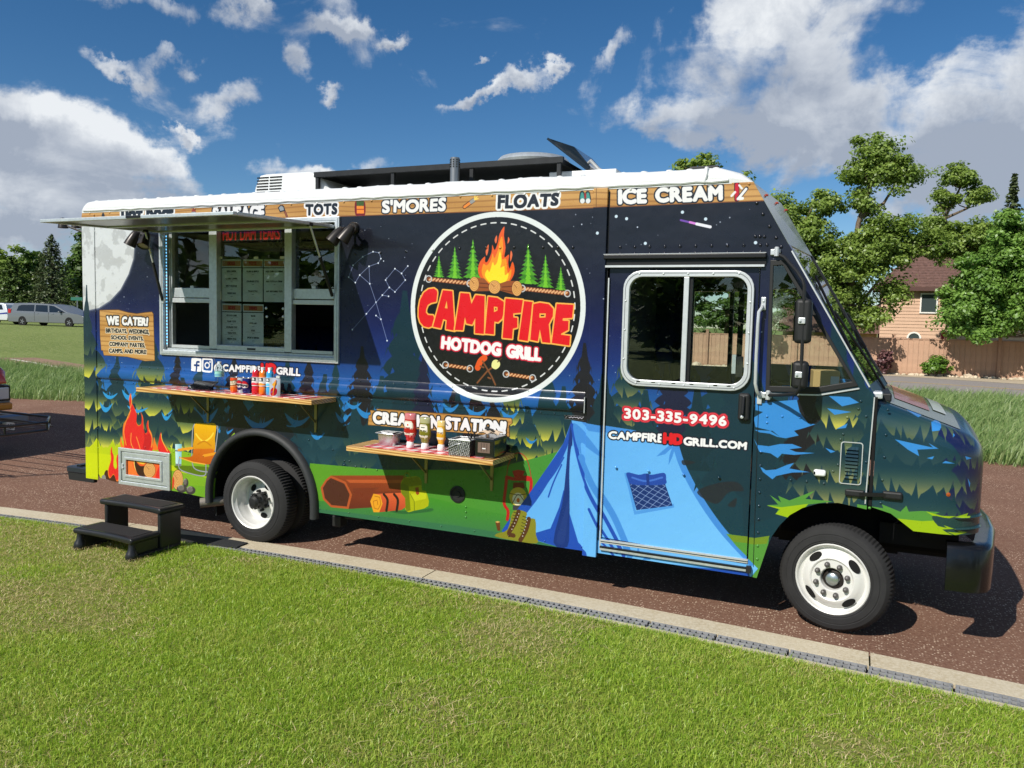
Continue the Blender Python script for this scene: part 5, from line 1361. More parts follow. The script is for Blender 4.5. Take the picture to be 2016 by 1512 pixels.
MB().box(((hx0+hx1)/2-13.5, -.04, ac[2]-.06), (hx1-hx0, .06, .10)).build('trim_band', M_TRIMW, house)
MB().box((PT(1858, 660, HY)[0]-13.5, -.08, ac[2]+.1), (.32, .1, .75)).build('wall_banner', mat('red_cloth', (150, 30, 40), .8), house)
ez, rz_ = PT(1820, 566, HY)[2], PT(1800, 503, HY)[2]
rf = MB(); ex0, ex1 = hx0-.5-13.5, hx1+.5-13.5
rf.add([(ex0, -.55, ez), (ex1, -.55, ez), (ex1-3.0, 4.0, rz_+1.0), (ex0+3.0, 4.0, rz_+1.0), (ex0, 8.5, ez), (ex1, 8.5, ez)], [(0, 1, 2, 3), (1, 5, 2), (5, 4, 3, 2), (4, 0, 3)])
roof = rf.build('roof', M_ROOFB, house)
sh_ = MB(); n = 16
for i in range(n):       # shingle courses, each a thin step proud of the next
    t0, t1 = i/n, (i+1)/n
    y0, y1 = -.55+4.55*t0, -.55+4.55*t1; z0, z1 = ez+(rz_+1.0-ez)*t0, ez+(rz_+1.0-ez)*t1
    k = int((ex1-ex0-6*t0)/.42)
    for j in range(k):
        xa = ex0+3.0*t0+.42*j+(.21 if i % 2 else 0); xb = xa+.40
        if xb > ex1-3.0*t0: continue
        lift = .05+.02*rng.random()
        sh_.add([(xa, y0, z0+lift), (xb, y0, z0+lift), (xb, y1, z1+.012), (xa, y1, z1+.012), (xa, y0, z0), (xb, y0, z0)], [(0, 1, 2, 3), (4, 5, 1, 0)])
o = sh_.build('shingle_courses', M_ROOFB, roof); tag(o, kind='stuff')
b = MB(); b.box(((ex0+ex1)/2, -.5, ez-.13), (ex1-ex0, .12, .26)); b.box(((ex0+ex1)/2, -.22, ez-.2), (ex1-ex0, .5, .06)); b.build('eaves', M_FASC, house)
lx = PT(1690, 650, HY)[0]
lh = thing('garage_wing', 'low brown-roofed wing left of the tan house above the fence', 'house', (lx-2.0, HY+1, 0))
MB().box((0, 3, 1.1), (6.5, 5, 2.2)).build('wall', M_SIDE, lh)
MB().add([(-3.6, -.1, 2.1), (3.6, -.1, 2.1), (3.6, 3, 4.2), (-3.6, 3, 4.2), (3.6, 6, 2.1), (-3.6, 6, 2.1)], [(0, 1, 2, 3), (3, 2, 4, 5), (1, 4, 2), (0, 3, 5)]).build('roof', M_ROOFB, lh)

# ------------------------------------------------------------------ parked cars
def parked_car(name, label, cat, loc, ang, prof, glass, L, W, mb_col, wheels, H, tail=True, stripe=None, rails=False):
    root = thing(name, label, cat, loc, ang, 'cars parked beyond the field')
    m_ = mat('car_paint_'+name, mb_col, .32, .35, coat=.4, rvar=.06)
    b = MB(); n = len(prof)
    secs = ((-W/2+.0, 0), (W/2, 0))
    top = max(z for _, z in prof); belt = H*.56
    def inset(z): return max(0, (z-belt))*.20
    vs = [(x, -W/2+inset(z), z) for x, z in prof] + [(x, W/2-inset(z), z) for x, z in prof]
    tri = tessellate_polygon([[Vector((x, z, 0)) for x, z in prof]])
    b.add(vs, [t for t in tri] + [(t[2]+n, t[1]+n, t[0]+n) for t in tri] + [(i, (i+1) % n, n+(i+1) % n, n+i) for i in range(n)])
    b.build('body', m_, root, bevel=.05, segs=3, smooth=True)
    gm = mat('car_window', (22, 26, 28), .06, spec=.8)
    for g_ in glass:
        k = len(g_)
        for sgn in (-1, 1):
            V = [(x, sgn*(W/2-inset(z)+.004), z) for x, z in g_]; MB().add(V, [tuple(range(k))]).build('window', gm, root)
    wt = mat('tyre', (34, 34, 35), .85, bump=.001); wr = mat('alloy', (150, 152, 156), .4, .7)
    for wx in wheels:
        for s_ in (-1, 1):
            R = .345
            w_ = MB().lathe([(R*.62, -.11), (R*.92, -.11), (R, -.06), (R, .06), (R*.92, .11), (R*.62, .11)], (wx, s_*(W/2-.10), R), 'Y', 20).build('wheel', wt, root, smooth=True)
            rb = MB(); rb.lathe([(R*.64, s_*.085), (R*.60, s_*.075), (R*.16, s_*.09), (.001, s_*.095)], (wx, s_*(W/2-.10), R), 'Y', 20)
            for k in range(5):
                a = 2*math.pi*k/5; rb.bar((wx, s_*(W/2-.10)+s_*.1, R), (wx+R*.58*math.cos(a), s_*(W/2-.10)+s_*.1, R+R*.58*math.sin(a)), .05, .03, (0, 1, 0))
            rb.build('rim', wr, w_)
            MB().lathe([(.001, -.02), (R*1.16, -.02), (R*1.16, .012), (.001, .012)], (wx, s_*(W/2-.006), R*1.02), 'Y', 20).build('wheel_arch', mat('arch_black', (16, 16, 16), .9), root)
    return root, m_
VP = gz(70, 641, 63.0); VF = gz(170, 646, 60.5)
vang = math.atan2(-.10, 1.0)
D_ = 63.0
vA = np.array(gz(66, 641, 63.4)); vB = np.array(gz(157, 645, 62.0)); vdir = vB-vA; wb = np.hypot(vdir[0], vdir[1]); vang = math.atan2(vdir[1], vdir[0])
van_z = float(vA[2])-.06
k = wb/3.08
L0 = 5.15*k; W0 = 2.0; 
sc = lambda P: [((x)*k, z*1.02) for x, z in P]
van, vm = parked_car('minivan', 'silver minivan parked side-on in front of the dark spruces', 'van', (vA[0], vA[1], van_z), vang,
    sc([(-.95, .28), (-1.0, .55), (-.98, .95), (-.93, 1.12), (-.72, 1.62), (-.60, 1.72), (.4, 1.76), (1.6, 1.70), (2.1, 1.62), (3.05, 1.08), (3.75, .95), (4.05, .78), (4.12, .55), (4.08, .26)]),
    [sc([(-.40, 1.14), (-.30, 1.52), (-.1, 1.60), (.75, 1.62), (.78, 1.12)]), sc([(.86, 1.12), (.84, 1.62), (1.62, 1.60), (1.70, 1.08)]), sc([(1.80, 1.08), (1.72, 1.60), (2.05, 1.55), (2.85, 1.08)])], L0, W0, (112, 116, 120), [0, 3.08*k], 1.75)
rb_ = MB().add([(-.955*k-.012, -.7, 1.16), (-.955*k-.012, .7, 1.16), (-.75*k-.012, .62, 1.60), (-.75*k-.012, -.62, 1.60)], [(0, 1, 2, 3)]); rb_.build('rear_window', mat('car_window'), van)
tl = mat('tail_lamp', (170, 20, 26), .25)
for s_ in (-1, 1): MB().box((-.86*k, s_*.93, 1.13), (.30, .16, .34)).build('tail_lamp', tl, van, bevel=.03)
MB().box((-1.0*k-.02, 0, .92), (.02, .34, .16)).build('number_plate', M_TRIMW, van)
for x in (.95, 1.95): MB().box((x*k+.1, -W0/2-.012, .98), (.20, .03, .04)).build('door_handle', wrm if False else mat('alloy'), van)
MB().box((2.55*k, -W0/2-.1, 1.14), (.16, .2, .14)).build('door_mirror', vm, van, bevel=.03)
for s_ in (-1, 1): MB().bar((-.5*k, s_*.62, 1.80), (1.7*k, s_*.62, 1.76), .04, .04).build('roof_rail', mat('rail_black', (30, 30, 30), .5), van)
for x in (.82, 1.75): MB().box((x*k, -W0/2-.001, .75), (.012, .012, .72)).build('door_seam', mat('arch_black'), van)
sA = np.array(gz(-48, 634, 66.5)); 
suv, sm = parked_car('police_suv', 'white sport utility vehicle with blue side stripe behind the silver minivan', 'car', (sA[0], sA[1], float(sA[2])-.02), vang,
    [(-.95, .35), (-1.0, .6), (-.6, .98), (.1, 1.08), (.9, 1.62), (1.4, 1.72), (4.0, 1.72), (4.35, 1.60), (4.62, 1.08), (4.70, .6), (4.62, .32)],
    [[(2.9, 1.16), (2.9, 1.58), (3.95, 1.58), (4.18, 1.18)], [(1.65, 1.14), (1.6, 1.56), (2.82, 1.58), (2.82, 1.14)]], 5, 1.95, (214, 216, 218), [0, 3.4], 1.72)
MB().add([(1.2, -.985, .60), (4.66, -.985, .86), (4.62, -.985, .98), (3.4, -.985, .84), (1.2, -.985, .72)], [(0, 1, 2, 3, 4)]).build('stripe', mat('blue_stripe', (32, 48, 130), .4), suv)
MB().add([(1.6+.5*math.cos(a), -.986, .99+.15*math.sin(a)) for a in np.linspace(0, 6.28, 14, endpoint=False)], [tuple(range(14))]).build('door_badge', mat('blue_stripe'), suv)
b = MB(); b.lathe([(.05, 0), (.05, 2.6)], (0, 0, 0), 'Z', 8); g_ = gz(153, 640, 72); st = thing('street_sign', 'small green street sign on a pole right of the minivan', 'sign', g_)
b.build('pole', mat('alloy'), st); MB().box((0, -.05, 2.3), (1.5, .03, .28)).build('sign_plate', mat('sign_green', (40, 100, 84), .5), st)

# ------------------------------------------------------------------ the food truck
truck = thing('food_truck', 'dark blue wrapped food truck with painted campfire scene and open serving hatch', 'food truck')
TW = 2.35
M_WRAP = mat('wrap_vinyl', rough=.28, img=WRAP, img_gain=.80, spec=.5, coat=.25, rvar=.08, ripple=.012)
M_WHITE = mat('roof_white', (208, 211, 211), .45, var=.05, vscale=3, dirt=.10, bump=.0015, bscale=14)
M_SILV = mat('brushed_aluminium', (204, 210, 212), .42, .65, var=.12, vscale=30, rvar=.15)
M_SILV2 = mat('door_frame_metal', (206, 210, 212), .38, .45, var=.06, vscale=24, rvar=.1)
M_BLK = mat('black_plastic', (26, 27, 28), .55, rvar=.15)
M_BLK2 = mat('black_trim', (18, 18, 20), .4)
M_DARK = mat('dark_cavity', (12, 12, 12), .95)
M_INT = mat('cab_interior', (44, 46, 48), .8)
M_CHAS = mat('chassis', (20, 20, 20), .8)
M_GLASS = glass_mat('window_glass', (246, 250, 248), 1.0)
M_GLASS2 = glass_mat('tinted_glass', (238, 241, 238), 1.2)
M_TYRE = mat('tyre_rubber', (36, 36, 37), .82, var=.25, vscale=7, bump=.0012, bscale=90)
M_RIM = mat('rim_white', (214, 214, 210), .38, .15, dirt=.22, rvar=.1)
M_RUBBER = mat('flare_rubber', (44, 46, 48), .6, rvar=.1, bump=.0006, bscale=150)
def XZ(pts, y=0.0): return [SP(u, v, y) for u, v in pts]

ARCH_R = [(2.46+.64*math.cos(a), .44+.655*math.sin(a)) for a in np.linspace(math.pi, 0, 22)]
ARCH_F = XZ([(1512, 1072), (1520, 1055), (1535, 1034), (1555, 1014), (1580, 1000), (1612, 991), (1650, 990), (1690, 999), (1706, 1003)])
zr = 3.336
outer = [(0.0, zr)] + [SP(170.5, 929), SP(194, 932), SP(198, 941), SP(236, 951), SP(345, 967)] + [(1.82, .375)] + ARCH_R + [(3.10, .392)] \
    + [SP(1080, 1074.7), SP(1180, 1089), SP(1472, 1134), SP(1489.5, 1138)] + ARCH_F + [(7.948, 1.80), (7.05, zr)]
outer[1] = (0.0, outer[1][1])
H_WIN = [(1.185, 1.875), (3.335, 1.875), (3.335, 3.15), (1.185, 3.15)]
H_DOOR = [(5.962, .505), (7.142, .458), (7.132, 2.752), (5.956, 2.752)]
H_QW = XZ([(1517, 512), (1546, 512), (1690, 760), (1612, 773), (1507, 771)])
MB().prism(outer, 0.0, .045, 'Y', [H_WIN, H_DOOR, H_QW]).build('side_wall', M_WRAP, truck, uvfn=wrap_uv)
# far side, rear, floor, ceiling, partition
far_holes = [[(6.22, 1.85), (6.80, 1.85), (6.80, 2.63), (6.22, 2.63)], [(6.99, 1.9), (7.75, 1.9), (7.22, 2.66), (6.99, 2.66)]]
MB().prism([(0, .40), (1.8, .38), (1.8, 1.1), (3.1, 1.1), (3.1, .39), (7.2, .37), (7.3, .9), (7.94, 1.0), (7.948, 1.8), (7.05, zr), (0, zr)], TW-.045, TW, 'Y', far_holes).build('far_wall', M_WRAP, truck, uvfn=wrap_uv)
b = MB(); 
for h in far_holes: b.prism(h, TW-.03, TW-.024, 'Y')
b.build('far_glass', M_GLASS, truck)
MB().box((.02, TW/2, 1.87), (.04, TW-.1, 2.92)).build('rear_wall', M_WHITE, truck)
MB().box((3.0, TW/2+.29, .74), (5.9, TW-.68, .06)).box((.9, .33, .74), (1.7, .56, .06)).box((4.55, .33, .74), (2.8, .56, .06)).box((6.55, TW/2, .60), (1.2, TW-.1, .06)).build('floor', M_INT, truck)
MB().box((3.5, TW/2, 3.31), (6.95, TW-.1, .03)).build('ceiling', M_INT, truck)
MB().box((5.80, 1.65, 2.0), (.04, 1.3, 2.6)).build('partition', M_INT, truck)
kb = MB(); kb.box((2.4, 2.1, 1.2), (4.2, .4, .9)).box((1.2, 2.12, 2.5), (1.6, .3, .7)).box((4.3, 2.05, 2.2), (1.2, .5, 1.6))
kb.build('kitchen_counter', mat('kitchen_dark', (30, 30, 32), .6), truck)
# rear corner post
MB().box((.098, -.004, 1.86), (.19, .010, 2.90)).build('corner_post', M_WRAP, truck, uvfn=wrap_uv, bevel=.003)
# ------ roof
def prof(k=1.0, rise=.135):
    r = .085; P = [(0.0, 0.0), (0.0, rise-r)]
    for a in np.linspace(math.pi, math.pi/2, 7): P.append((r+r*math.cos(a), rise-r+r*math.sin(a)))
    half = P + [(TW*.25, rise+.03), (TW*.5, rise+.045)]
    full = half + [(TW-y, z) for y, z in half[-2::-1]]
    return full
pf = prof(); m_ = len(pf)
st = [(-.002, 0.0), (.0, .40), (.02, .72), (.05, .90), (.10, .99), (.18, 1.0)] + [(x, 1.0) for x in np.arange(.5, 6.7, .25)] + [(6.72, 1.0), (6.80, .96), (6.88, .84), (6.95, .64), (7.0, .42), (7.04, .16), (7.055, 0.0)]
b = MB(); vs = []
for x, k in st:
    for y, z in pf:
        wob = .004*math.sin(x*17+y*9)+.003*math.sin(x*41)
        e = .02*(1-k) if x > 6.5 else .006*(1-k)
        vs.append((x, y*(1-2*e/TW)+e - .004, 3.330 + z*k + (wob if 0 < k and z > .06 else 0)))
b.add(vs, [(i*m_+j, i*m_+j+1, (i+1)*m_+j+1, (i+1)*m_+j) for i in range(len(st)-1) for j in range(m_-1)])
b.build('roof', M_WHITE, truck, smooth=True, angle=60)
b = MB()
for i in range(38):
    x = .15+.178*i; b.lathe([(.034, -.006), (.028, .004), (.012, .009), (.001, .010)], (x+.03*rng.random(), .075+.01*rng.random(), 3.462), 'Z', 8)
b.tube([(x, -.006, 3.352+.004*math.sin(x*23)) for x in np.arange(.03, 6.95, .12)], .011, 6)
tag(b.build('roof_sealant', M_WHITE, truck, smooth=True), kind='stuff')
MB().tube([(6.69, -.008, 3.345), (6.70, -.008, 3.40), (6.70, .02, 3.455), (6.69, .12, 3.475)], [.012, .018, .016, .012], 7).build('roof_seam', M_WHITE, truck, smooth=True)
# ------ belt rail
P = [(0, 1.497), (-.003, 1.497), (-.005, 1.530), (-.014, 1.540)] + [(-.016-.022*math.sin(a), 1.598-.056*math.cos(a)) for a in np.linspace(.3, math.pi-.3, 8)] + [(-.014, 1.656), (-.005, 1.668), (-.003, 1.698), (0, 1.703)]
b = MB(); xs = [.215]+list(np.arange(.5, 5.7, .4))+[5.80]
vs = [(x, y, z) for x in xs for y, z in P]; n = len(P)
b.add(vs, [(i*n+j, i*n+j+1, (i+1)*n+j+1, (i+1)*n+j) for i in range(len(xs)-1) for j in range(n-1)] + [tuple(range(n)), tuple(range((len(xs)-1)*n, len(xs)*n))[::-1]])
b.build('belt_rail', M_WRAP, truck, uvfn=wrap_uv, smooth=True, angle=30)
MB().box((5.805, -.014, 1.598), (.006, .034, .13)).build('rail_end', M_SILV2, truck)
# ------ door pillar and track
MB().box((5.885, -.014, 1.845), (.118, .034, 2.985)).build('door_pillar', M_WRAP, truck, uvfn=wrap_uv, bevel=.004)
MB().box((5.951, .008, 1.9), (.012, .02, 2.82)).build('door_track', M_BLK2, truck)
MB().box((5.967, .006, 1.53), (.010, .014, 2.2)).build('door_edge_strip', M_SILV2, truck)
# ------ sliding door
def rrect(x0, x1, z0, z1, r, n=6):
    P = []
    for cx, cz, a0 in ((x1-r, z1-r, 0), (x0+r, z1-r, 90), (x0+r, z0+r, 180), (x1-r, z0+r, 270)):
        for k in range(n+1):
            a = math.radians(a0+90*k/n); P.append((cx+r*math.cos(a), cz+r*math.sin(a)))
    return P
door = MB().prism([(5.972, .515), (7.128, .470), (7.122, 2.735), (5.97, 2.735)], .018, .05, 'Y', [rrect(6.125, 7.06, 1.812, 2.652, .11)]).build('sliding_door', M_WRAP, truck, uvfn=wrap_uv)
q0, q1 = rrect(6.092, 7.094, 1.778, 2.686, .14), rrect(6.142, 7.046, 1.828, 2.638, .10)
wf = MB().prism(q0, -.012, .03, 'Y', [q1]).build('window_frame', M_SILV2, door, bevel=.006)
MB().prism(rrect(6.108, 7.078, 1.794, 2.670, .13), -.0135, -.010, 'Y', [rrect(6.113, 7.073, 1.799, 2.665, .127)]).build('frame_groove', mat('frame_line', (110, 114, 118), .5), door)
MB().box((6.590, .006, 2.233), (.040, .03, .808)).build('window_divider', M_SILV2, door, bevel=.004)
MB().box((6.625, .02, 2.233), (.020, .02, .80)).build('sash_edge', M_BLK2, door)
MB().prism(rrect(6.145, 6.59, 1.832, 2.634, .09), .018, .023, 'Y').build('pane', M_GLASS2, door)
MB().prism(rrect(6.60, 7.043, 1.832, 2.634, .09), .030, .035, 'Y').build('pane', M_GLASS, door)
b = MB()
for i in range(5):
    for z in (2.662, 1.802): b.lathe([(.009, .0), (.006, -.006), (.001, -.007)], (6.22+.19*i, -.012, z), 'Y', 8)
for i in range(3):
    for x in (6.116, 7.07): b.lathe([(.009, .0), (.006, -.006), (.001, -.007)], (x, -.012, 1.99+.23*i), 'Y', 8)
tag(b.build('frame_rivets', M_SILV2, door), kind='stuff')
b = MB()
for x in (6.24, 6.36, 6.52, 6.66, 6.84, 6.94): b.box((x, -.014, 1.816), (.028, .004, .008))
tag(b.build('drain_slots', M_BLK2, door), kind='stuff')
a, c = SP(1182.5, 1065), SP(1472, 1105.5)
MB().bar((a[0], .008, a[1]), (c[0], .008, c[1]), .02, .030).build('door_sill_rail', M_SILV2, truck)
MB().bar((a[0], -.004, a[1]), (c[0], -.004, c[1]), .006, .004).build('rail_groove', M_BLK2, truck)
a, c = SP(1182, 1079), SP(1470, 1121.5)
MB().bar((a[0], -.012, a[1]), (c[0], -.012, c[1]), .024, .018).build('lower_track', M_SILV, truck)
MB().bar((a[0], -.014, a[1]+.016), (c[0], -.014, c[1]+.016), .022, .014).build('track_slot', M_BLK2, truck)
MB().box((c[0]+.015, -.02, c[1]+.01), (.034, .04, .05)).build('track_stop', M_BLK, truck)
# header rails above the door
z0 = SP(1350, 505)[1]; 
MB().box((6.55, -.022, z0), (1.24, .044, .036)).build('drip_rail', M_BLK2, truck, bevel=.006)
MB().box((6.55, -.026, z0+.020), (1.24, .040, .004)).build('rail_lip', M_SILV2, truck)
MB().box((6.55, -.008, z0-.042), (1.24, .012, .046)).build('rail_shadow_gap', M_BLK2, truck)
MB().box((6.55, -.015, z0-.074), (1.22, .03, .016)).build('chrome_strip', M_SILV2, truck)
# latch and grab handle
x0, z1 = SP(1467, 774); x1, z2 = SP(1464, 828)
lt = MB().box((x0-.003, .0, (z1+z2)/2), (.085, .05, z1-z2)).build('door_latch', M_BLK, truck, bevel=.02, segs=3)
MB().bar((x0-.005, -.03, z1-.02), (x0-.008, -.045, z2+.05), .028, .022, (1, 0, 0)).build('latch_handle', M_BLK2, lt, bevel=.006)
MB().lathe([(.012, 0), (.012, -.008), (.001, -.01)], (x0-.012, -.026, z2+.03), 'Y', 10).build('key_lock', M_SILV2, lt)
gp = [(1501, 601, -.005), (1500, 606, -.05), (1494, 614, -.07), (1492, 640, -.072), (1489, 700, -.072), (1487, 755, -.072), (1490, 770, -.066), (1495, 779, -.03), (1495, 781, -.005)]
gh = MB().tube([on_y([(u, v)], y)[0] for u, v, y in gp], .0125, 8).build('grab_handle', M_SILV2, truck, smooth=True)
for u, v in ((1503.5, 598), (1495.5, 783)):
    x, z = SP(u, v); MB().box((x, -.008, z), (.036, .016, .098)).build('handle_bracket', M_SILV2, gh, bevel=.006)
    MB().lathe([(.008, -.016), (.008, -.022), (.001, -.023)], (x, 0, z+.02), 'Y', 8).build('bolt', M_SILV, gh)
# ------ rivets
b = MB()
def riv(x, z, r=.0085, y=0.0):
    r *= 1.35
    b.lathe([(r, y), (r*.8, y-r*.45), (r*.3, y-r*.62), (.0005, y-r*.64)], (x, 0, z), 'Y', 7)
for i in range(24): riv(.12+.30*i, 3.322)
for z in (1.512, 1.683):
    for i in range(46): riv(.26+.12*i, z, .006, -.004)
for i in range(13): riv(.192, .55+.215*i, .007)
for (u0, v0, u1, v1, n) in ((1221, 486.5, 1497, 482.5, 10), (1221, 500, 1497, 497, 10), (930, 487.5, 1128, 487, 8), (700, 500, 905, 489, 5)):
    A0, A1 = SP(u0, v0), SP(u1, v1)
    for i in range(n): t = i/(n-1); riv(A0[0]+(A1[0]-A0[0])*t, A0[1]+(A1[1]-A0[1])*t, .0105)
for u, v in ((1487, 465.5), (1496, 465.5), (1505, 466), (1490, 400), (1502, 422), (1515, 446), (1528, 468), (1538, 486), (1510, 482), (1536, 496)): riv(*SP(u, v), .0105)
A0, A1 = SP(1494, 890), SP(1486.5, 1100)
for i in range(9): t = i/8; riv(A0[0]+(A1[0]-A0[0])*t+.015, A0[1]+(A1[1]-A0[1])*t, .009)
for u, v in ((1510, 820), (1540, 820), (1575, 822), (1668, 822), (1705, 820), (1655, 865), (1650, 915), (1705, 910), (1640, 928), (1588, 948), (1557, 945), (1622, 952), (1510, 832), (1660, 855), (1695, 790), (1690, 805)): riv(*SP(u, v), .008)
A0, A1 = SP(240, 944), SP(410, 975)
for (p0, p1, n) in (((630, 1001), (1145, 1076), 9), ((1290, 1098), (1470, 1124), 4), ((232, 873), (430, 902), 8)):
    A0, A1 = SP(*p0), SP(*p1)
    for i in range(n): t = i/(n-1); riv(A0[0]+(A1[0]-A0[0])*t, A0[1]+(A1[1]-A0[1])*t, .007)
for u, v in ((678, 907), (688, 908), (678, 915), (700, 918), (720, 920), (742, 925), (917, 998), (917, 1008), (917, 1018), (630, 862), (608, 866), (655, 885), (800, 935), (1212, 920), (1276, 927), (1345, 934), (1415, 940)): riv(*SP(u, v), .0085)
tag(b.build('rivets', M_WRAP, truck, uvfn=wrap_uv, smooth=True, angle=180), kind='stuff')
# panel seams (thin proud lips)
b = MB(); 
for (u0, v0, u1, v1) in ((1494, 780, 1483, 1116), (1176, 372, 1174.5, 408)):
    A0, A1 = SP(u0, v0), SP(u1, v1); b.bar((A0[0], -.001, A0[1]), (A1[0], -.001, A1[1]), .003, .004)
tag(b.build('panel_seams', M_BLK2, truck), kind='stuff')
# ------ serving window
SY = .065
sw = MB(); X0, X1, Z0_, Z1_ = 1.143, 3.384, 1.832, 3.195
sw.prism([(X0, Z0_), (X1, Z0_), (X1, Z1_), (X0, Z1_)], -.022, .02, 'Y', [[(X0+.052, Z0_+.055), (X1-.052, Z0_+.055), (X1-.052, Z1_-.055), (X0+.052, Z1_-.055)]])
sv = sw.build('service_window', M_SILV, truck, bevel=.006)
MB().prism([(X0+.018, Z0_+.018), (X1-.018, Z0_+.018), (X1-.018, Z1_-.018), (X0+.018, Z1_-.018)], -.027, -.020, 'Y', [[(X0+.034, Z0_+.036), (X1-.034, Z0_+.036), (X1-.034, Z1_-.036), (X0+.034, Z1_-.036)]]).build('frame_ridge', M_SILV, sv)
WX = lambda u, v=560: SP(u, v, SY)[0]
WZ = lambda v, u=500: SP(u, v, SY)[1]
inn = MB().prism([(X0+.045, Z0_+.045), (X1-.045, Z0_+.045), (X1-.045, Z1_-.045), (X0+.045, Z1_-.045)], .02, .10, 'Y', [[(X0+.058, Z0_+.075), (X1-.058, Z0_+.075), (X1-.058, Z1_-.05), (X0+.058, Z1_-.05)]]).build('inner_frame', M_SILV, sv)
xl0, xl1, xc0, xc1, xr0, xr1 = WX(342), WX(417), WX(432), WX(565), WX(579), WX(660)
zb, zt = 1.915, 3.13
MB().box(((X0+.06+xl0)/2, .07, (zb+zt)/2), (xl0-X0-.065, .05, zt-zb)).build('jamb', M_SILV, sv, bevel=.004)
for a_, c_ in ((xl1, xc0), (xc1, xr0)): MB().box(((a_+c_)/2, .06, (zb+zt)/2), (c_-a_, .07, zt-zb)).build('mullion', M_SILV, sv, bevel=.005)
zs0, zs1 = WZ(586, 380), WZ(567, 380)
for a_, c_ in ((xl0, xl1), (xr0, xr1)):
    MB().box(((a_+c_)/2, .075, (zs0+zs1)/2), (c_-a_, .04, zs1-zs0)).build('sash_rail', M_SILV, sv, bevel=.003)
    MB().box(((a_+c_)/2, .06, zs0-.03), (c_-a_, .03, .045)).build('sash_rail', M_SILV2, sv, bevel=.003)
    MB().box(((a_+c_)/2, .085, (zs1+zt)/2), (c_-a_, .005, zt-zs1)).build('pane', M_GLASS2, sv)
    MB().box(((a_+c_)/2, .07, zs1+.012), (.045, .03, .022)).build('sash_lock', M_SILV2, sv)
    MB().box(((a_+c_)/2, .06, zb+.012), (c_-a_, .06, .03)).build('sill', M_SILV2, sv)
MB().box(((xc0+xc1)/2, .085, (zb+zt)/2), (xc1-xc0, .005, zt-zb)).build('pane', M_GLASS2, sv)
MB().box(((xc0+xc1)/2, .05, zb+.02), (xc1-xc0, .05, .05)).build('sill', M_SILV, sv, bevel=.004)
MB().box(((xc0+xc1)/2+.02, .022, zb+.016), (.10, .006, .018)).build('maker_sticker', M_BLK2, sv)
MB().box((X1-.056, .06, (zb+zt)/2), (.012, .06, zt-zb)).build('jamb', M_SILV, sv)
# led strip on the left reveal
lc = MB().box((X0+.077, .012, 2.5), (.014, .010, 1.16)).build('led_strip', mat('strip_pcb', (150, 160, 168), .5), sv)
b = MB()
for i in range(34): b.box((X0+.077, .0055, 1.95+.0335*i), (.011, .004, .013))
tag(b.build('led_lamps', mat('led_blue', (120, 200, 255), .4, emit=(120, 200, 255), estr=1.6), lc), kind='stuff')
# scrolling sign
LED = Art(512, 64, lambda p: np.asarray(p, float), (8, 8, 10))
LED.text('HOT DAM YEARS', [(20, 92), (492, 92), (492, 8), (20, 8)], (230, 30, 30), bold=.03, jit=0)
for i in range(0, 512, 7): LED.a[:, i:i+2] *= .25
for i in range(0, 64, 7): LED.a[i:i+2] *= .25
LED.a[56:62, 12:500:9] = (60, 60, 240); LED.a[20:56:9, 496:502] = (60, 60, 240)
LEDI = LED.image('led_sign_print')
ms = bpy.data.materials.new('led_sign_face'); ms.use_nodes = True; NN = NT(ms.node_tree); bb = ms.node_tree.nodes['Principled BSDF']
ti = NN.n('ShaderNodeTexImage'); ti.image = LEDI; NN.link(ti.outputs[0], bb.inputs['Base Color']); NN.link(ti.outputs[0], bb.inputs['Emission Color']); bb.inputs['Emission Strength'].default_value = .45
sx0, sx1 = SP(436, 466, .12)[0], SP(557, 466, .12)[0]; sz0, sz1 = SP(500, 474, .12)[1], SP(500, 456, .12)[1]
def face(name, x0, x1, z0, z1, y, m, par, th=.004, uv=(0, 0, 1, 1)):
    o = MB().box(((x0+x1)/2, y, (z0+z1)/2), (x1-x0, th, z1-z0)).build(name, m, par, uvfn=lambda c: (uv[0]+(uv[2]-uv[0])*(c[0]-x0)/(x1-x0), uv[1]+(uv[3]-uv[1])*(c[2]-z0)/(z1-z0))); return o
face('scrolling_sign', sx0, sx1, sz0, sz1+.0, .12, ms, sv, .02)
# menu sheets taped inside the glass
mq_ = Q(420, 480, 6.875)
def menu(title, lines, seed, sub=True):
    A = Art(220, 470, lambda p: np.asarray(p, float), (232, 240, 250))
    r = np.random.default_rng(seed)
    yy, xx = np.mgrid[0:470, 0:220]
    A.a += (np.sin(xx*.03+seed)*np.cos(yy*.02)*10)[..., None]*np.array([.4, .7, 1.0])
    A.poly([(0, 372), (220, 372), (220, 382), (0, 382)], (20, 22, 24))
    A.poly([(8, 396), (212, 392), (214, 452), (6, 456)], (196, 140, 92))
    for k in range(5): A.line([(8, 402+11*k), (212, 400+11*k)], 1.5, (160, 104, 64))
    A.text(title, [(70, 442), (150, 442), (150, 408), (70, 408)], (176, 40, 36), bold=.08, jit=0)
    y = 345
    for tx, small in lines:
        w = min(190, 9.5*len(tx)); A.text(tx, [(110-w/2, y), (110+w/2, y), (110+w/2, y-17), (110-w/2, y-17)], (30, 34, 38), bold=.05, jit=0)
        if small: 
            for q in range(16): A.line([(30+10*q, y-27), (30+10*q+r.uniform(3, 7), y-27)], 2.4, (80, 84, 90))
        A.line([(100, y-46), (122, y-44)], 4, (60, 62, 68))
        y -= 330//max(3, len(lines))
    return A.image('menu_'+title.lower())
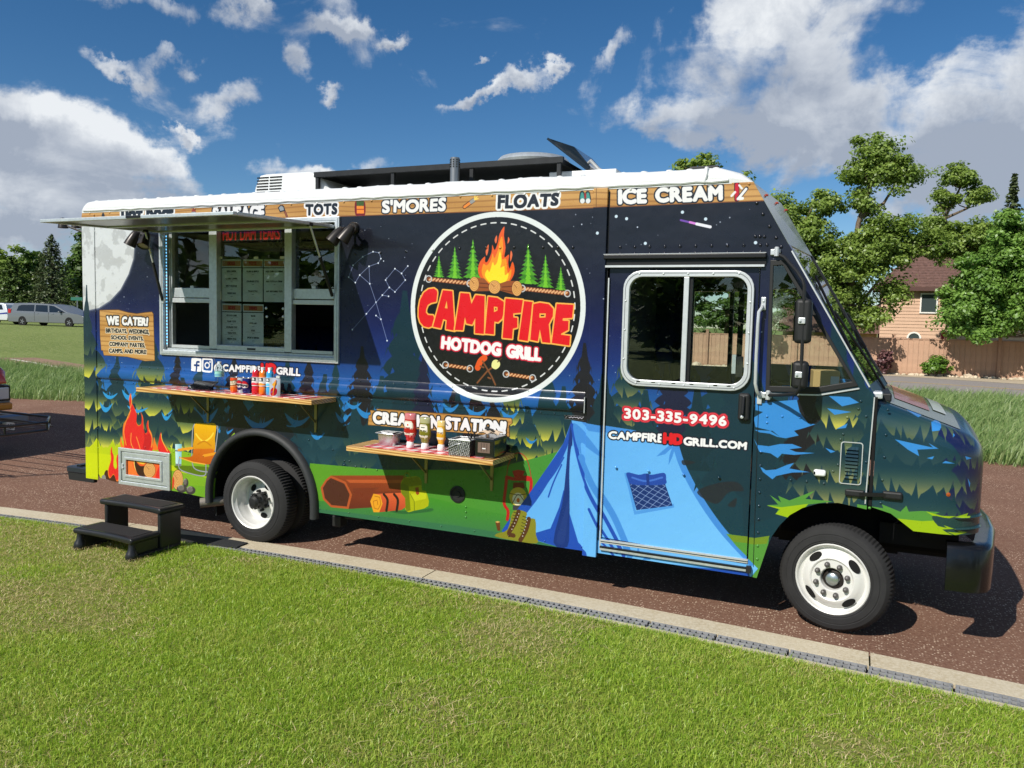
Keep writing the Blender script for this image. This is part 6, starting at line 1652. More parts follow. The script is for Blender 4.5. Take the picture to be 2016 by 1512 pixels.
for (title, lines, hx, hd, sh) in (
        ('DOGS', [('KIDS CAMPER', 1), ('CLASSIC CAMPER', 1), ('SPICY SAUSAGE', 1), ('VEGGIE DOG', 1)], 0, [(115, 212), (379, 780)], 1),
        ('TOTS', [('PLAIN & SIMPLE', 1), ('COLORADO STYLE', 1), ('TEXAS STYLE', 1)], 1, [(399, 212), (669, 786)], 2),
        ('COMBOS', [('ADD CHIPS & A DRINK', 0), ('ADD TOTS & A DRINK', 0), ('ANY SMOTHERED TOTS', 0)], 2, [(684, 212), (968, 790)], 3),
        ('SIDES', [('POTATO CHIPS', 1), ('PLAIN TOTS', 1), ('COLORADO TOTS', 1), ('TEXAS TOTS', 1), ('GREEN CHILI', 1)], 3, [(119, 808), (381, 1379)], 4),
        ('DRINKS', [('WATER', 0), ('KOOL-AID', 0), ('SODA', 1), ('SPORTS DRINKS', 0)], 4, [(401, 815), (680, 1386)], 5)):
    p0, p1 = mq_([hd[0]])[0], mq_([hd[1]])[0]
    a_, c_ = SP(*p0, .095), SP(*p1, .095)
    im = menu(title, lines, sh)
    face('menu_sheet', a_[0], c_[0], c_[1], a_[1], .0945, mat('menu_paper_'+title.lower(), rough=.6, img=im), sv, .002)
tb = mat('tape_pale', (206, 206, 190), .5)
for u, v in ((90, 188), (575, 190), (930, 185), (95, 700), (130, 1376), (590, 1395), (940, 1410)):
    p0 = SP(*mq_([(u, v)])[0], .075); MB().box((p0[0], .079, p0[1]), (.055 if v < 600 or v > 1300 else .02, .004, .024 if v < 600 or v > 1300 else .08)).build('tape', tb, sv)
for u, v in ((715, 872), (945, 878), (725, 988), (945, 988)):
    p0 = SP(*mq_([(u, v)])[0], .08); MB().lathe([(.014, .08), (.012, .075), (.001, .073)], (p0[0], 0, p0[1]), 'Y', 10).build('suction_cup', M_SILV2, sv)
# ------ awning
AH, AO, AX0, AX1 = (-.03, 3.105), (-1.33, 3.052), 1.150, 3.335
ax0f = SP(89, 434, -1.33)[0]; print('awning left', ax0f, SP(461, 418, -1.33), SP(89, 434, -1.33))
aw_ = MB()
def AP(x, t, dz): return (x, AH[0]+(AO[0]-AH[0])*t, AH[1]+(AO[1]-AH[1])*t+dz)
def slab(b, x0, x1, t0, t1, z0, z1):
    vs = [AP(x, t, z) for x in (x0, x1) for t in (t0, t1) for z in (z0, z1)]
    b.add(vs, [(0, 1, 3, 2), (4, 6, 7, 5), (0, 4, 5, 1), (2, 3, 7, 6), (0, 2, 6, 4), (1, 5, 7, 3)])
slab(aw_, AX0+.05, AX1-.05, .035, .965, -.004, .006)
M_AWP = mat('awning_panel', (128, 126, 116), .30, .75, rvar=.1)
awn = aw_.build('awning', M_AWP, truck)
for (x0, x1, t0, t1) in ((AX0, AX1, .962, 1.0), (AX0, AX1, .0, .035), (AX0, AX0+.05, .036, .961), (AX1-.05, AX1, .036, .961)):
    b = MB(); slab(b, x0, x1, t0, t1, -.018, .010); b.build('awning_frame', M_SILV, awn, bevel=.004)
b = MB(); slab(b, AX0+.05, AX1-.05, .46, .50, -.017, -.005); b.build('awning_stiffener', M_SILV, awn)
for (u0, v0, u1, v1, x) in ((286, 472, 334, 592, 1.20), (610, 460, 659, 583, 3.32)):
    T0 = on_x([(u0, v0)], x)[0]; T1 = on_x([(u1, v1)], x)[0]
    T0 = Vector(T0); T1 = Vector(T1); T1.y = -.03
    t = (T0.y-AH[0])/(AO[0]-AH[0]); T0.z = AP(0, t, -.02)[2]
    s_ = MB().tube([T1, T1.lerp(T0, .56)], .015, 8).build('gas_strut', M_BLK, truck, smooth=True)
    MB().tube([T1.lerp(T0, .56), T0], .009, 8).build('strut_rod', M_SILV2, s_, smooth=True)
    MB().box((T0.x, T0.y, T0.z+.008), (.04, .05, .03)).build('strut_bracket', M_BLK, s_, bevel=.005)
    MB().box((T1.x, T1.y+.012, T1.z), (.03, .03, .06)).build('strut_bracket', M_SILV, s_, bevel=.005)
MB().box((SP(262, 418, -1.33)[0], -1.333, 3.05), (.16, .006, .020)).build('awning_sticker', M_BLK2, awn)
# ------ flood lights
M_BRZ = mat('bronze_paint', (52, 48, 45), .35, .3)
M_LENS = mat('lamp_lens', (150, 146, 130), .2)
def flood(px_base, heads, y=-.01):
    B = Vector(on_y([px_base], 0)[0])
    base = MB().lathe([(.055, 0), (.055, -.02), (.045, -.035), (.001, -.036)], (B.x, 0, B.z), 'Y', 16).build('flood_light', M_BRZ, truck, smooth=True)
    for (u, v, yy, dx, dy, dz) in heads:
        c = Vector(on_y([(u, v)], yy)[0]); d = Vector((dx, dy, dz)).normalized()
        b = MB(); b.lathe([(.001, -.085), (.022, -.082), (.035, -.06), (.046, -.02), (.056, .04), (.060, .085), (.055, .085), (.050, .075)], (0, 0, 0), 'Z', 20)
        h = b.build('lamp_head', M_BRZ, base, smooth=True, angle=60)
        rot = Vector((0, 0, 1)).rotation_difference(d); h.rotation_mode = 'QUATERNION'; h.rotation_quaternion = rot; h.location = c
        l = MB().lathe([(.052, .072), (.001, .074)], (0, 0, 0), 'Z', 20).build('lens', M_LENS, h)
        MB().tube([B+Vector((0, -.03, 0)), (B+c)/2+Vector((0, -.02, .03)), c-d*.05], .012, 6).build('knuckle', M_BRZ, base, smooth=True)
flood((281, 460), [(262, 469, -.16, -.35, -.25, -.9), (286, 472, -.20, .15, -.5, -.85)])
flood((697, 449), [(663, 463, -.18, -.45, -.4, -.8), (684, 459, -.16, -.50, -.3, -.82)])
B = Vector((-.02, .30, 3.0))
rl = MB().box((-.02, .45, 3.02), (.05, .08, .08)).build('flood_light', M_BRZ, truck)
for u, yy in ((124, .25), (150, .55)):
    c = Vector(on_y([(u, 442)], yy)[0]); h = MB().lathe([(.001, .08), (.03, .07), (.05, .0), (.056, -.04), (.001, -.03)], (0, 0, 0), 'Z', 16).build('lamp_head', M_BRZ, rl, smooth=True); h.location = c
    MB().tube([(-.02, .45, 3.03), tuple(c)], .012, 6).build('knuckle', M_BRZ, rl)
# ------ hatch over the painted fire
fq = Q(200, 760, 6.873)
oz = XZ(fq([(247, 1330), (935, 1428), (948, 905), (250, 822)])); iz = XZ(fq([(352, 1198), (806, 1248), (810, 1046), (352, 996)]))
hx0_, hx1_, hz0_, hz1_ = .520, 1.266, .400, .803
ix0, ix1, iz0, iz1 = iz[0][0], iz[1][0], (iz[0][1]+iz[1][1])/2, (iz[2][1]+iz[3][1])/2
def ring(a, b_, y0, y1): return MB().prism([(a[0], a[2]), (a[1], a[2]), (a[1], a[3]), (a[0], a[3])], y0, y1, 'Y', [[(b_[0], b_[2]), (b_[1], b_[2]), (b_[1], b_[3]), (b_[0], b_[3])]])
o1 = (hx0_, hx1_, hz0_, hz1_); o2 = (hx0_+.04, hx1_-.04, hz0_+.04, hz1_-.04); o3 = (ix0-.03, ix1+.03, iz0-.03, iz1+.03); o4 = (ix0, ix1, iz0, iz1)
ht = ring(o1, o2, -.022, .001).build('fire_hatch', M_SILV, truck, bevel=.006)
ring((o2[0]+.006, o2[1]-.006, o2[2]+.006, o2[3]-.006), o3, -.012, .001).build('hatch_panel', M_SILV, ht, bevel=.004)
ring(o3, o4, -.022, .001).build('hatch_bezel', M_SILV, ht, bevel=.005)
MB().box((hx0_+.062, -.016, (hz0_+hz1_)/2), (.022, .02, .06)).box((hx0_+.075, -.026, (hz0_+hz1_)/2-.012), (.03, .012, .016)).build('hatch_latch', M_SILV2, ht, bevel=.004)
# fuel filler
fx, fz = SP(901, 973); MB().lathe([(.075, 0), (.075, -.010), (.060, -.012), (.056, -.004), (.030, -.004), (.028, -.010), (.001, -.010)], (fx, 0, fz), 'Y', 24).build('fuel_filler', M_BLK, truck, smooth=True)
# ------ shelves
def gingham():
    m = bpy.data.materials.new('gingham_print'); m.use_nodes = True; N = NT(m.node_tree); b = m.node_tree.nodes['Principled BSDF']
    tc = N.n('ShaderNodeTexCoord'); s = N.n('ShaderNodeSeparateXYZ'); N.link(tc.outputs['Object'], s.inputs[0])
    f = lambda o: N.math('GREATER_THAN', N.math('FRACT', N.math('MULTIPLY', o, 1/.125)), .5)
    t = N.math('MULTIPLY', N.math('ADD', f(s.outputs[0]), f(s.outputs[1])), .5)
    N.link(N.ramp(t, [(0, lin((236, 232, 230))), (.5, lin((226, 134, 140))), (1, lin((190, 34, 48)))]), b.inputs['Base Color'])
    b.inputs['Roughness'].default_value = .22
    return m
M_GING = gingham()
def pine():
    m = bpy.data.materials.new('pine_board'); m.use_nodes = True; N = NT(m.node_tree); b = m.node_tree.nodes['Principled BSDF']
    tc = N.n('ShaderNodeTexCoord'); mp = N.n('ShaderNodeMapping'); N.link(tc.outputs['Object'], mp.inputs[0]); mp.inputs['Scale'].default_value = (1.2, 14, 26)
    w = N.n('ShaderNodeTexWave'); N.link(mp.outputs[0], w.inputs[0]); w.bands_direction = 'DIAGONAL'; w.inputs['Scale'].default_value = .9; w.inputs['Distortion'].default_value = 5; w.inputs['Detail'].default_value = 3
    N.link(N.ramp(w.outputs[0], [(.1, lin((214, 176, 112))), (.6, lin((198, 152, 86))), (.95, lin((150, 100, 48)))]), b.inputs['Base Color']); b.inputs['Roughness'].default_value = .35; b.inputs['Coat Weight'].default_value = .3
    return m
M_PINE = pine()
M_BRACK = mat('zinc_bracket', (150, 138, 90), .4, .7)
def shelf(x0, x1, d, zt, brs, label):
    s_ = MB().box(((x0+x1)/2, -d/2-.002, zt-.0215), (x1-x0, d, .043)).build('shelf', M_PINE, truck, bevel=.004)
    s_['label'] = label
    MB().box(((x0+x1)/2+.02, -d/2-.002, zt+.0015), (x1-x0-.26, d-.09, .003)).build('shelf_top_print', M_GING, s_)
    for x in brs:
        b = MB(); b.box((x, -.004, zt-.20), (.030, .006, .24)); b.box((x, -d*.36, zt-.05), (.022, d*.66, .012)); b.bar((x, -.012, zt-.25), (x, -d*.62, zt-.06), .018, .010, (1, 0, 0))
        b.box((x, -.007, zt-.30), (.022, .006, .10)); b.box((x-.09, -d*.45, zt-.055), (.03, .02, .03))
        b.build('folding_bracket', M_BRACK, s_)
shelf(1.197, 3.353, .372, 1.516, (1.78, 3.12), 'upper serving shelf with red gingham top')
S2 = .44
shelf(3.777, 5.188, S2, 1.148, (4.33, 4.98), 'lower condiment shelf with red gingham top')
# ------ wheel arch flare
b = MB(); n = 30; C0 = (2.46, .44)
prf = [(0.0, .002), (.0, -.030), (.012, -.052), (.035, -.058), (.062, -.046), (.075, -.020), (.078, .002)]
pth = [(C0[0]-.62, .34), (C0[0]-.622, .40)] + [(C0[0]+.622*math.cos(a), C0[1]+.638*math.sin(a)) for a in np.linspace(math.pi, 0, n)] + [(C0[0]+.622, .38), (C0[0]+.62, .33)]
vs = []; m = len(prf)
for i, (x, z) in enumerate(pth):
    a_ = np.array(pth[min(i+1, len(pth)-1)])-np.array(pth[max(i-1, 0)]); a_ = a_/np.hypot(*a_); nx, nz = -a_[1], a_[0]
    for w, y in prf: vs.append((x+nx*w, y, z+nz*w))
b.add(vs, [(i*m+j, i*m+j+1, (i+1)*m+j+1, (i+1)*m+j) for i in range(len(pth)-1) for j in range(m-1)] + [tuple(range(m)), tuple(range((len(pth)-1)*m, len(pth)*m))[::-1]])
b.build('wheel_flare', M_RUBBER, truck, smooth=True, angle=50)
# wheel housing
MB().prism([(1.80, .40)]+[(2.46+.66*math.cos(a), .44+.66*math.sin(a)) for a in np.linspace(math.pi, 0, 18)]+[(3.12, .40)], .50, .55, 'Y').build('wheel_housing', M_DARK, truck)
b = MB()
for i in range(18):
    a0, a1 = math.pi*i/18, math.pi*(i+1)/18
    P = [(2.46+.66*math.cos(a), .44+.66*math.sin(a)) for a in (a0, a1)]
    b.add([(P[0][0], .05, P[0][1]), (P[1][0], .05, P[1][1]), (P[1][0], .55, P[1][1]), (P[0][0], .55, P[0][1])], [(0, 1, 2, 3)])
b.build('wheel_housing', M_DARK, truck)
MB().box((1.80, .28, .36), (.02, .40, .36)).build('mud_flap', M_BLK, truck)
# ------ wheels
def wheel(cx, y0, cz, kind, steer=0.0, flip=False, R=.406, label=None):
    s = -1 if flip else 1
    w = .225
    root = bpy.data.objects.new('wheel', None); link(root, truck); root.location = (cx, y0, cz); root.rotation_euler = (0, 0, math.radians(steer) + (math.pi if flip else 0))
    prof_ = [(.262, .020), (.270, .006), (.280, .000), (.286, .003), (.292, -.003), (.330, .001), (.335, .006), (.341, .004), (.372, .014), (R-.008, .036), (R, .055), (R+.002, w/2), (R, w-.055), (R-.008, w-.036), (.345, w), (.262, w-.02)]
    N_ = 168; b = MB(); vs = []; m = len(prof_)
    for k in range(N_):
        a = 2*math.pi*k/N_; g = 1 if (k % 2) else 0
        for j, (r, y) in enumerate(prof_):
            rr = r - (.009 if (g and j in (9, 10, 12)) else 0) - (.006 if (g and j == 11) else 0); zz = math.sin(a)*rr
            if zz < -R+.010: zz = -R+.010 
            vs.append((rr*math.cos(a), y, zz))
    b.add(vs, [(k*m+j, k*m+j+1, ((k+1) % N_)*m+j+1, ((k+1) % N_)*m+j) for k in range(N_) for j in range(m-1)])
    b.build('tyre', M_TYRE, root, smooth=True, angle=28)
    tw = mat('tyre_marks', (52, 52, 54), .75)
    if kind == 'front':
        pr = [(.264, .03), (.268, .008), (.262, .002), (.254, .008), (.250, .030), (.236, .044), (.226, .046), (.216, .036), (.200, .018), (.180, .004), (.160, -.002), (.150, .002), (.146, .008), (.090, .008), (.084, .014), (.080, .06), (.001, .06)]
        rim = MB().lathe(pr, (0, 0, 0), 'Y', 48).build('rim', M_RIM, root, smooth=True, angle=35)
        for k in range(4):
            a = math.radians(40+90*k); rt = Vector((-math.sin(a), 0, math.cos(a))); rd = Vector((math.cos(a), 0, math.sin(a)))
            c = rd*.197+Vector((0, .0135, 0)); tl = (rd*.026 + Vector((0, .0145, 0)))
            b = MB(); P = [c + rt*(.055*math.cos(t)) + tl*(math.sin(t)) + Vector((0, -.0015, 0)) for t in np.linspace(0, 2*math.pi, 20, endpoint=False)]
            b.add(P, [tuple(range(20))]); b.build('hand_hole', M_DARK, rim)
        for k in range(8):
            a = 2*math.pi*(k+.4)/8
            MB().lathe([(.019, .008), (.019, -.012), (.015, -.028), (.006, -.034), (.001, -.034)], (.116*math.cos(a), 0, .116*math.sin(a)), 'Y', 10).build('lug_nut', mat('nut_grey', (92, 90, 88), .5, .4), rim, smooth=True)
        MB().lathe([(.082, .058), (.070, .045), (.050, .040)], (0, 0, 0), 'Y', 24).build('hub_bore', mat('hub_dark', (44, 40, 36), .6, .4), rim, smooth=True)
        MB().lathe([(.046, .05), (.046, .012), (.036, .004), (.001, .002)], (0, 0, 0), 'Y', 24).build('hub_cap', mat('hub_chrome', (176, 186, 186), .3, .8), rim, smooth=True)
    else:
        pr = [(.264, .03), (.268, .008), (.262, .000), (.252, .006), (.246, .030), (.232, .045), (.228, .075), (.220, .085), (.216, .120), (.205, .150), (.190, .160), (.150, .150), (.110, .142), (.085, .142)]
        rim = MB().lathe(pr, (0, 0, 0), 'Y', 48).build('rim', M_RIM, root, smooth=True, angle=35)
        for k in range(5):
            a = math.radians(62+72*k); rt = Vector((-math.sin(a), 0, math.cos(a))); rd = Vector((math.cos(a), 0, math.sin(a)))
            c = rd*.158+Vector((0, .148, 0)); b = MB(); P = [c+rt*.042*math.cos(t)+rd*.030*math.sin(t)+Vector((0, .006*math.sin(t), 0)) for t in np.linspace(0, 2*math.pi, 18, endpoint=False)]
            b.add(P, [tuple(range(18))]); b.build('hand_hole', M_DARK, rim)
        hb = MB().lathe([(.085, .143), (.080, .08), (.062, .06), (.060, .02), (.040, .0), (.001, -.002)], (0, 0, 0), 'Y', 24).build('hub', M_BLK, rim, smooth=True, angle=35)
        for k in range(8):
            a = 2*math.pi*(k+.3)/8; MB().lathe([(.014, .14), (.014, .10), (.001, .098)], (.098*math.cos(a), 0, .098*math.sin(a)), 'Y', 8).build('lug_nut', M_BLK, rim)
        for k in range(8):
            a = 2*math.pi*k/8; hb_ = MB().box((.066*math.cos(a), .05, .066*math.sin(a)), (.016, .02, .016)).build('hub_bolt', M_BLK2, rim)
    return root
wheel(2.385, -.045, .408, 'rear', R=.414)
wheel(2.385, .235, .408, 'rear', R=.414)
wheel(2.40, TW-.025, .405, 'rear', flip=True)
wheel(7.735, .085, .406, 'front', steer=-13)
wheel(7.735, TW-.085, .406, 'front', steer=-13, flip=True)
b = MB(); b.tube([(2.40, .3, .41), (2.40, TW-.3, .41)], .06, 10); b.tube([(7.735, .3, .40), (7.735, TW-.3, .40)], .05, 10)
for y in (.75, 1.6): b.box((4.5, y, .62), (8.2, .08, .20))
b.box((4.9, 1.2, .48), (1.3, .7, .28)).box((7.75, 1.17, .7), (.9, .9, .4)).box((3.6, .9, .42), (.2, .2, .2))
b.build('chassis', M_CHAS, truck)
MB().box((8.1, .62, .78), (.9, .06, .4)).box((7.75, .55, .88), (1.0, .04, .5)).build('front_wheel_housing', M_DARK, truck)
p = on_y([(394, 990)], -.03)[0]; MB().tube([(p[0], p[1], p[2]), (p[0]+.14, p[1]+.12, p[2]+.01), (p[0]+.36, p[1]+.5, p[2]+.03)], .050, 16, caps=False).tube([(p[0]+.002, p[1]+.002, p[2]), (p[0]+.14, p[1]+.12, p[2]+.01)], .043, 16, caps=False).build('exhaust_pipe', mat('exhaust_steel', (150, 142, 132), .5, .5), truck, smooth=True)
p = on_y([(669, 1028)], .3)[0]; MB().box((p[0], .3, p[2]+.02), (.10, .12, .11)).tube([(p[0]+.05, .3, p[2]+.06), (p[0]+.28, .3, p[2]+.07)], .02, 8).build('tow_plug', M_BLK, truck, bevel=.01)
rb = MB().box((-.23, 1.175, .455), (.44, 2.15, .07)).build('rear_bumper', mat('bumper_steel', (52, 58, 68), .35, .5), truck, bevel=.012)
MB().prism([(-.43, .33), (-.02, .33), (-.02, .418), (-.45, .418)], .11, .16, 'Y').build('bumper_end', M_BLK, rb, bevel=.01)
for x in (-.16, -.30): MB().box((x, .22, .498), (.06, .16, .016)).build('step_tread', M_BLK2, rb)

# ------------------------------------------------------------------ cab front, bonnet, mirrors
# windscreen: two panes folded slightly at the middle
TL0, BL0 = Vector((7.052, .006, 3.335)), Vector((7.952, .006, 1.800))
TLF, BLF = Vector((7.052, TW-.006, 3.335)), Vector((7.952, TW-.006, 1.800))
TC, BC = Vector((7.150, TW/2, 3.345)), Vector((8.070, TW/2, 1.815))
def WS(s, t):
    """s 0..1 across (0 near side, .5 centre), t 0..1 downwards"""
    a = TL0.lerp(BL0, t); c = TC.lerp(BC, t); f = TLF.lerp(BLF, t)
    return a.lerp(c, s*2) if s <= .5 else c.lerp(f, s*2-1)
def ws_panel(b, s0, s1, t0, t1, th=.02, out=0.0):
    n = Vector((.86, 0, .50)).normalized()
    ss = [s0] + ([.5] if s0 < .5 < s1 else []) + [s1]
    for a_, c_ in zip(ss[:-1], ss[1:]):
        q = [WS(a_, t0), WS(c_, t0), WS(c_, t1), WS(a_, t1)]
        vs = [v+n*out for v in q]+[v+n*(out-th) for v in q]
        b.add(vs, [(0, 1, 2, 3), (7, 6, 5, 4), (0, 4, 5, 1), (1, 5, 6, 2), (2, 6, 7, 3), (3, 7, 4, 0)])
    return b
M_HEAD = mat('header_paint', (118, 130, 112), .25, .1, coat=.5)
hd = ws_panel(MB(), .0, 1.0, 0.0, .30, .03).build('windscreen_header', M_HEAD, truck)
ap = mat('pillar_navy', (20, 28, 84), .3, coat=.4)
for s0, s1 in ((0.0, .035), (.965, 1.0)): ws_panel(MB(), s0, s1, .30, 1.0, .05).build('windscreen_pillar', ap, truck)
ws_panel(MB(), .49, .51, .30, 1.0, .03, .004).build('windscreen_divider', M_BLK2, truck)
ws_panel(MB(), .035, .965, .955, 1.0, .03).build('windscreen_sill', M_BLK2, truck)
for s0, s1 in ((.035, .49), (.51, .965)): ws_panel(MB(), s0, s1, .30, .955, .006, -.006).build('windscreen', M_GLASS, truck)
# bright seal strip along the near pillar
A0, A1 = SP(1559, 494), SP(1712, 762)
MB().bar((A0[0], -.004, A0[1]), (A1[0], -.004, A1[1]), .010, .010).build('pillar_trim', M_SILV2, truck)
b = MB()
for i in range(5):
    p_ = WS(.12+.19*i, .04)+Vector((.004, 0, .002)); b.lathe([(.017, -.004), (.015, .006), (.008, .010), (.001, .011)], tuple(p_), 'Z', 8)
for i in range(14):
    p_ = WS(.01, .02+.07*i) if i < 4 else None
tag(b.build('marker_lamps', mat('marker_red', (150, 60, 40), .3), hd), kind='stuff')
# wipers
for s in (.30, .74):
    base = WS(s, 1.0)+Vector((.012, 0, .0)); tip = WS(s-.2, .62)+Vector((.016, 0, .012)); mid = WS(s-.10, .82)+Vector((.022, 0, .014))
    w_ = MB().tube([base, mid, tip], .010, 6).build('wiper', M_BLK, truck, smooth=True)
    MB().bar(WS(s-.29, .80)+Vector((.008, 0, .006)), WS(s-.12, .44)+Vector((.008, 0, .006)), .012, .016).build('wiper_blade', M_BLK2, w_)
MB().box((7.965, .12, 1.80), (.08, .16, .05)).build('hinge', M_SILV2, truck, bevel=.01)
MB().box((8.0, 1.17, 1.775), (.14, 1.9, .06)).build('cowl_vent', M_BLK, truck, bevel=.01)
# quarter window
qw = [Vector((x, 0, z)) for x, z in H_QW]; cq = sum(qw, Vector())/len(qw)
inner = [(cq + (v-cq)*.84) for v in qw]
QI = XZ([(1523, 523), (1541, 522), (1677, 751), (1609, 762), (1516, 760)])
MB().prism(H_QW, -.010, .03, 'Y', [QI]).build('quarter_frame', M_BLK, truck, bevel=.004)
MB().prism(QI, .008, .013, 'Y').build('quarter_glass', M_GLASS, truck)
A = XZ([(1508, 774), (1612, 776.5), (1692, 763.5)])
b = MB(); b.bar((A[0][0], -.006, A[0][1]-.004), (A[1][0], -.006, A[1][1]-.004), .012, .010); b.bar((A[1][0], -.006, A[1][1]-.004), (A[2][0], -.006, A[2][1]-.004), .012, .010); b.build('window_sill_trim', M_SILV2, truck)
# mirrors
Ym = -.27
mp_ = [(1530, 499, -.015), (1545, 507, -.06), (1570, 535, -.20), (1581, 552, Ym), (1584, 563, Ym), (1581, 640, Ym), (1577, 740, Ym), (1574, 765, Ym), (1568, 775, -.25), (1540, 778, -.12), (1508, 778, -.02)]
arm = MB().tube([on_y([(u, v)], y)[0] for u, v, y in mp_], .0125, 8).build('mirror_arm', M_BLK, truck, smooth=True)
for u, v in ((1527, 497), (1510, 778)):
    x, z = SP(u, v); MB().box((x, -.012, z), (.07, .024, .045)).build('mirror_mount', M_SILV, arm, bevel=.006)
    MB().lathe([(.018, -.03), (.018, .03), (.010, .038), (.001, .038)], (x+.01, -.03, z), 'Z', 10).build('bolt', M_SILV2, arm)
for (u0, u1, v0, v1) in ((1562, 1599, 588, 677), (1556, 1592, 711, 767)):
    a_, c_ = SP(u0, v0, Ym), SP(u1, v1, Ym)
    cx_, cz_, w_, h_ = (a_[0]+c_[0])/2, (a_[1]+c_[1])/2, c_[0]-a_[0], a_[1]-c_[1]
    hd_ = MB().box((cx_, Ym+.075, cz_), (w_*.80, .17, h_)).build('mirror', M_BLK, arm, bevel=.028, segs=4, smooth=True)
    MB().box((cx_-w_*.40-.004, Ym+.075, cz_), (.004, .145, h_*.9)).build('mirror_glass', mat('mirror_silver', (200, 204, 206), .03, 1.0), hd_)
    u_, v_ = (u0+u1)/2-1, (v0+v1)/2-1
    x, z = SP(u_-1, v_, Ym-.02); MB().box((x, Ym-.012, z), (.048, .022, .045)).build('mirror_clamp', M_SILV2, hd_, bevel=.006)
    MB().lathe([(.009, Ym-.022), (.009, Ym-.032), (.001, Ym-.033)], (x-.012, 0, z), 'Y', 8).build('bolt', M_SILV, hd_)
# louvre panel, lamps, bonnet latch
lx0, lx1, lz0, lz1 = 7.748, 7.896, 1.150, 1.458
lv = MB().prism(rrect(lx0, lx1, lz0, lz1, .02), -.008, .0, 'Y', [rrect(lx0+.006, lx1-.006, lz0+.006, lz1-.006, .017)]).build('side_louvre', M_SILV2, truck)
MB().prism(rrect(lx0+.006, lx1-.006, lz0+.006, lz1-.006, .017), -.004, -.001, 'Y').build('louvre_plate', M_WRAP, lv, uvfn=wrap_uv)
for i in range(9):
    z = lz0+.045+.026*i
    MB().add([(lx0+.035, -.004, z+.020), (lx1-.03, -.004, z+.020), (lx1-.03, -.020, z), (lx0+.035, -.020, z), (lx0+.035, -.004, z-.004), (lx1-.03, -.004, z-.004)], [(0, 1, 2, 3), (3, 2, 5, 4), (0, 3, 4), (1, 5, 2)]).build('slat', M_WRAP, lv, uvfn=wrap_uv)
    MB().box(((lx0+lx1)/2, -.0045, z-.003), (lx1-lx0-.07, .003, .006)).build('slot', M_DARK, lv)
x, z = SP(1614, 930); ml = MB().box((x, -.022, z), (.085, .044, .048)).build('marker_lamp', mat('lamp_white', (230, 232, 230), .25), truck, bevel=.016, segs=3, smooth=True)
MB().box((x-.035, -.042, z), (.012, .006, .02)).build('bolt', M_BLK2, ml)
x, z = SP(1867, 974); MB().lathe([(.026, 0), (.026, -.006), (.018, -.008)], (x, .02, z), 'Y', 14).build('lamp_bezel', M_SILV2, truck)
MB().lathe([(.018, -.004), (.014, -.016), (.001, -.020)], (x, .02, z), 'Y', 14).build('side_lamp', mat('amber_lens', (150, 74, 30), .2), truck, smooth=True)
# bonnet
def sect(x):
    # half width, top height at the edge, crown height
    t = max(0.0, min(1.0, (x-7.975)/.70))
    w = TW/2 - (0 if x < 8.40 else (1-math.sqrt(max(0, 1-((x-8.40)/.285)**2)))*.285)
    zt = 1.760 - .165*(x-7.975)/.60*1.25
    if x > 8.55: zt -= .5*(x-8.55)**2*8
    return w, zt
sx = [7.975, 8.1, 8.25, 8.35, 8.42, 8.48, 8.53, 8.575, 8.61, 8.64, 8.662, 8.676]
RC = .15
def ring_pts(x):
    w, zt = sect(x); cy_ = TW/2; zb = 1.0 if x < 8.12 else .88
    zb = {7.975: 1.0, 8.1: .968}.get(x, .86 if x > 8.2 else .9)
    P = [(cy_-w, zb), (cy_-w, (zb+zt)/2), (cy_-w, zt-RC)]
    for a in np.linspace(math.pi, math.pi/2, 7)[1:]: P.append((cy_-w+RC+RC*math.cos(a), zt-RC+RC*1.0*math.sin(a)))
    P += [(cy_-w*.5, zt+.05), (cy_-w*.2, zt+.075), (cy_, zt+.08)]
    return P + [(2*cy_-y, z) for y, z in P[-2::-1]]
b = MB(); vs = []; m = len(ring_pts(8.0))
for x in sx: vs += [(x, y, z) for y, z in ring_pts(x)]
b.add(vs, [(i*m+j, i*m+j+1, (i+1)*m+j+1, (i+1)*m+j) for i in range(len(sx)-1) for j in range(m-1)] + [tuple(range((len(sx)-1)*m, len(sx)*m))])
hood = b.build('bonnet', M_WRAP, truck, smooth=True, angle=50, uvfn=lambda c: wrap_uv((c[0]+max(0, (c[1] if c[1] < TW/2 else TW-c[1])-.0)*.35*(1 if c[0] > 8.4 else 0), c[1], c[2])))
# pressed ribs on the nose corner
for z in (.985, .905):
    b = MB(); P = []
    for x in np.linspace(8.50, 8.675, 9):
        w, _ = sect(x); P.append((x+.003, TW/2-w-.004, z-.02*(8.68-x)))
    w, _ = sect(8.676); P.append((8.684, TW/2-w+.25, z)); b.tube(P, [.004]+[.012]*(len(P)-2)+[.010], 6); b.build('nose_rib', M_WRAP, hood, smooth=True, uvfn=wrap_uv)
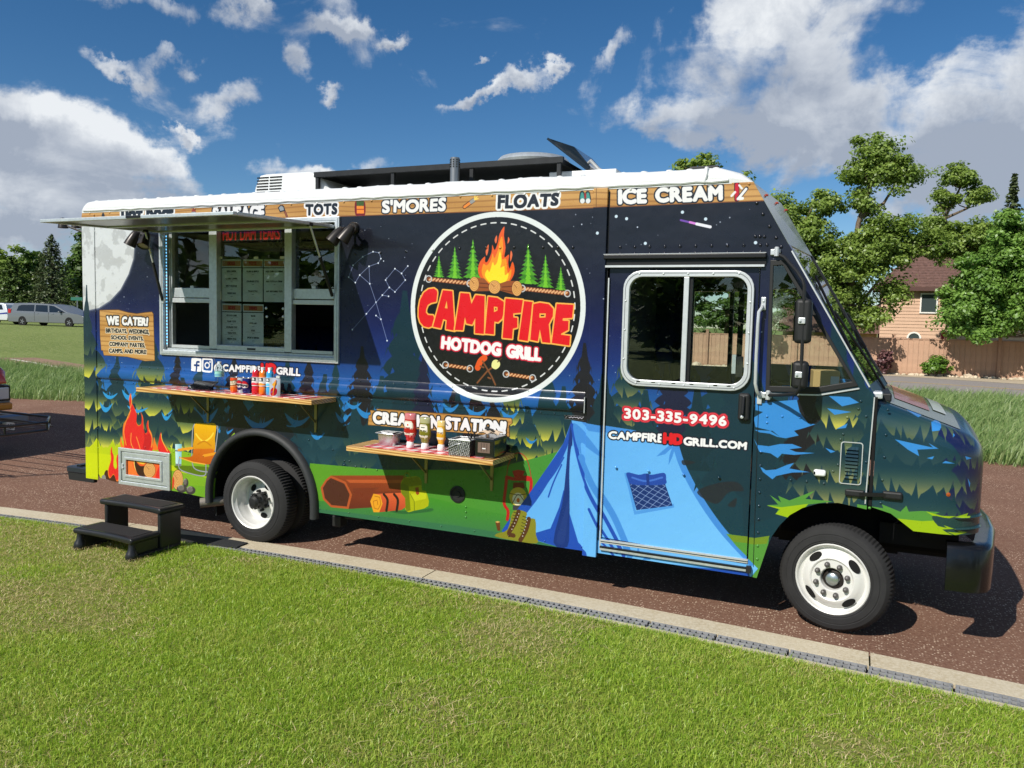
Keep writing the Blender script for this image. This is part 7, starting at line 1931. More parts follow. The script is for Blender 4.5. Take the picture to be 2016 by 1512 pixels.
# bonnet rear gap strip
MB().box((7.962, .012, 1.40), (.020, .03, .78)).build('bonnet_gap', M_DARK, truck)
MB().bar((7.950, -.004, 1.79), (7.930, -.004, 1.02), .008, .008).build('cab_edge_trim', M_SILV2, truck)
def hood_decal(name, pts, m, lift=.003):
    V = []
    for x, yy in pts:
        w, zt = sect(x); u = abs(yy-TW/2)/w
        z = np.interp(u, [0, .2, .5, 1-RC/w], [zt+.08, zt+.075, zt+.05, zt]); V.append((x, yy, z+lift))
    MB().add(V, [tuple(range(len(V)))]).build(name, m, hood)
n_ = 8
M_HT = mat('bonnet_top_print', (86, 98, 82), .2, coat=.6); M_HO = mat('bonnet_orange_print', (150, 66, 44), .25, coat=.6); M_HW = mat('bonnet_white_print', (206, 210, 210), .25, coat=.6)
def strip(name, x0, x1, y0, y1, m, lift):
    b = MB(); xs = np.linspace(x0, x1, 7); ys = np.linspace(y0, y1, 9); V = []
    for x in xs:
        w, zt = sect(x)
        for yy in ys:
            u = abs(yy-TW/2)/w; z = float(np.interp(u, [0, .2, .5, 1-RC/w], [zt+.08, zt+.075, zt+.05, zt])); V.append((x, yy, z+lift))
    b.add(V, [(i*9+j, i*9+j+1, (i+1)*9+j+1, (i+1)*9+j) for i in range(6) for j in range(8)]); b.build(name, m, hood, smooth=True)
strip('bonnet_top', 7.99, 8.52, .20, 2.15, M_HT, .004); strip('bonnet_badge', 8.10, 8.34, .45, 1.90, M_HO, .008); strip('bonnet_lettering', 8.37, 8.46, .55, 1.8, M_HW, .008)
# grille and headlamps on the front
fx_ = 8.680
fr = MB().box((fx_+.006, TW/2, 1.18), (.02, 1.2, .36)).build('grille', M_BLK, truck, bevel=.01)
for i in range(7): MB().box((fx_+.026, TW/2, 1.03+.05*i), (.012, 1.14, .02)).build('grille_bar', M_SILV, fr)
for y in (.42, TW-.42): 
    h_ = MB().box((fx_-.012, y+.06*(1 if y < 1 else -1), 1.18), (.05, .22, .20)).build('headlight', mat('headlamp_glass', (200, 206, 210), .08, .2), truck, bevel=.02)
# latch
a_, c_ = SP(1668, 966), SP(1772, 978.5)
ltc = MB().box((a_[0]+.05, -.012, a_[1]-.01), (.13, .03, .050)).build('bonnet_latch', M_BLK, truck, bevel=.012)
MB().bar((a_[0]+.08, -.030, a_[1]-.012), (c_[0]-.05, -.020, c_[1]+.012), .02, .026).build('latch_strap', M_BLK2, ltc)
MB().box((c_[0]-.05, -.012, c_[1]+.008), (.13, .04, .056)).build('latch_catch', M_BLK, ltc, bevel=.014)
# bumper
BP = [(8.468, .02), (8.60, .02), (8.68, .045), (8.735, .10), (8.77, .20), (8.86, .75), (8.885, TW/2)]
BP = BP + [(x, TW-y) for x, y in BP[-2::-1]]
b = MB(); vs = []; pr = [(0, .465), (0, .475), (0, .76), (.012, .782), (.04, .795), (.12, .795), (.12, .755), (.03, .74), (.03, .50), (.03, .465)]
m = len(pr)
for i, (x, y) in enumerate(BP):
    d = np.array(BP[min(i+1, len(BP)-1)])-np.array(BP[max(i-1, 0)]); d = d/np.hypot(*d); nx, ny = -d[1], d[0]     # inward
    for w, z in pr:
        vs.append((x+nx*w, y+ny*w, z))
b.add(vs, [(i*m+j, i*m+(j+1) % m, (i+1)*m+(j+1) % m, (i+1)*m+j) for i in range(len(BP)-1) for j in range(m)] + [tuple(range(m)), tuple(range((len(BP)-1)*m, len(BP)*m))[::-1]])
b.build('front_bumper', mat('bumper_black', (13, 13, 14), .22, coat=.25, rvar=.08), truck, smooth=True, angle=40)
b = MB(); b.box((8.3, .5, .72), (.5, .08, .16)).box((8.3, 1.85, .72), (.5, .08, .16)).box((8.45, 1.17, .85), (.25, 1.6, .25)); b.build('bumper_bracket', M_CHAS, truck)
# cab interior
MB().box((7.45, 1.17, 1.55), (.75, 2.1, .20)).box((7.75, 1.17, 1.68), (.3, 2.1, .10)).build('dashboard', mat('dash_grey', (40, 44, 46), .7), truck, bevel=.03)
MB().box((6.45, 1.75, 1.15), (.5, .5, .12)).box((6.22, 1.75, 1.55), (.12, .48, .75)).box((6.20, 1.75, 2.02), (.10, .28, .18)).build('driver_seat', mat('seat_black', (24, 24, 26), .8), truck, bevel=.04)
MB().lathe([(.20, -.012), (.215, 0), (.20, .012), (.185, 0)], (0, 0, 0), 'Z', 24, close=True).build('steering_wheel', M_BLK2, truck, smooth=True, loc=(7.1, 1.75, 1.75))
MB().tube([(7.1, 1.75, 1.75), (7.4, 1.75, 1.5)], .03, 8).build('steering_column', M_BLK2, truck)
b = MB(); b.box((6.72, 2.20, 2.2), (.05, .05, 1.6)).box((6.62, 2.24, 2.2), (.04, .04, 1.6)); b.build('grab_pole', M_BLK, truck)
MB().box((7.02, .35, 1.80), (.05, .05, .20)).build('stanchion', mat('safety_yellow', (226, 190, 30), .5), truck)
MB().box((6.97, .32, 1.95), (.05, .05, .16)).build('door_lock_box', M_BLK, truck)
MB().box((6.93, .30, 1.97), (.03, .03, .15)).build('lock_plate', M_SILV2, truck)
# ------ things on the roof
acb = MB(); X_ = lambda u, v, y: SP(u, v, y)
def loft(b, sections):
    n = len(sections[0]); vs = [p for s_ in sections for p in s_]
    b.add(vs, [(i*n+j, i*n+(j+1) % n, (i+1)*n+(j+1) % n, (i+1)*n+j) for i in range(len(sections)-1) for j in range(n)] + [tuple(range(n))[::-1], tuple(range((len(sections)-1)*n, len(sections)*n))])
def acp(y, k): return [(1.915, y, 3.44), (1.945+.01*k, y, 3.60), (1.99+.03*k, y, 3.725-.02*k), (2.06, y, 3.735-.02*k), (2.62, y, 3.735-.02*k), (2.74, y, 3.71-.02*k), (2.84-.05*k, y, 3.60), (2.95-.06*k, y, 3.44)]
loft(acb, [acp(.50, 1), acp(.53, 0), acp(1.30, 0), acp(1.36, 1)])
acu = acb.build('roof_air_conditioner', M_WHITE, truck, bevel=.015, segs=3, smooth=True)
for i in range(7):
    z = 3.515+.030*i; x0 = 1.965+.07*(z-3.5); MB().box((x0+.075, .499, z), (.15, .006, .013)).build('grille_slot', M_DARK, acu); MB().box((x0+.245, .499, z), (.155, .006, .013)).build('grille_slot', M_DARK, acu)
M_RACK = mat('rack_black', (34, 36, 38), .45, .3, var=.3, vscale=9)
ry, rz_ = .45, 3.685
rk_ = MB().box(((2.76+5.38)/2, 1.15, rz_+.0), (2.58, 1.40, .014)).build('roof_rack', mat('rack_panel', (26, 26, 26), .6), truck)
MB().box(((2.76+5.38)/2, ry, rz_-.005), (2.64, .035, .050)).build('rack_beam', M_RACK, rk_); MB().box(((2.76+5.38)/2, 1.86, rz_-.005), (2.64, .035, .050)).build('rack_beam', M_RACK, rk_)
for x in (2.78, 3.66, 4.50, 5.35):
    for y in (ry+.01, 1.84): MB().box((x, y, 3.575), (.035, .035, .19)).build('rack_post', M_RACK, rk_)
for x in (2.78, 5.36): MB().box((x, 1.15, rz_-.012), (.03, 1.36, .04)).build('rack_beam', M_RACK, rk_)
p = on_y([(895, 360)], .25)[0]
stk = MB().tube([(p[0], .25, 3.42), (p[0], .25, 3.712)], .042, 18).build('exhaust_stack', mat('stack_steel', (150, 150, 150), .35, .8), truck, smooth=True)
b = MB()
for k in range(9):
    for j in range(4):
        a = 2*math.pi*k/9; b.box((p[0]+.042*math.cos(a), .25+.042*math.sin(a), 3.63+.020*j), (.010, .010, .010), Matrix.Rotation(a, 3, 'Z'))
tag(b.build('stack_holes', M_DARK, stk), kind='stuff')
MB().lathe([(.36, 0), (.37, .03), (.33, .075), (.20, .10), (.001, .105)], (4.78, 1.25, 3.80), 'Z', 32).lathe([(.30, -.11), (.30, 0), (.001, 0)], (4.78, 1.25, 3.80), 'Z', 24).build('roof_fan', M_SILV, truck, smooth=True)
ld = MB(); L0, L1 = Vector((5.16, 0, 3.905)), Vector((5.545, 0, 3.61)); nrm = Vector((.61, 0, .79))
loft(ld, [[tuple(L0+Vector((0, y, 0))), tuple(L1+Vector((0, y, 0))), tuple(L1+Vector((0, y, 0))+nrm*k), tuple(L0.lerp(L1, .5)+Vector((0, y, 0))+nrm*(k+.05*(k > .02))), tuple(L0+Vector((0, y, 0))+nrm*.02)] for y, k in ((.62, .02), (.66, .045), (1.20, .045), (1.24, .02))])
hl = ld.build('roof_hatch', mat('hatch_smoke', (22, 30, 34), .12, coat=.5), truck, smooth=True, angle=40)
MB().box((5.53, .90, 3.53), (.62, .70, .14)).build('hatch_base', M_WHITE, truck, bevel=.01)
MB().tube([(5.50, .70, 3.66), (5.57, .66, 3.70), (5.65, .64, 3.62), (5.72, .64, 3.58)], .016, 8).build('hatch_cable', mat('cable_grey', (150, 152, 152), .5), hl, smooth=True)
MB().box((6.5, 1.2, 3.585), (.26, .40, .17)).build('roof_vent', M_BLK, truck, bevel=.01)

b = MB()
for u, v in ((1748, 807), (1744, 856), (1741, 900), (1737, 945), (1734, 990), (1712, 1000)):
    x, z = SP(u, v); b.lathe([(.011, 0), (.009, -.005), (.003, -.007), (.0005, -.0072)], (x, .0, z), 'Y', 7)
tag(b.build('bonnet_rivets', M_WRAP, hood, uvfn=wrap_uv, smooth=True, angle=180), kind='stuff')

# ------------------------------------------------------------------ step stool on the grass
M_STOOL = mat('stool_plastic', (32, 33, 35), .36, spec=.5, rvar=.12, bump=.0005, bscale=220)
stool = thing('step_stool', 'black plastic two-step stool standing on the grass by the truck', 'step stool', (1.50, -.74, .0), math.radians(-2))
def tread(y0, y1, z, w, th=.055):
    b = MB(); N_ = 12
    xs = np.linspace(-w/2, w/2, N_+1); P = []
    for x in xs: P.append((x, y0-.0+.03*(1-(2*x/w)**2)))        # front edge bows inwards
    P += [(w/2, y1), (-w/2, y1)]
    b.prism(P, z-th, z, 'Z'); return b
t1 = tread(.0, .30, .435, .84).build('upper_step', M_STOOL, stool, bevel=.022, segs=4, smooth=True)
t2 = tread(-.30, .02, .215, .80).build('lower_step', M_STOOL, stool, bevel=.022, segs=4, smooth=True)
MB().box((0, .16, .4365), (.72, .20, .003)).build('grip_pad', mat('grip_rubber', (34, 32, 32), .85, bump=.001, bscale=260), t1)
MB().box((0, -.12, .2165), (.68, .22, .003)).build('grip_pad', mat('grip_rubber'), t2)
for s in (-1, 1):
    b = MB(); b.prism([(.03, .0), (.28, .0), (.28, .385), (.03, .385)], s*.365-.022, s*.365+.022, 'X'); b.build('leg', M_STOOL, stool, bevel=.018, segs=3, smooth=True)
    b = MB(); b.prism([(-.26, .0), (.03, .0), (.03, .17), (-.26, .165)], s*.352-.020, s*.352+.020, 'X'); b.build('leg', M_STOOL, stool, bevel=.015, segs=3, smooth=True)
    MB().lathe([(.001, .0), (.048, .006), (.060, .035), (.050, .075), (.030, .11), (.026, .165)], (s*.352, -.255, 0), 'Z', 16).build('foot', M_STOOL, stool, smooth=True)
    MB().box((s*.365, .02, .03), (.07, .50, .05)).build('foot_rail', M_STOOL, stool, bevel=.02, segs=3, smooth=True)

# ------------------------------------------------------------------ bottles, cans and boxes on the shelves
def label_img(name, w, h, fn, bg):
    A = Art(w, h, lambda p: np.asarray(p, float), bg); fn(A); return A.image(name)
def cyl_uv(z0, z1, turn=.5):
    def f(c): 
        a = math.atan2(c[0], -c[1])/(2*math.pi)
        return (.5+a, (c[2]-z0)/(z1-z0))
    return f
def lathe_uv(prof_, n, z0, z1, name, m, parent, loc=None):
    """lathe with a seam on the far side so that the label wraps cleanly"""
    vs = []; fs = []; uv = []; k = len(prof_)
    for i in range(n+1):
        a = -math.pi + 2*math.pi*i/n
        for r, z in prof_: vs.append((r*math.sin(a), -r*math.cos(a), z)); uv.append((i/n, (z-z0)/(z1-z0)))
    for i in range(n):
        for j in range(k-1): fs.append((i*k+j, (i+1)*k+j, (i+1)*k+j+1, i*k+j+1))
    me = bpy.data.meshes.new(name); me.from_pydata(vs, [], fs); l = me.uv_layers.new(name='UVMap')
    for lp in me.loops: l.data[lp.index].uv = uv[lp.vertex_index]
    me.materials.append(m); me.shade_smooth(); o = bpy.data.objects.new(name, me); link(o, parent)
    if loc: o.location = loc
    return o
M_CANTOP = mat('can_metal', (190, 192, 194), .25, .9)
def on_shelf(u, v, z): p = on_z([(u, v)], z)[0]; return float(p[0]), float(p[1])
SH1, SH2 = 1.520, 1.152
def soda(u, v, name, label, fn, bg):
    x, y = on_shelf(u, v, SH1); y += .033
    t = thing('soda_can', label, 'can', (x, y, SH1), 0, 'soda cans on the upper shelf'); t.scale = (1.24,)*3
    im = label_img('can_'+name, 256, 128, fn, bg)
    lathe_uv([(.0265, 0), (.0325, .008), (.0328, .102), (.030, .112)], 24, .004, .110, 'can_body', mat('can_'+name, rough=.25, metal=.3, img=im), t)
    MB().lathe([(.026, .114), (.0275, .1165), (.0298, .1165), (.0300, .112), (.026, .112), (.001, .112)], (0, 0, 0), 'Z', 24).build('can_top', M_CANTOP, t, smooth=True)
def globe(A, blue):
    c = (128, 64)
    el = [(c[0]+44*math.cos(a), c[1]+46*math.sin(a)) for a in np.linspace(0, 2*math.pi, 40, endpoint=False)]
    A.poly(el, (236, 236, 238)); A.poly([p for p in el if p[1] > 80]+[(88, 80), (168, 80)][::-1], (200, 28, 44)); A.poly(catmull([(86, 76), (110, 84), (140, 84), (170, 76), (164, 94), (128, 110), (92, 94)], 3), (200, 28, 44)); A.poly(catmull([(90, 48), (128, 42), (166, 48), (150, 24), (128, 18), (106, 24)], 3), (24, 40, 110))
    A.line(el+el[:1], 4, (20, 24, 50)); A.text('PEPSI', [(92, 74), (164, 74), (164, 54), (92, 54)], (16, 18, 40), bold=.10, jit=0)
soda(457, 772, 'orange', 'orange crushed-fruit soda can nearest the water bottle', lambda A: (A.blob([(60, 20), (120, 10), (190, 24), (150, 50), (90, 50)], (236, 130, 40)), A.text('CRUSH', [(84, 92), (180, 104), (180, 72), (84, 58)], (244, 226, 200), [(4, (60, 90, 40))], bold=.08), A.line([(70, 40), (190, 56)], 6, (250, 190, 120))), (226, 84, 30))
soda(471, 772.5, 'diet', 'silver diet cola can with red and blue globe', lambda A: globe(A, False), (186, 190, 196))
soda(481, 774, 'cola', 'dark blue cola can with red and blue globe', lambda A: globe(A, True), (24, 44, 118))
soda(494, 772.5, 'root_beer', 'brown root beer can beside the red sports drink', lambda A: (A.poly([(128+40*math.cos(a), 64+44*math.sin(a)) for a in np.linspace(0, 6.28, 30)], (226, 214, 196)), A.text('A&W', [(100, 78), (156, 78), (156, 52), (100, 52)], (96, 44, 24), bold=.08)), (128, 72, 40))
M_CLEAR = glass_mat('clear_plastic', (222, 232, 236), .8)
wx, wy = on_shelf(427, 772, SH1)
t = thing('water_bottle', 'clear plastic water bottle with pale green label on the upper shelf', 'bottle', (wx, wy+.035, SH1)); t.scale = (1.24,)*3
pr = [(.001, 0), (.030, 0), (.035, .008)]
for k in range(5): pr += [(.0355, .018+.02*k), (.0325, .028+.02*k)]
pr += [(.0355, .125), (.035, .165), (.033, .180), (.020, .205), (.013, .215), (.013, .222)]
MB().lathe(pr, (0, 0, 0), 'Z', 24).build('bottle_body', M_CLEAR, t, smooth=True)
lathe_uv([(.0362, .120), (.0358, .162)], 24, .120, .162, 'bottle_label', mat('water_label', rough=.4, img=label_img('label_water', 128, 32, lambda A: A.blob([(40, 4), (70, 18), (100, 6)], (110, 170, 190)), (150, 206, 196))), t)
MB().lathe([(.0145, .220), (.0148, .236), (.001, .237)], (0, 0, 0), 'Z', 18).build('bottle_cap', mat('cap_clear', (220, 226, 230), .4), t, smooth=True)
def sport(u, v, col, name, label):
    x, y = on_shelf(u, v, SH1); y += .034
    t = thing('sports_drink', label, 'bottle', (x, y, SH1), 0, 'sports drink bottles on the upper shelf'); t.scale = (1.06, 1.06, 1.02)
    MB().lathe([(.001, 0), (.031, 0), (.036, .008), (.036, .060), (.033, .066), (.033, .072), (.036, .080), (.036, .165), (.031, .178), (.034, .190), (.030, .208), (.018, .225), (.0165, .232)], (0, 0, 0), 'Z', 24).build('bottle_body', mat('drink_'+name, col, .12, trans=.0, spec=.7, coat=.5), t, smooth=True)
    im = label_img('label_'+name, 256, 128, lambda A: (A.poly([(100, 70), (156, 70), (156, 122), (100, 122)], (24, 24, 28)), A.text('B', [(116, 112), (140, 112), (140, 82), (116, 82)], (230, 230, 230), bold=.06, jit=0), A.poly([(0, 0), (256, 20), (256, 44), (0, 30)], col), A.blob([(90, 20), (128, 50), (170, 24)], tuple(min(255, c+40) for c in col))), (222, 222, 224))
    lathe_uv([(.0366, .078), (.0366, .160)], 24, .078, .160, 'bottle_label', mat('label_'+name, rough=.35, img=im), t)
    MB().lathe([(.0185, .228), (.0190, .252), (.001, .254)], (0, 0, 0), 'Z', 18).build('bottle_cap', mat('cap_white', (230, 230, 228), .4), t, smooth=True)
sport(499, 776, (196, 22, 40), 'red', 'red sports drink bottle with white cap behind the shelf edge')
sport(513, 777, (238, 120, 24), 'orange_drink', 'orange sports drink bottle between the red and blue ones')
sport(527, 778, (60, 160, 214), 'blue', 'light blue sports drink bottle beside the juice pouch')
x, y = on_shelf(539, 780, SH1); y += .015
t = thing('juice_pouch', 'shiny silver juice pouch with red fruit picture and orange straw', 'pouch', (x, y, SH1), math.radians(12)); t.scale = (1.18,)*3
def pfn(A): A.blob([(30, 10), (90, 14), (100, 70), (64, 92), (24, 66)], (206, 26, 44)); A.line([(60, 8), (64, 150)], 9, (244, 150, 40)); A.blob([(40, 120), (70, 150), (96, 130), (72, 104)], (244, 176, 40)); A.line([(20, 30), (50, 50)], 6, (70, 110, 190))
im = label_img('label_pouch', 128, 192, pfn, (206, 208, 214))
b = MB(); secs = []
for z, w, d in ((0, .046, .030), (.03, .047, .024), (.08, .047, .016), (.12, .046, .006), (.145, .047, .002)):
    secs.append([(w*s_, -d*math.cos(s_*1.5)+0, z) for s_ in np.linspace(-1, 1, 7)] + [(w*s_, d*math.cos(s_*1.5), z) for s_ in np.linspace(1, -1, 7)][1:-1])
loft(b, secs); b.build('pouch_body', mat('pouch_foil', rough=.22, metal=.55, img=im), t, smooth=True, uvfn=lambda c: (.5+c[0]/.094, c[2]/.145))
MB().tube([(.0, -.026, .03), (.012, -.018, .10), (.014, -.012, .13)], .0035, 6).build('straw', mat('straw_orange', (240, 150, 50), .4), t)
MB().box((.028, 0, .152), (.03, .012, .02)).build('pouch_corner', mat('pouch_clear', (220, 226, 230), .2, .3), t)
x, y = on_shelf(392, 768, SH1)
t = thing('tablet', 'black tablet tilted on a low stand on the upper shelf', 'tablet', (x, y+.05, SH1), math.radians(8))
rot = Matrix.Rotation(math.radians(24), 3, 'X')
MB().box((0, 0, .045), (.25, .17, .010), rot).build('tablet_body', mat('tablet_black', (14, 16, 20), .10, coat=.6), t, bevel=.003)
MB().box((.02, .06, .03), (.10, .02, .06)).build('tablet_stand', M_BLK, t)
MB().tube([(.12, 0, .03), (.15, .03, .10), (.10, .09, .22), (.02, .14, .32)], .003, 5).build('charging_cable', M_BLK, t)
# condiment shelf
x, y = on_shelf(757, 877, SH2); 
t = thing('steel_pan', 'open stainless steel food pan at the left end of the lower shelf', 'pan', (x, y+.08, SH2))
M_STEEL = mat('pan_steel', (196, 198, 200), .28, .9, rvar=.15, bump=.0003, bscale=40)
b = MB(); 
def pr_(w, d, z, r=.02): return [(px_, py_, z) for px_, py_ in rrect(-w, w, -d, d, r, 3)]
loft(b, [pr_(.075, .062, 0), pr_(.088, .074, .105), pr_(.102, .088, .108), pr_(.104, .090, .104)])
loft(b, [pr_(.086, .072, .104), pr_(.074, .061, .006)])
b.build('pan_body', M_STEEL, t, smooth=True, angle=40, recalc=False)
MB().box((.02, .01, .10), (.16, .12, .012), Matrix.Rotation(.12, 3, 'Y')).build('pan_lid', M_STEEL, t, bevel=.004)
def squeeze(u, v, col, name, label, lab, s=1.0, y_off=.04, flat=.62, ms=1.0):
    x, y = on_shelf(u, v, SH2); y += y_off
    t = thing('condiment_bottle', label, 'bottle', (x, y, SH2), math.radians(-8), 'squeeze bottles on the lower shelf'); t.scale = (1.28, 1.28, 1.16)
    prof_ = [(.024, 0), (.026, .004), (.024, .040), (.020, .046)]
    MB().lathe([(.001, 0)]+prof_+[(.001, .047)], (0, 0, 0), 'Z', 20).build('bottle_cap', mat('cap_white'), t, smooth=True, angle=50)
    bp_ = [(.022, .046), (.032, .060), (.030, .070), (.040, .085), (.0475, .110), (.046, .140), (.043, .200)]
    H_ = .215*s
    def body(pp, nm, m_):
        o = MB().lathe(pp, (0, 0, 0), 'Z', 26).build(nm, m_, t, smooth=True, angle=70); o.scale = (ms, flat*ms, 1); return o
    body([(r, z*s if z > .05 else z) for r, z in bp_], 'bottle_body', mat('sauce_'+name, col, .14, spec=.7, coat=.6, var=.15, vscale=30))
    top = [(.043, .200*s), (.043, .232*s), (.040, .240*s), (.030, .243*s), (.001, .240*s)]
    body(top, 'bottle_base', mat('bottle_clear_'+name, tuple(int(c*.55+100) for c in col), .15, spec=.7, coat=.5))
    im = label_img('label_'+name, 128, 128, lab, (226, 222, 210))
    n = 10; V = []; vs = []; w = 1.05
    zs = [.088*s, .175*s]
    b = MB(); ang = np.linspace(-w, w, n)
    for z, k in ((.092*s, .75), (.105*s, .9), (.175*s, .8), (.190*s, .55)):
        rr_ = float(np.interp(z, [q[1]*s if q[1] > .05 else q[1] for q in bp_], [q[0] for q in bp_]))+.0008
        for a in ang: vs.append((rr_*math.sin(a*k)*ms, -rr_*math.cos(a*k)*flat*ms, z))
    b.add(vs, [(j*n+i, j*n+i+1, (j+1)*n+i+1, (j+1)*n+i) for j in range(3) for i in range(n-1)])
    b.build('bottle_label', mat('label_'+name, rough=.4, img=im), t, smooth=True, recalc=False, uvfn=lambda c: (.5+c[0]/.084, (c[2]-.092*s)/(.098*s)))
def k1(A): A.line([(8, 8), (120, 8), (112, 120), (16, 120), (8, 8)], 4, (150, 130, 90)); A.disc((64, 92), 9, (190, 40, 40)); A.text('TOMATO', [(34, 70), (94, 70), (94, 56), (34, 56)], (40, 40, 40), bold=.06, jit=0); A.text('KETCHUP', [(28, 50), (100, 50), (100, 34), (28, 34)], (40, 40, 40), bold=.06, jit=0); A.text('HEINZ', [(34, 26), (94, 26), (94, 14), (34, 14)], (120, 30, 30), bold=.06, jit=0)
def k2(A): A.line([(8, 8), (120, 8), (112, 120), (16, 120), (8, 8)], 4, (150, 130, 90)); A.text('SWEET', [(38, 104), (90, 104), (90, 92), (38, 92)], (50, 60, 40), bold=.06, jit=0); A.text('RELISH', [(24, 72), (104, 72), (104, 52), (24, 52)], (40, 40, 40), bold=.08, jit=0); A.text('HEINZ', [(34, 30), (94, 30), (94, 16), (34, 16)], (40, 40, 40), bold=.06, jit=0)
def k3(A): A.line([(8, 8), (120, 8), (112, 120), (16, 120), (8, 8)], 4, (190, 150, 60)); A.text('MUSTARD', [(22, 76), (106, 76), (106, 56), (22, 56)], (90, 60, 20), bold=.06, jit=0)
squeeze(804, 882, (164, 18, 24), 'ketchup', 'red ketchup squeeze bottle standing on its white cap', k1, 1.07, .03, .62, 1.08)
squeeze(833, 885, (112, 108, 30), 'relish', 'green relish squeeze bottle between ketchup and mustard', k2, .98, .03, .62, 1.0)
squeeze(865, 888, (214, 160, 36), 'mustard', 'yellow mustard squeeze bottle next to the metal basket', k3, .92, .03, .7, .74)
# perforated basket with cutlery
t = thing('cutlery_basket', 'dimpled metal basket holding black plastic cutlery on the lower shelf', 'basket', (4.86, -.30, SH2), math.radians(0))
def dimple():
    m = bpy.data.materials.new('dimpled_metal'); m.use_nodes = True; N = NT(m.node_tree); b_ = m.node_tree.nodes['Principled BSDF']
    b_.inputs['Metallic'].default_value = .85; b_.inputs['Roughness'].default_value = .32
    tc = N.n('ShaderNodeTexCoord'); mp = N.n('ShaderNodeMapping'); N.link(tc.outputs['Object'], mp.inputs[0]); mp.inputs['Rotation'].default_value = (.78, .78, .78)
    vo = N.n('ShaderNodeTexVoronoi'); N.link(mp.outputs[0], vo.inputs['Vector']); vo.inputs['Scale'].default_value = 120; vo.inputs['Randomness'].default_value = .25
    k = N.smooth(vo.outputs['Distance'], .38, .5)
    N.link(N.mix(k, (.62, .62, .6, 1), (.05, .05, .05, 1)), b_.inputs['Base Color'])
    bp = N.n('ShaderNodeBump'); bp.inputs['Distance'].default_value = .003; N.link(vo.outputs['Distance'], bp.inputs['Height']); N.link(bp.outputs[0], b_.inputs['Normal']); return m
M_DIM = dimple(); bx, by, bz = .195, .20, .128
b = MB(); b.box((0, -by/2, bz/2), (bx, .006, bz)).box((0, by/2, bz/2), (bx, .006, bz)).box((-bx/2+.003, 0, bz/2), (.006, by-.006, bz)).box((bx/2-.003, 0, bz/2), (.006, by-.006, bz)).box((0, 0, .003), (bx-.012, by-.006, .006))
b.build('basket_wall', M_DIM, t); b = MB()
for (c, s_) in (((0, -by/2, bz), (bx+.01, .012, .010)), ((0, by/2, bz), (bx+.01, .012, .010)), ((-bx/2, 0, bz), (.012, by-.012, .010)), ((bx/2, 0, bz), (.012, by-.012, .010))): b.box(c, s_)
b.box((-bx*.02, -by/2-.004, bz/2), (.006, .004, bz-.02))
b.build('rim', M_STEEL, t, bevel=.003); MB().tube([(-.12, -by/2-.008, .045), (-.02, -by/2-.012, .095), (.01, -by/2-.008, .10)], .004, 6).build('handle', M_STEEL, t, smooth=True)
b = MB(); b.box((0, 0, .10), (.13, .16, .05)); b.build('napkin_sleeves', mat('sleeve_white', (226, 226, 222), .6), t)
for k in range(7):
    x_, y_ = .03+.01*k*rng.random()+.02, -.03+.018*k; MB().bar((x_, y_, .06), (x_+rng.normal(0, .012), y_+.004, .168+.02*rng.random()), .011, .004).build('fork', M_BLK, t)
t = thing('napkin_dispenser', 'smoky black napkin dispenser at the right end of the lower shelf', 'dispenser', (5.075, -.245, SH2), math.radians(0))
w, d, h = .175, .26, .150
MB().box((0, 0, h/2), (w, d, h)).build('dispenser_body', mat('dispenser_smoke', (20, 21, 23), .14, coat=.4, spec=.6), t, bevel=.010, segs=3)
MB().box((0, 0, h+.003), (w+.006, d+.006, .018)).build('dispenser_lid', mat('dispenser_lid', (34, 36, 40), .2, coat=.3), t, bevel=.006)
fc = MB().box((-.002, -d/2-.001, h*.54), (w*.62, .003, h*.56)).build('face_window', mat('napkin_brown', (110, 92, 84), .3, coat=.5), t)
MB().box((0, -d/2-.004, h*.50), (.03, .004, .008)).build('face_logo', mat('cap_white'), fc)
for k in (-1, 0, 1): MB().box((.025*k, -d/2-.003, h*.56), (.004, .002, h*.44)).build('napkin_fold', mat('fold_dark', (62, 52, 48), .5), fc)
t = thing('paper_napkins', 'crumpled tan paper napkins with a black clip on the dispenser lid', 'napkins', (5.06, -.24, SH2+h+.013), math.radians(10))
b = MB(); G = 7; r = random.Random(5)
vs = [((i/(G-1)-.5)*.19, (j/(G-1)-.5)*.17, .012+.030*abs(math.sin(i*1.1+.6*j))*(1-.9*abs(i/(G-1)-.5))+r.uniform(0, .008)) for j in range(G) for i in range(G)]
b.add(vs, [(j*G+i, j*G+i+1, (j+1)*G+i+1, (j+1)*G+i) for j in range(G-1) for i in range(G-1)]); b.build('napkin', mat('napkin_tan', (206, 186, 160), .8), t, recalc=False, smooth=True)
MB().box((-.01, .02, .05), (.075, .03, .018), Matrix.Rotation(.25, 3, 'Y')).box((-.03, .03, .062), (.03, .03, .02)).build('clip', M_BLK, t, bevel=.005)
# cardboard box on the dashboard
q = on_y([(1600, 772)], .40)[0]
t = thing('cardboard_box', 'brown cardboard box with a printed label on the cab dashboard', 'box', (7.60, .46, 1.735), math.radians(8))
MB().box((0, 0, .105), (.19, .24, .21)).build('carton', mat('cardboard', (196, 160, 108), .8), t, bevel=.004)
MB().box((.0965, -.02, .11), (.002, .15, .15)).box((.06, -.1215, .10), (.06, .002, .14)).build('shipping_label', mat('label_paper', (200, 206, 206), .6), t)
t = thing('papers', 'loose white papers lying on the cab dashboard', 'papers', (7.72, .30, 1.735), .3)
MB().box((0, 0, .004), (.22, .16, .008)).box((.05, .05, .012), (.2, .15, .008), Matrix.Rotation(.4, 3, 'Z')).build('paper', mat('label_paper'), t)

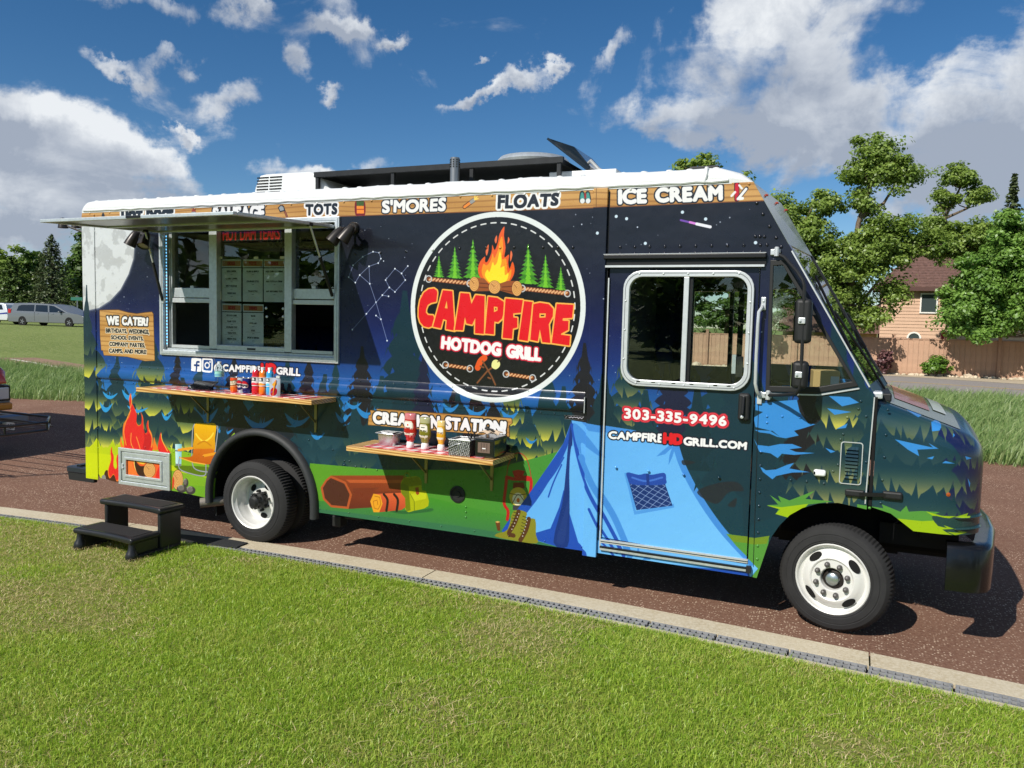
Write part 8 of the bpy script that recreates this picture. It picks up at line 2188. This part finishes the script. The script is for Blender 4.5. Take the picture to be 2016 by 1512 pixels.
# ------------------------------------------------------------------ orange food truck at the left edge
xf = float(on_y([(17, 800)], 2.15)[0, 0]); print('orange truck front x', xf)
ot = thing('orange_truck', 'orange-red food truck with black folding front rack entering at the left edge', 'truck', (xf, 0, 0))
M_OR = mat('orange_red_paint', (196, 62, 30), .25, coat=.6, rvar=.05); M_OR2 = mat('amber_paint', (206, 130, 30), .3, coat=.5)
OZ = lambda v, u=10: float(on_y([(u, v)], 2.15)[0, 2])
ztop, zh1, zh0, zb_ = OZ(727), OZ(757), OZ(789), OZ(806)
print('orange z', ztop, zh1, zh0, zb_)
Y0o, Y1o = .05, 2.22
b = MB(); secs = []
for x, dz in ((-1.0, .34), (-.35, .18), (-.12, .08), (-.04, .0), (.0, -.08)):
    zt_ = ztop-.02+dz; ins = .0 if x < -.2 else (.03 if x < -.05 else .09)
    secs.append([(x, Y0o+ins, zh1+.02), (x, Y0o+ins, zt_-.10), (x, Y0o+ins+.12, zt_), (x, Y1o-ins-.12, zt_), (x, Y1o-ins, zt_-.10), (x, Y1o-ins, zh1+.02)])
loft(b, secs); b.build('bonnet', M_OR, ot, smooth=True, bevel=.01)
MB().box((-.5, (Y0o+Y1o)/2, (zh1+zb_)/2), (.94, Y1o-Y0o-.02, zh1-zb_)).build('front_panel', mat('bezel_grey', (120, 124, 134), .4, .3), ot, bevel=.04, segs=3)
for y in (Y1o-.22, Y0o+.22):
    hb_ = MB().box((-.02, y, (zh1+zh0)/2), (.06, .36, zh1-zh0-.02)).build('headlight', mat('lamp_bezel_black', (20, 20, 22), .3), ot, bevel=.01)
    MB().box((.008, y, (zh1+zh0)/2), (.03, .30, zh1-zh0-.07)).build('lamp_glass', mat('headlamp_glass'), hb_, bevel=.02)
MB().box((-.02, (Y0o+Y1o)/2, (zh0+zb_)/2-.01), (.10, Y1o-Y0o-.03, zh0-zb_-.02)).build('lower_panel', M_OR2, ot, bevel=.03, segs=3)
gr_ = MB().box((-.01, (Y0o+Y1o)/2, (zh1+zh0)/2), (.05, 1.2, zh1-zh0)).build('grille', M_BLK, ot)
MB().box((-3.4, 1.13, 2.0), (4.6, 2.3, 2.7)).build('box_body', M_OR, ot, bevel=.05)
MB().box((-1.05, 1.13, 2.3), (.1, 2.0, .9)).build('windscreen', mat('car_window'), ot)
for x in (-.95, -4.8):
    for y in (.22, 2.04): MB().lathe([(.16, -.12), (.36, -.12), (.40, -.08), (.40, .08), (.36, .12), (.16, .12)], (x, y, .40), 'Y', 28).build('wheel', M_TYRE, ot, smooth=True)
bz1, bz0 = OZ(806), OZ(829)
MB().box((.12, 1.13, (bz1+bz0)/2-.02), (.34, 2.3, (bz1-bz0)*.75)).build('chrome_bumper', mat('bumper_chrome', (104, 122, 146), .28, .8), ot, bevel=.03, segs=3)
PLT = label_img('plate_print', 128, 64, lambda A: (A.text('\u00b7R36', [(44, 46), (120, 46), (120, 12), (44, 12)], (24, 40, 30), bold=.05, jit=0), A.poly([(0, 0), (40, 0), (40, 64), (0, 64)], (150, 160, 150))), (206, 210, 206))
px0 = on_x([(5, 832)], xf+.32)[0]; px1 = on_x([(28, 846)], xf+.32)[0]
yy0, yy1 = sorted((float(px0[1]), float(px1[1]))); zz0, zz1 = sorted((float(px0[2]), float(px1[2])))
MB().box((.325, (yy0+yy1)/2, (zz0+zz1)/2), (.006, yy1-yy0, zz1-zz0)).build('number_plate', mat('plate', rough=.4, img=PLT), ot, uvfn=lambda c: ((c[1]-yy0)/(yy1-yy0), (c[2]-zz0)/(zz1-zz0)))
# fold-down cargo rack on the front
ra = np.array(on_y([(86, 832)], 1.3)[0]); rx1 = float(ra[0])-xf; rzt = float(ra[2]); 
ry0, ry1 = float(on_x([(0, 858)], xf+.35)[0, 1]), 1.75
print('rack', rx1, rzt)
rk = MB()
for z in (rzt, rzt-.11):
    rk.tube([(.34, 0.15, z), (rx1*.75, 0.2, z), (rx1, .75, z), (rx1, 1.35, z), (rx1*.75, 1.75, z), (.30, 1.78, z)], .018, 8)
for x, y in ((rx1, .75), (rx1, 1.35), (rx1*.75, .2), (rx1*.75, 1.75)): rk.tube([(x, y, rzt), (x, y, rzt-.11)], .014, 6)
for k in range(6): y = .25+.28*k; rk.tube([(.3, y, rzt-.11), (rx1*.85, y, rzt-.11)], .010, 6)
rk.build('front_rack', mat('rack_black_gloss', (16, 16, 17), .3, coat=.3), ot, smooth=True)
MB().tube([(.40, .16, rzt+.35), (.42, .16, .45), (.36, .16, .25)], .05, 8).build('guard_post', M_BLK, ot, smooth=True)
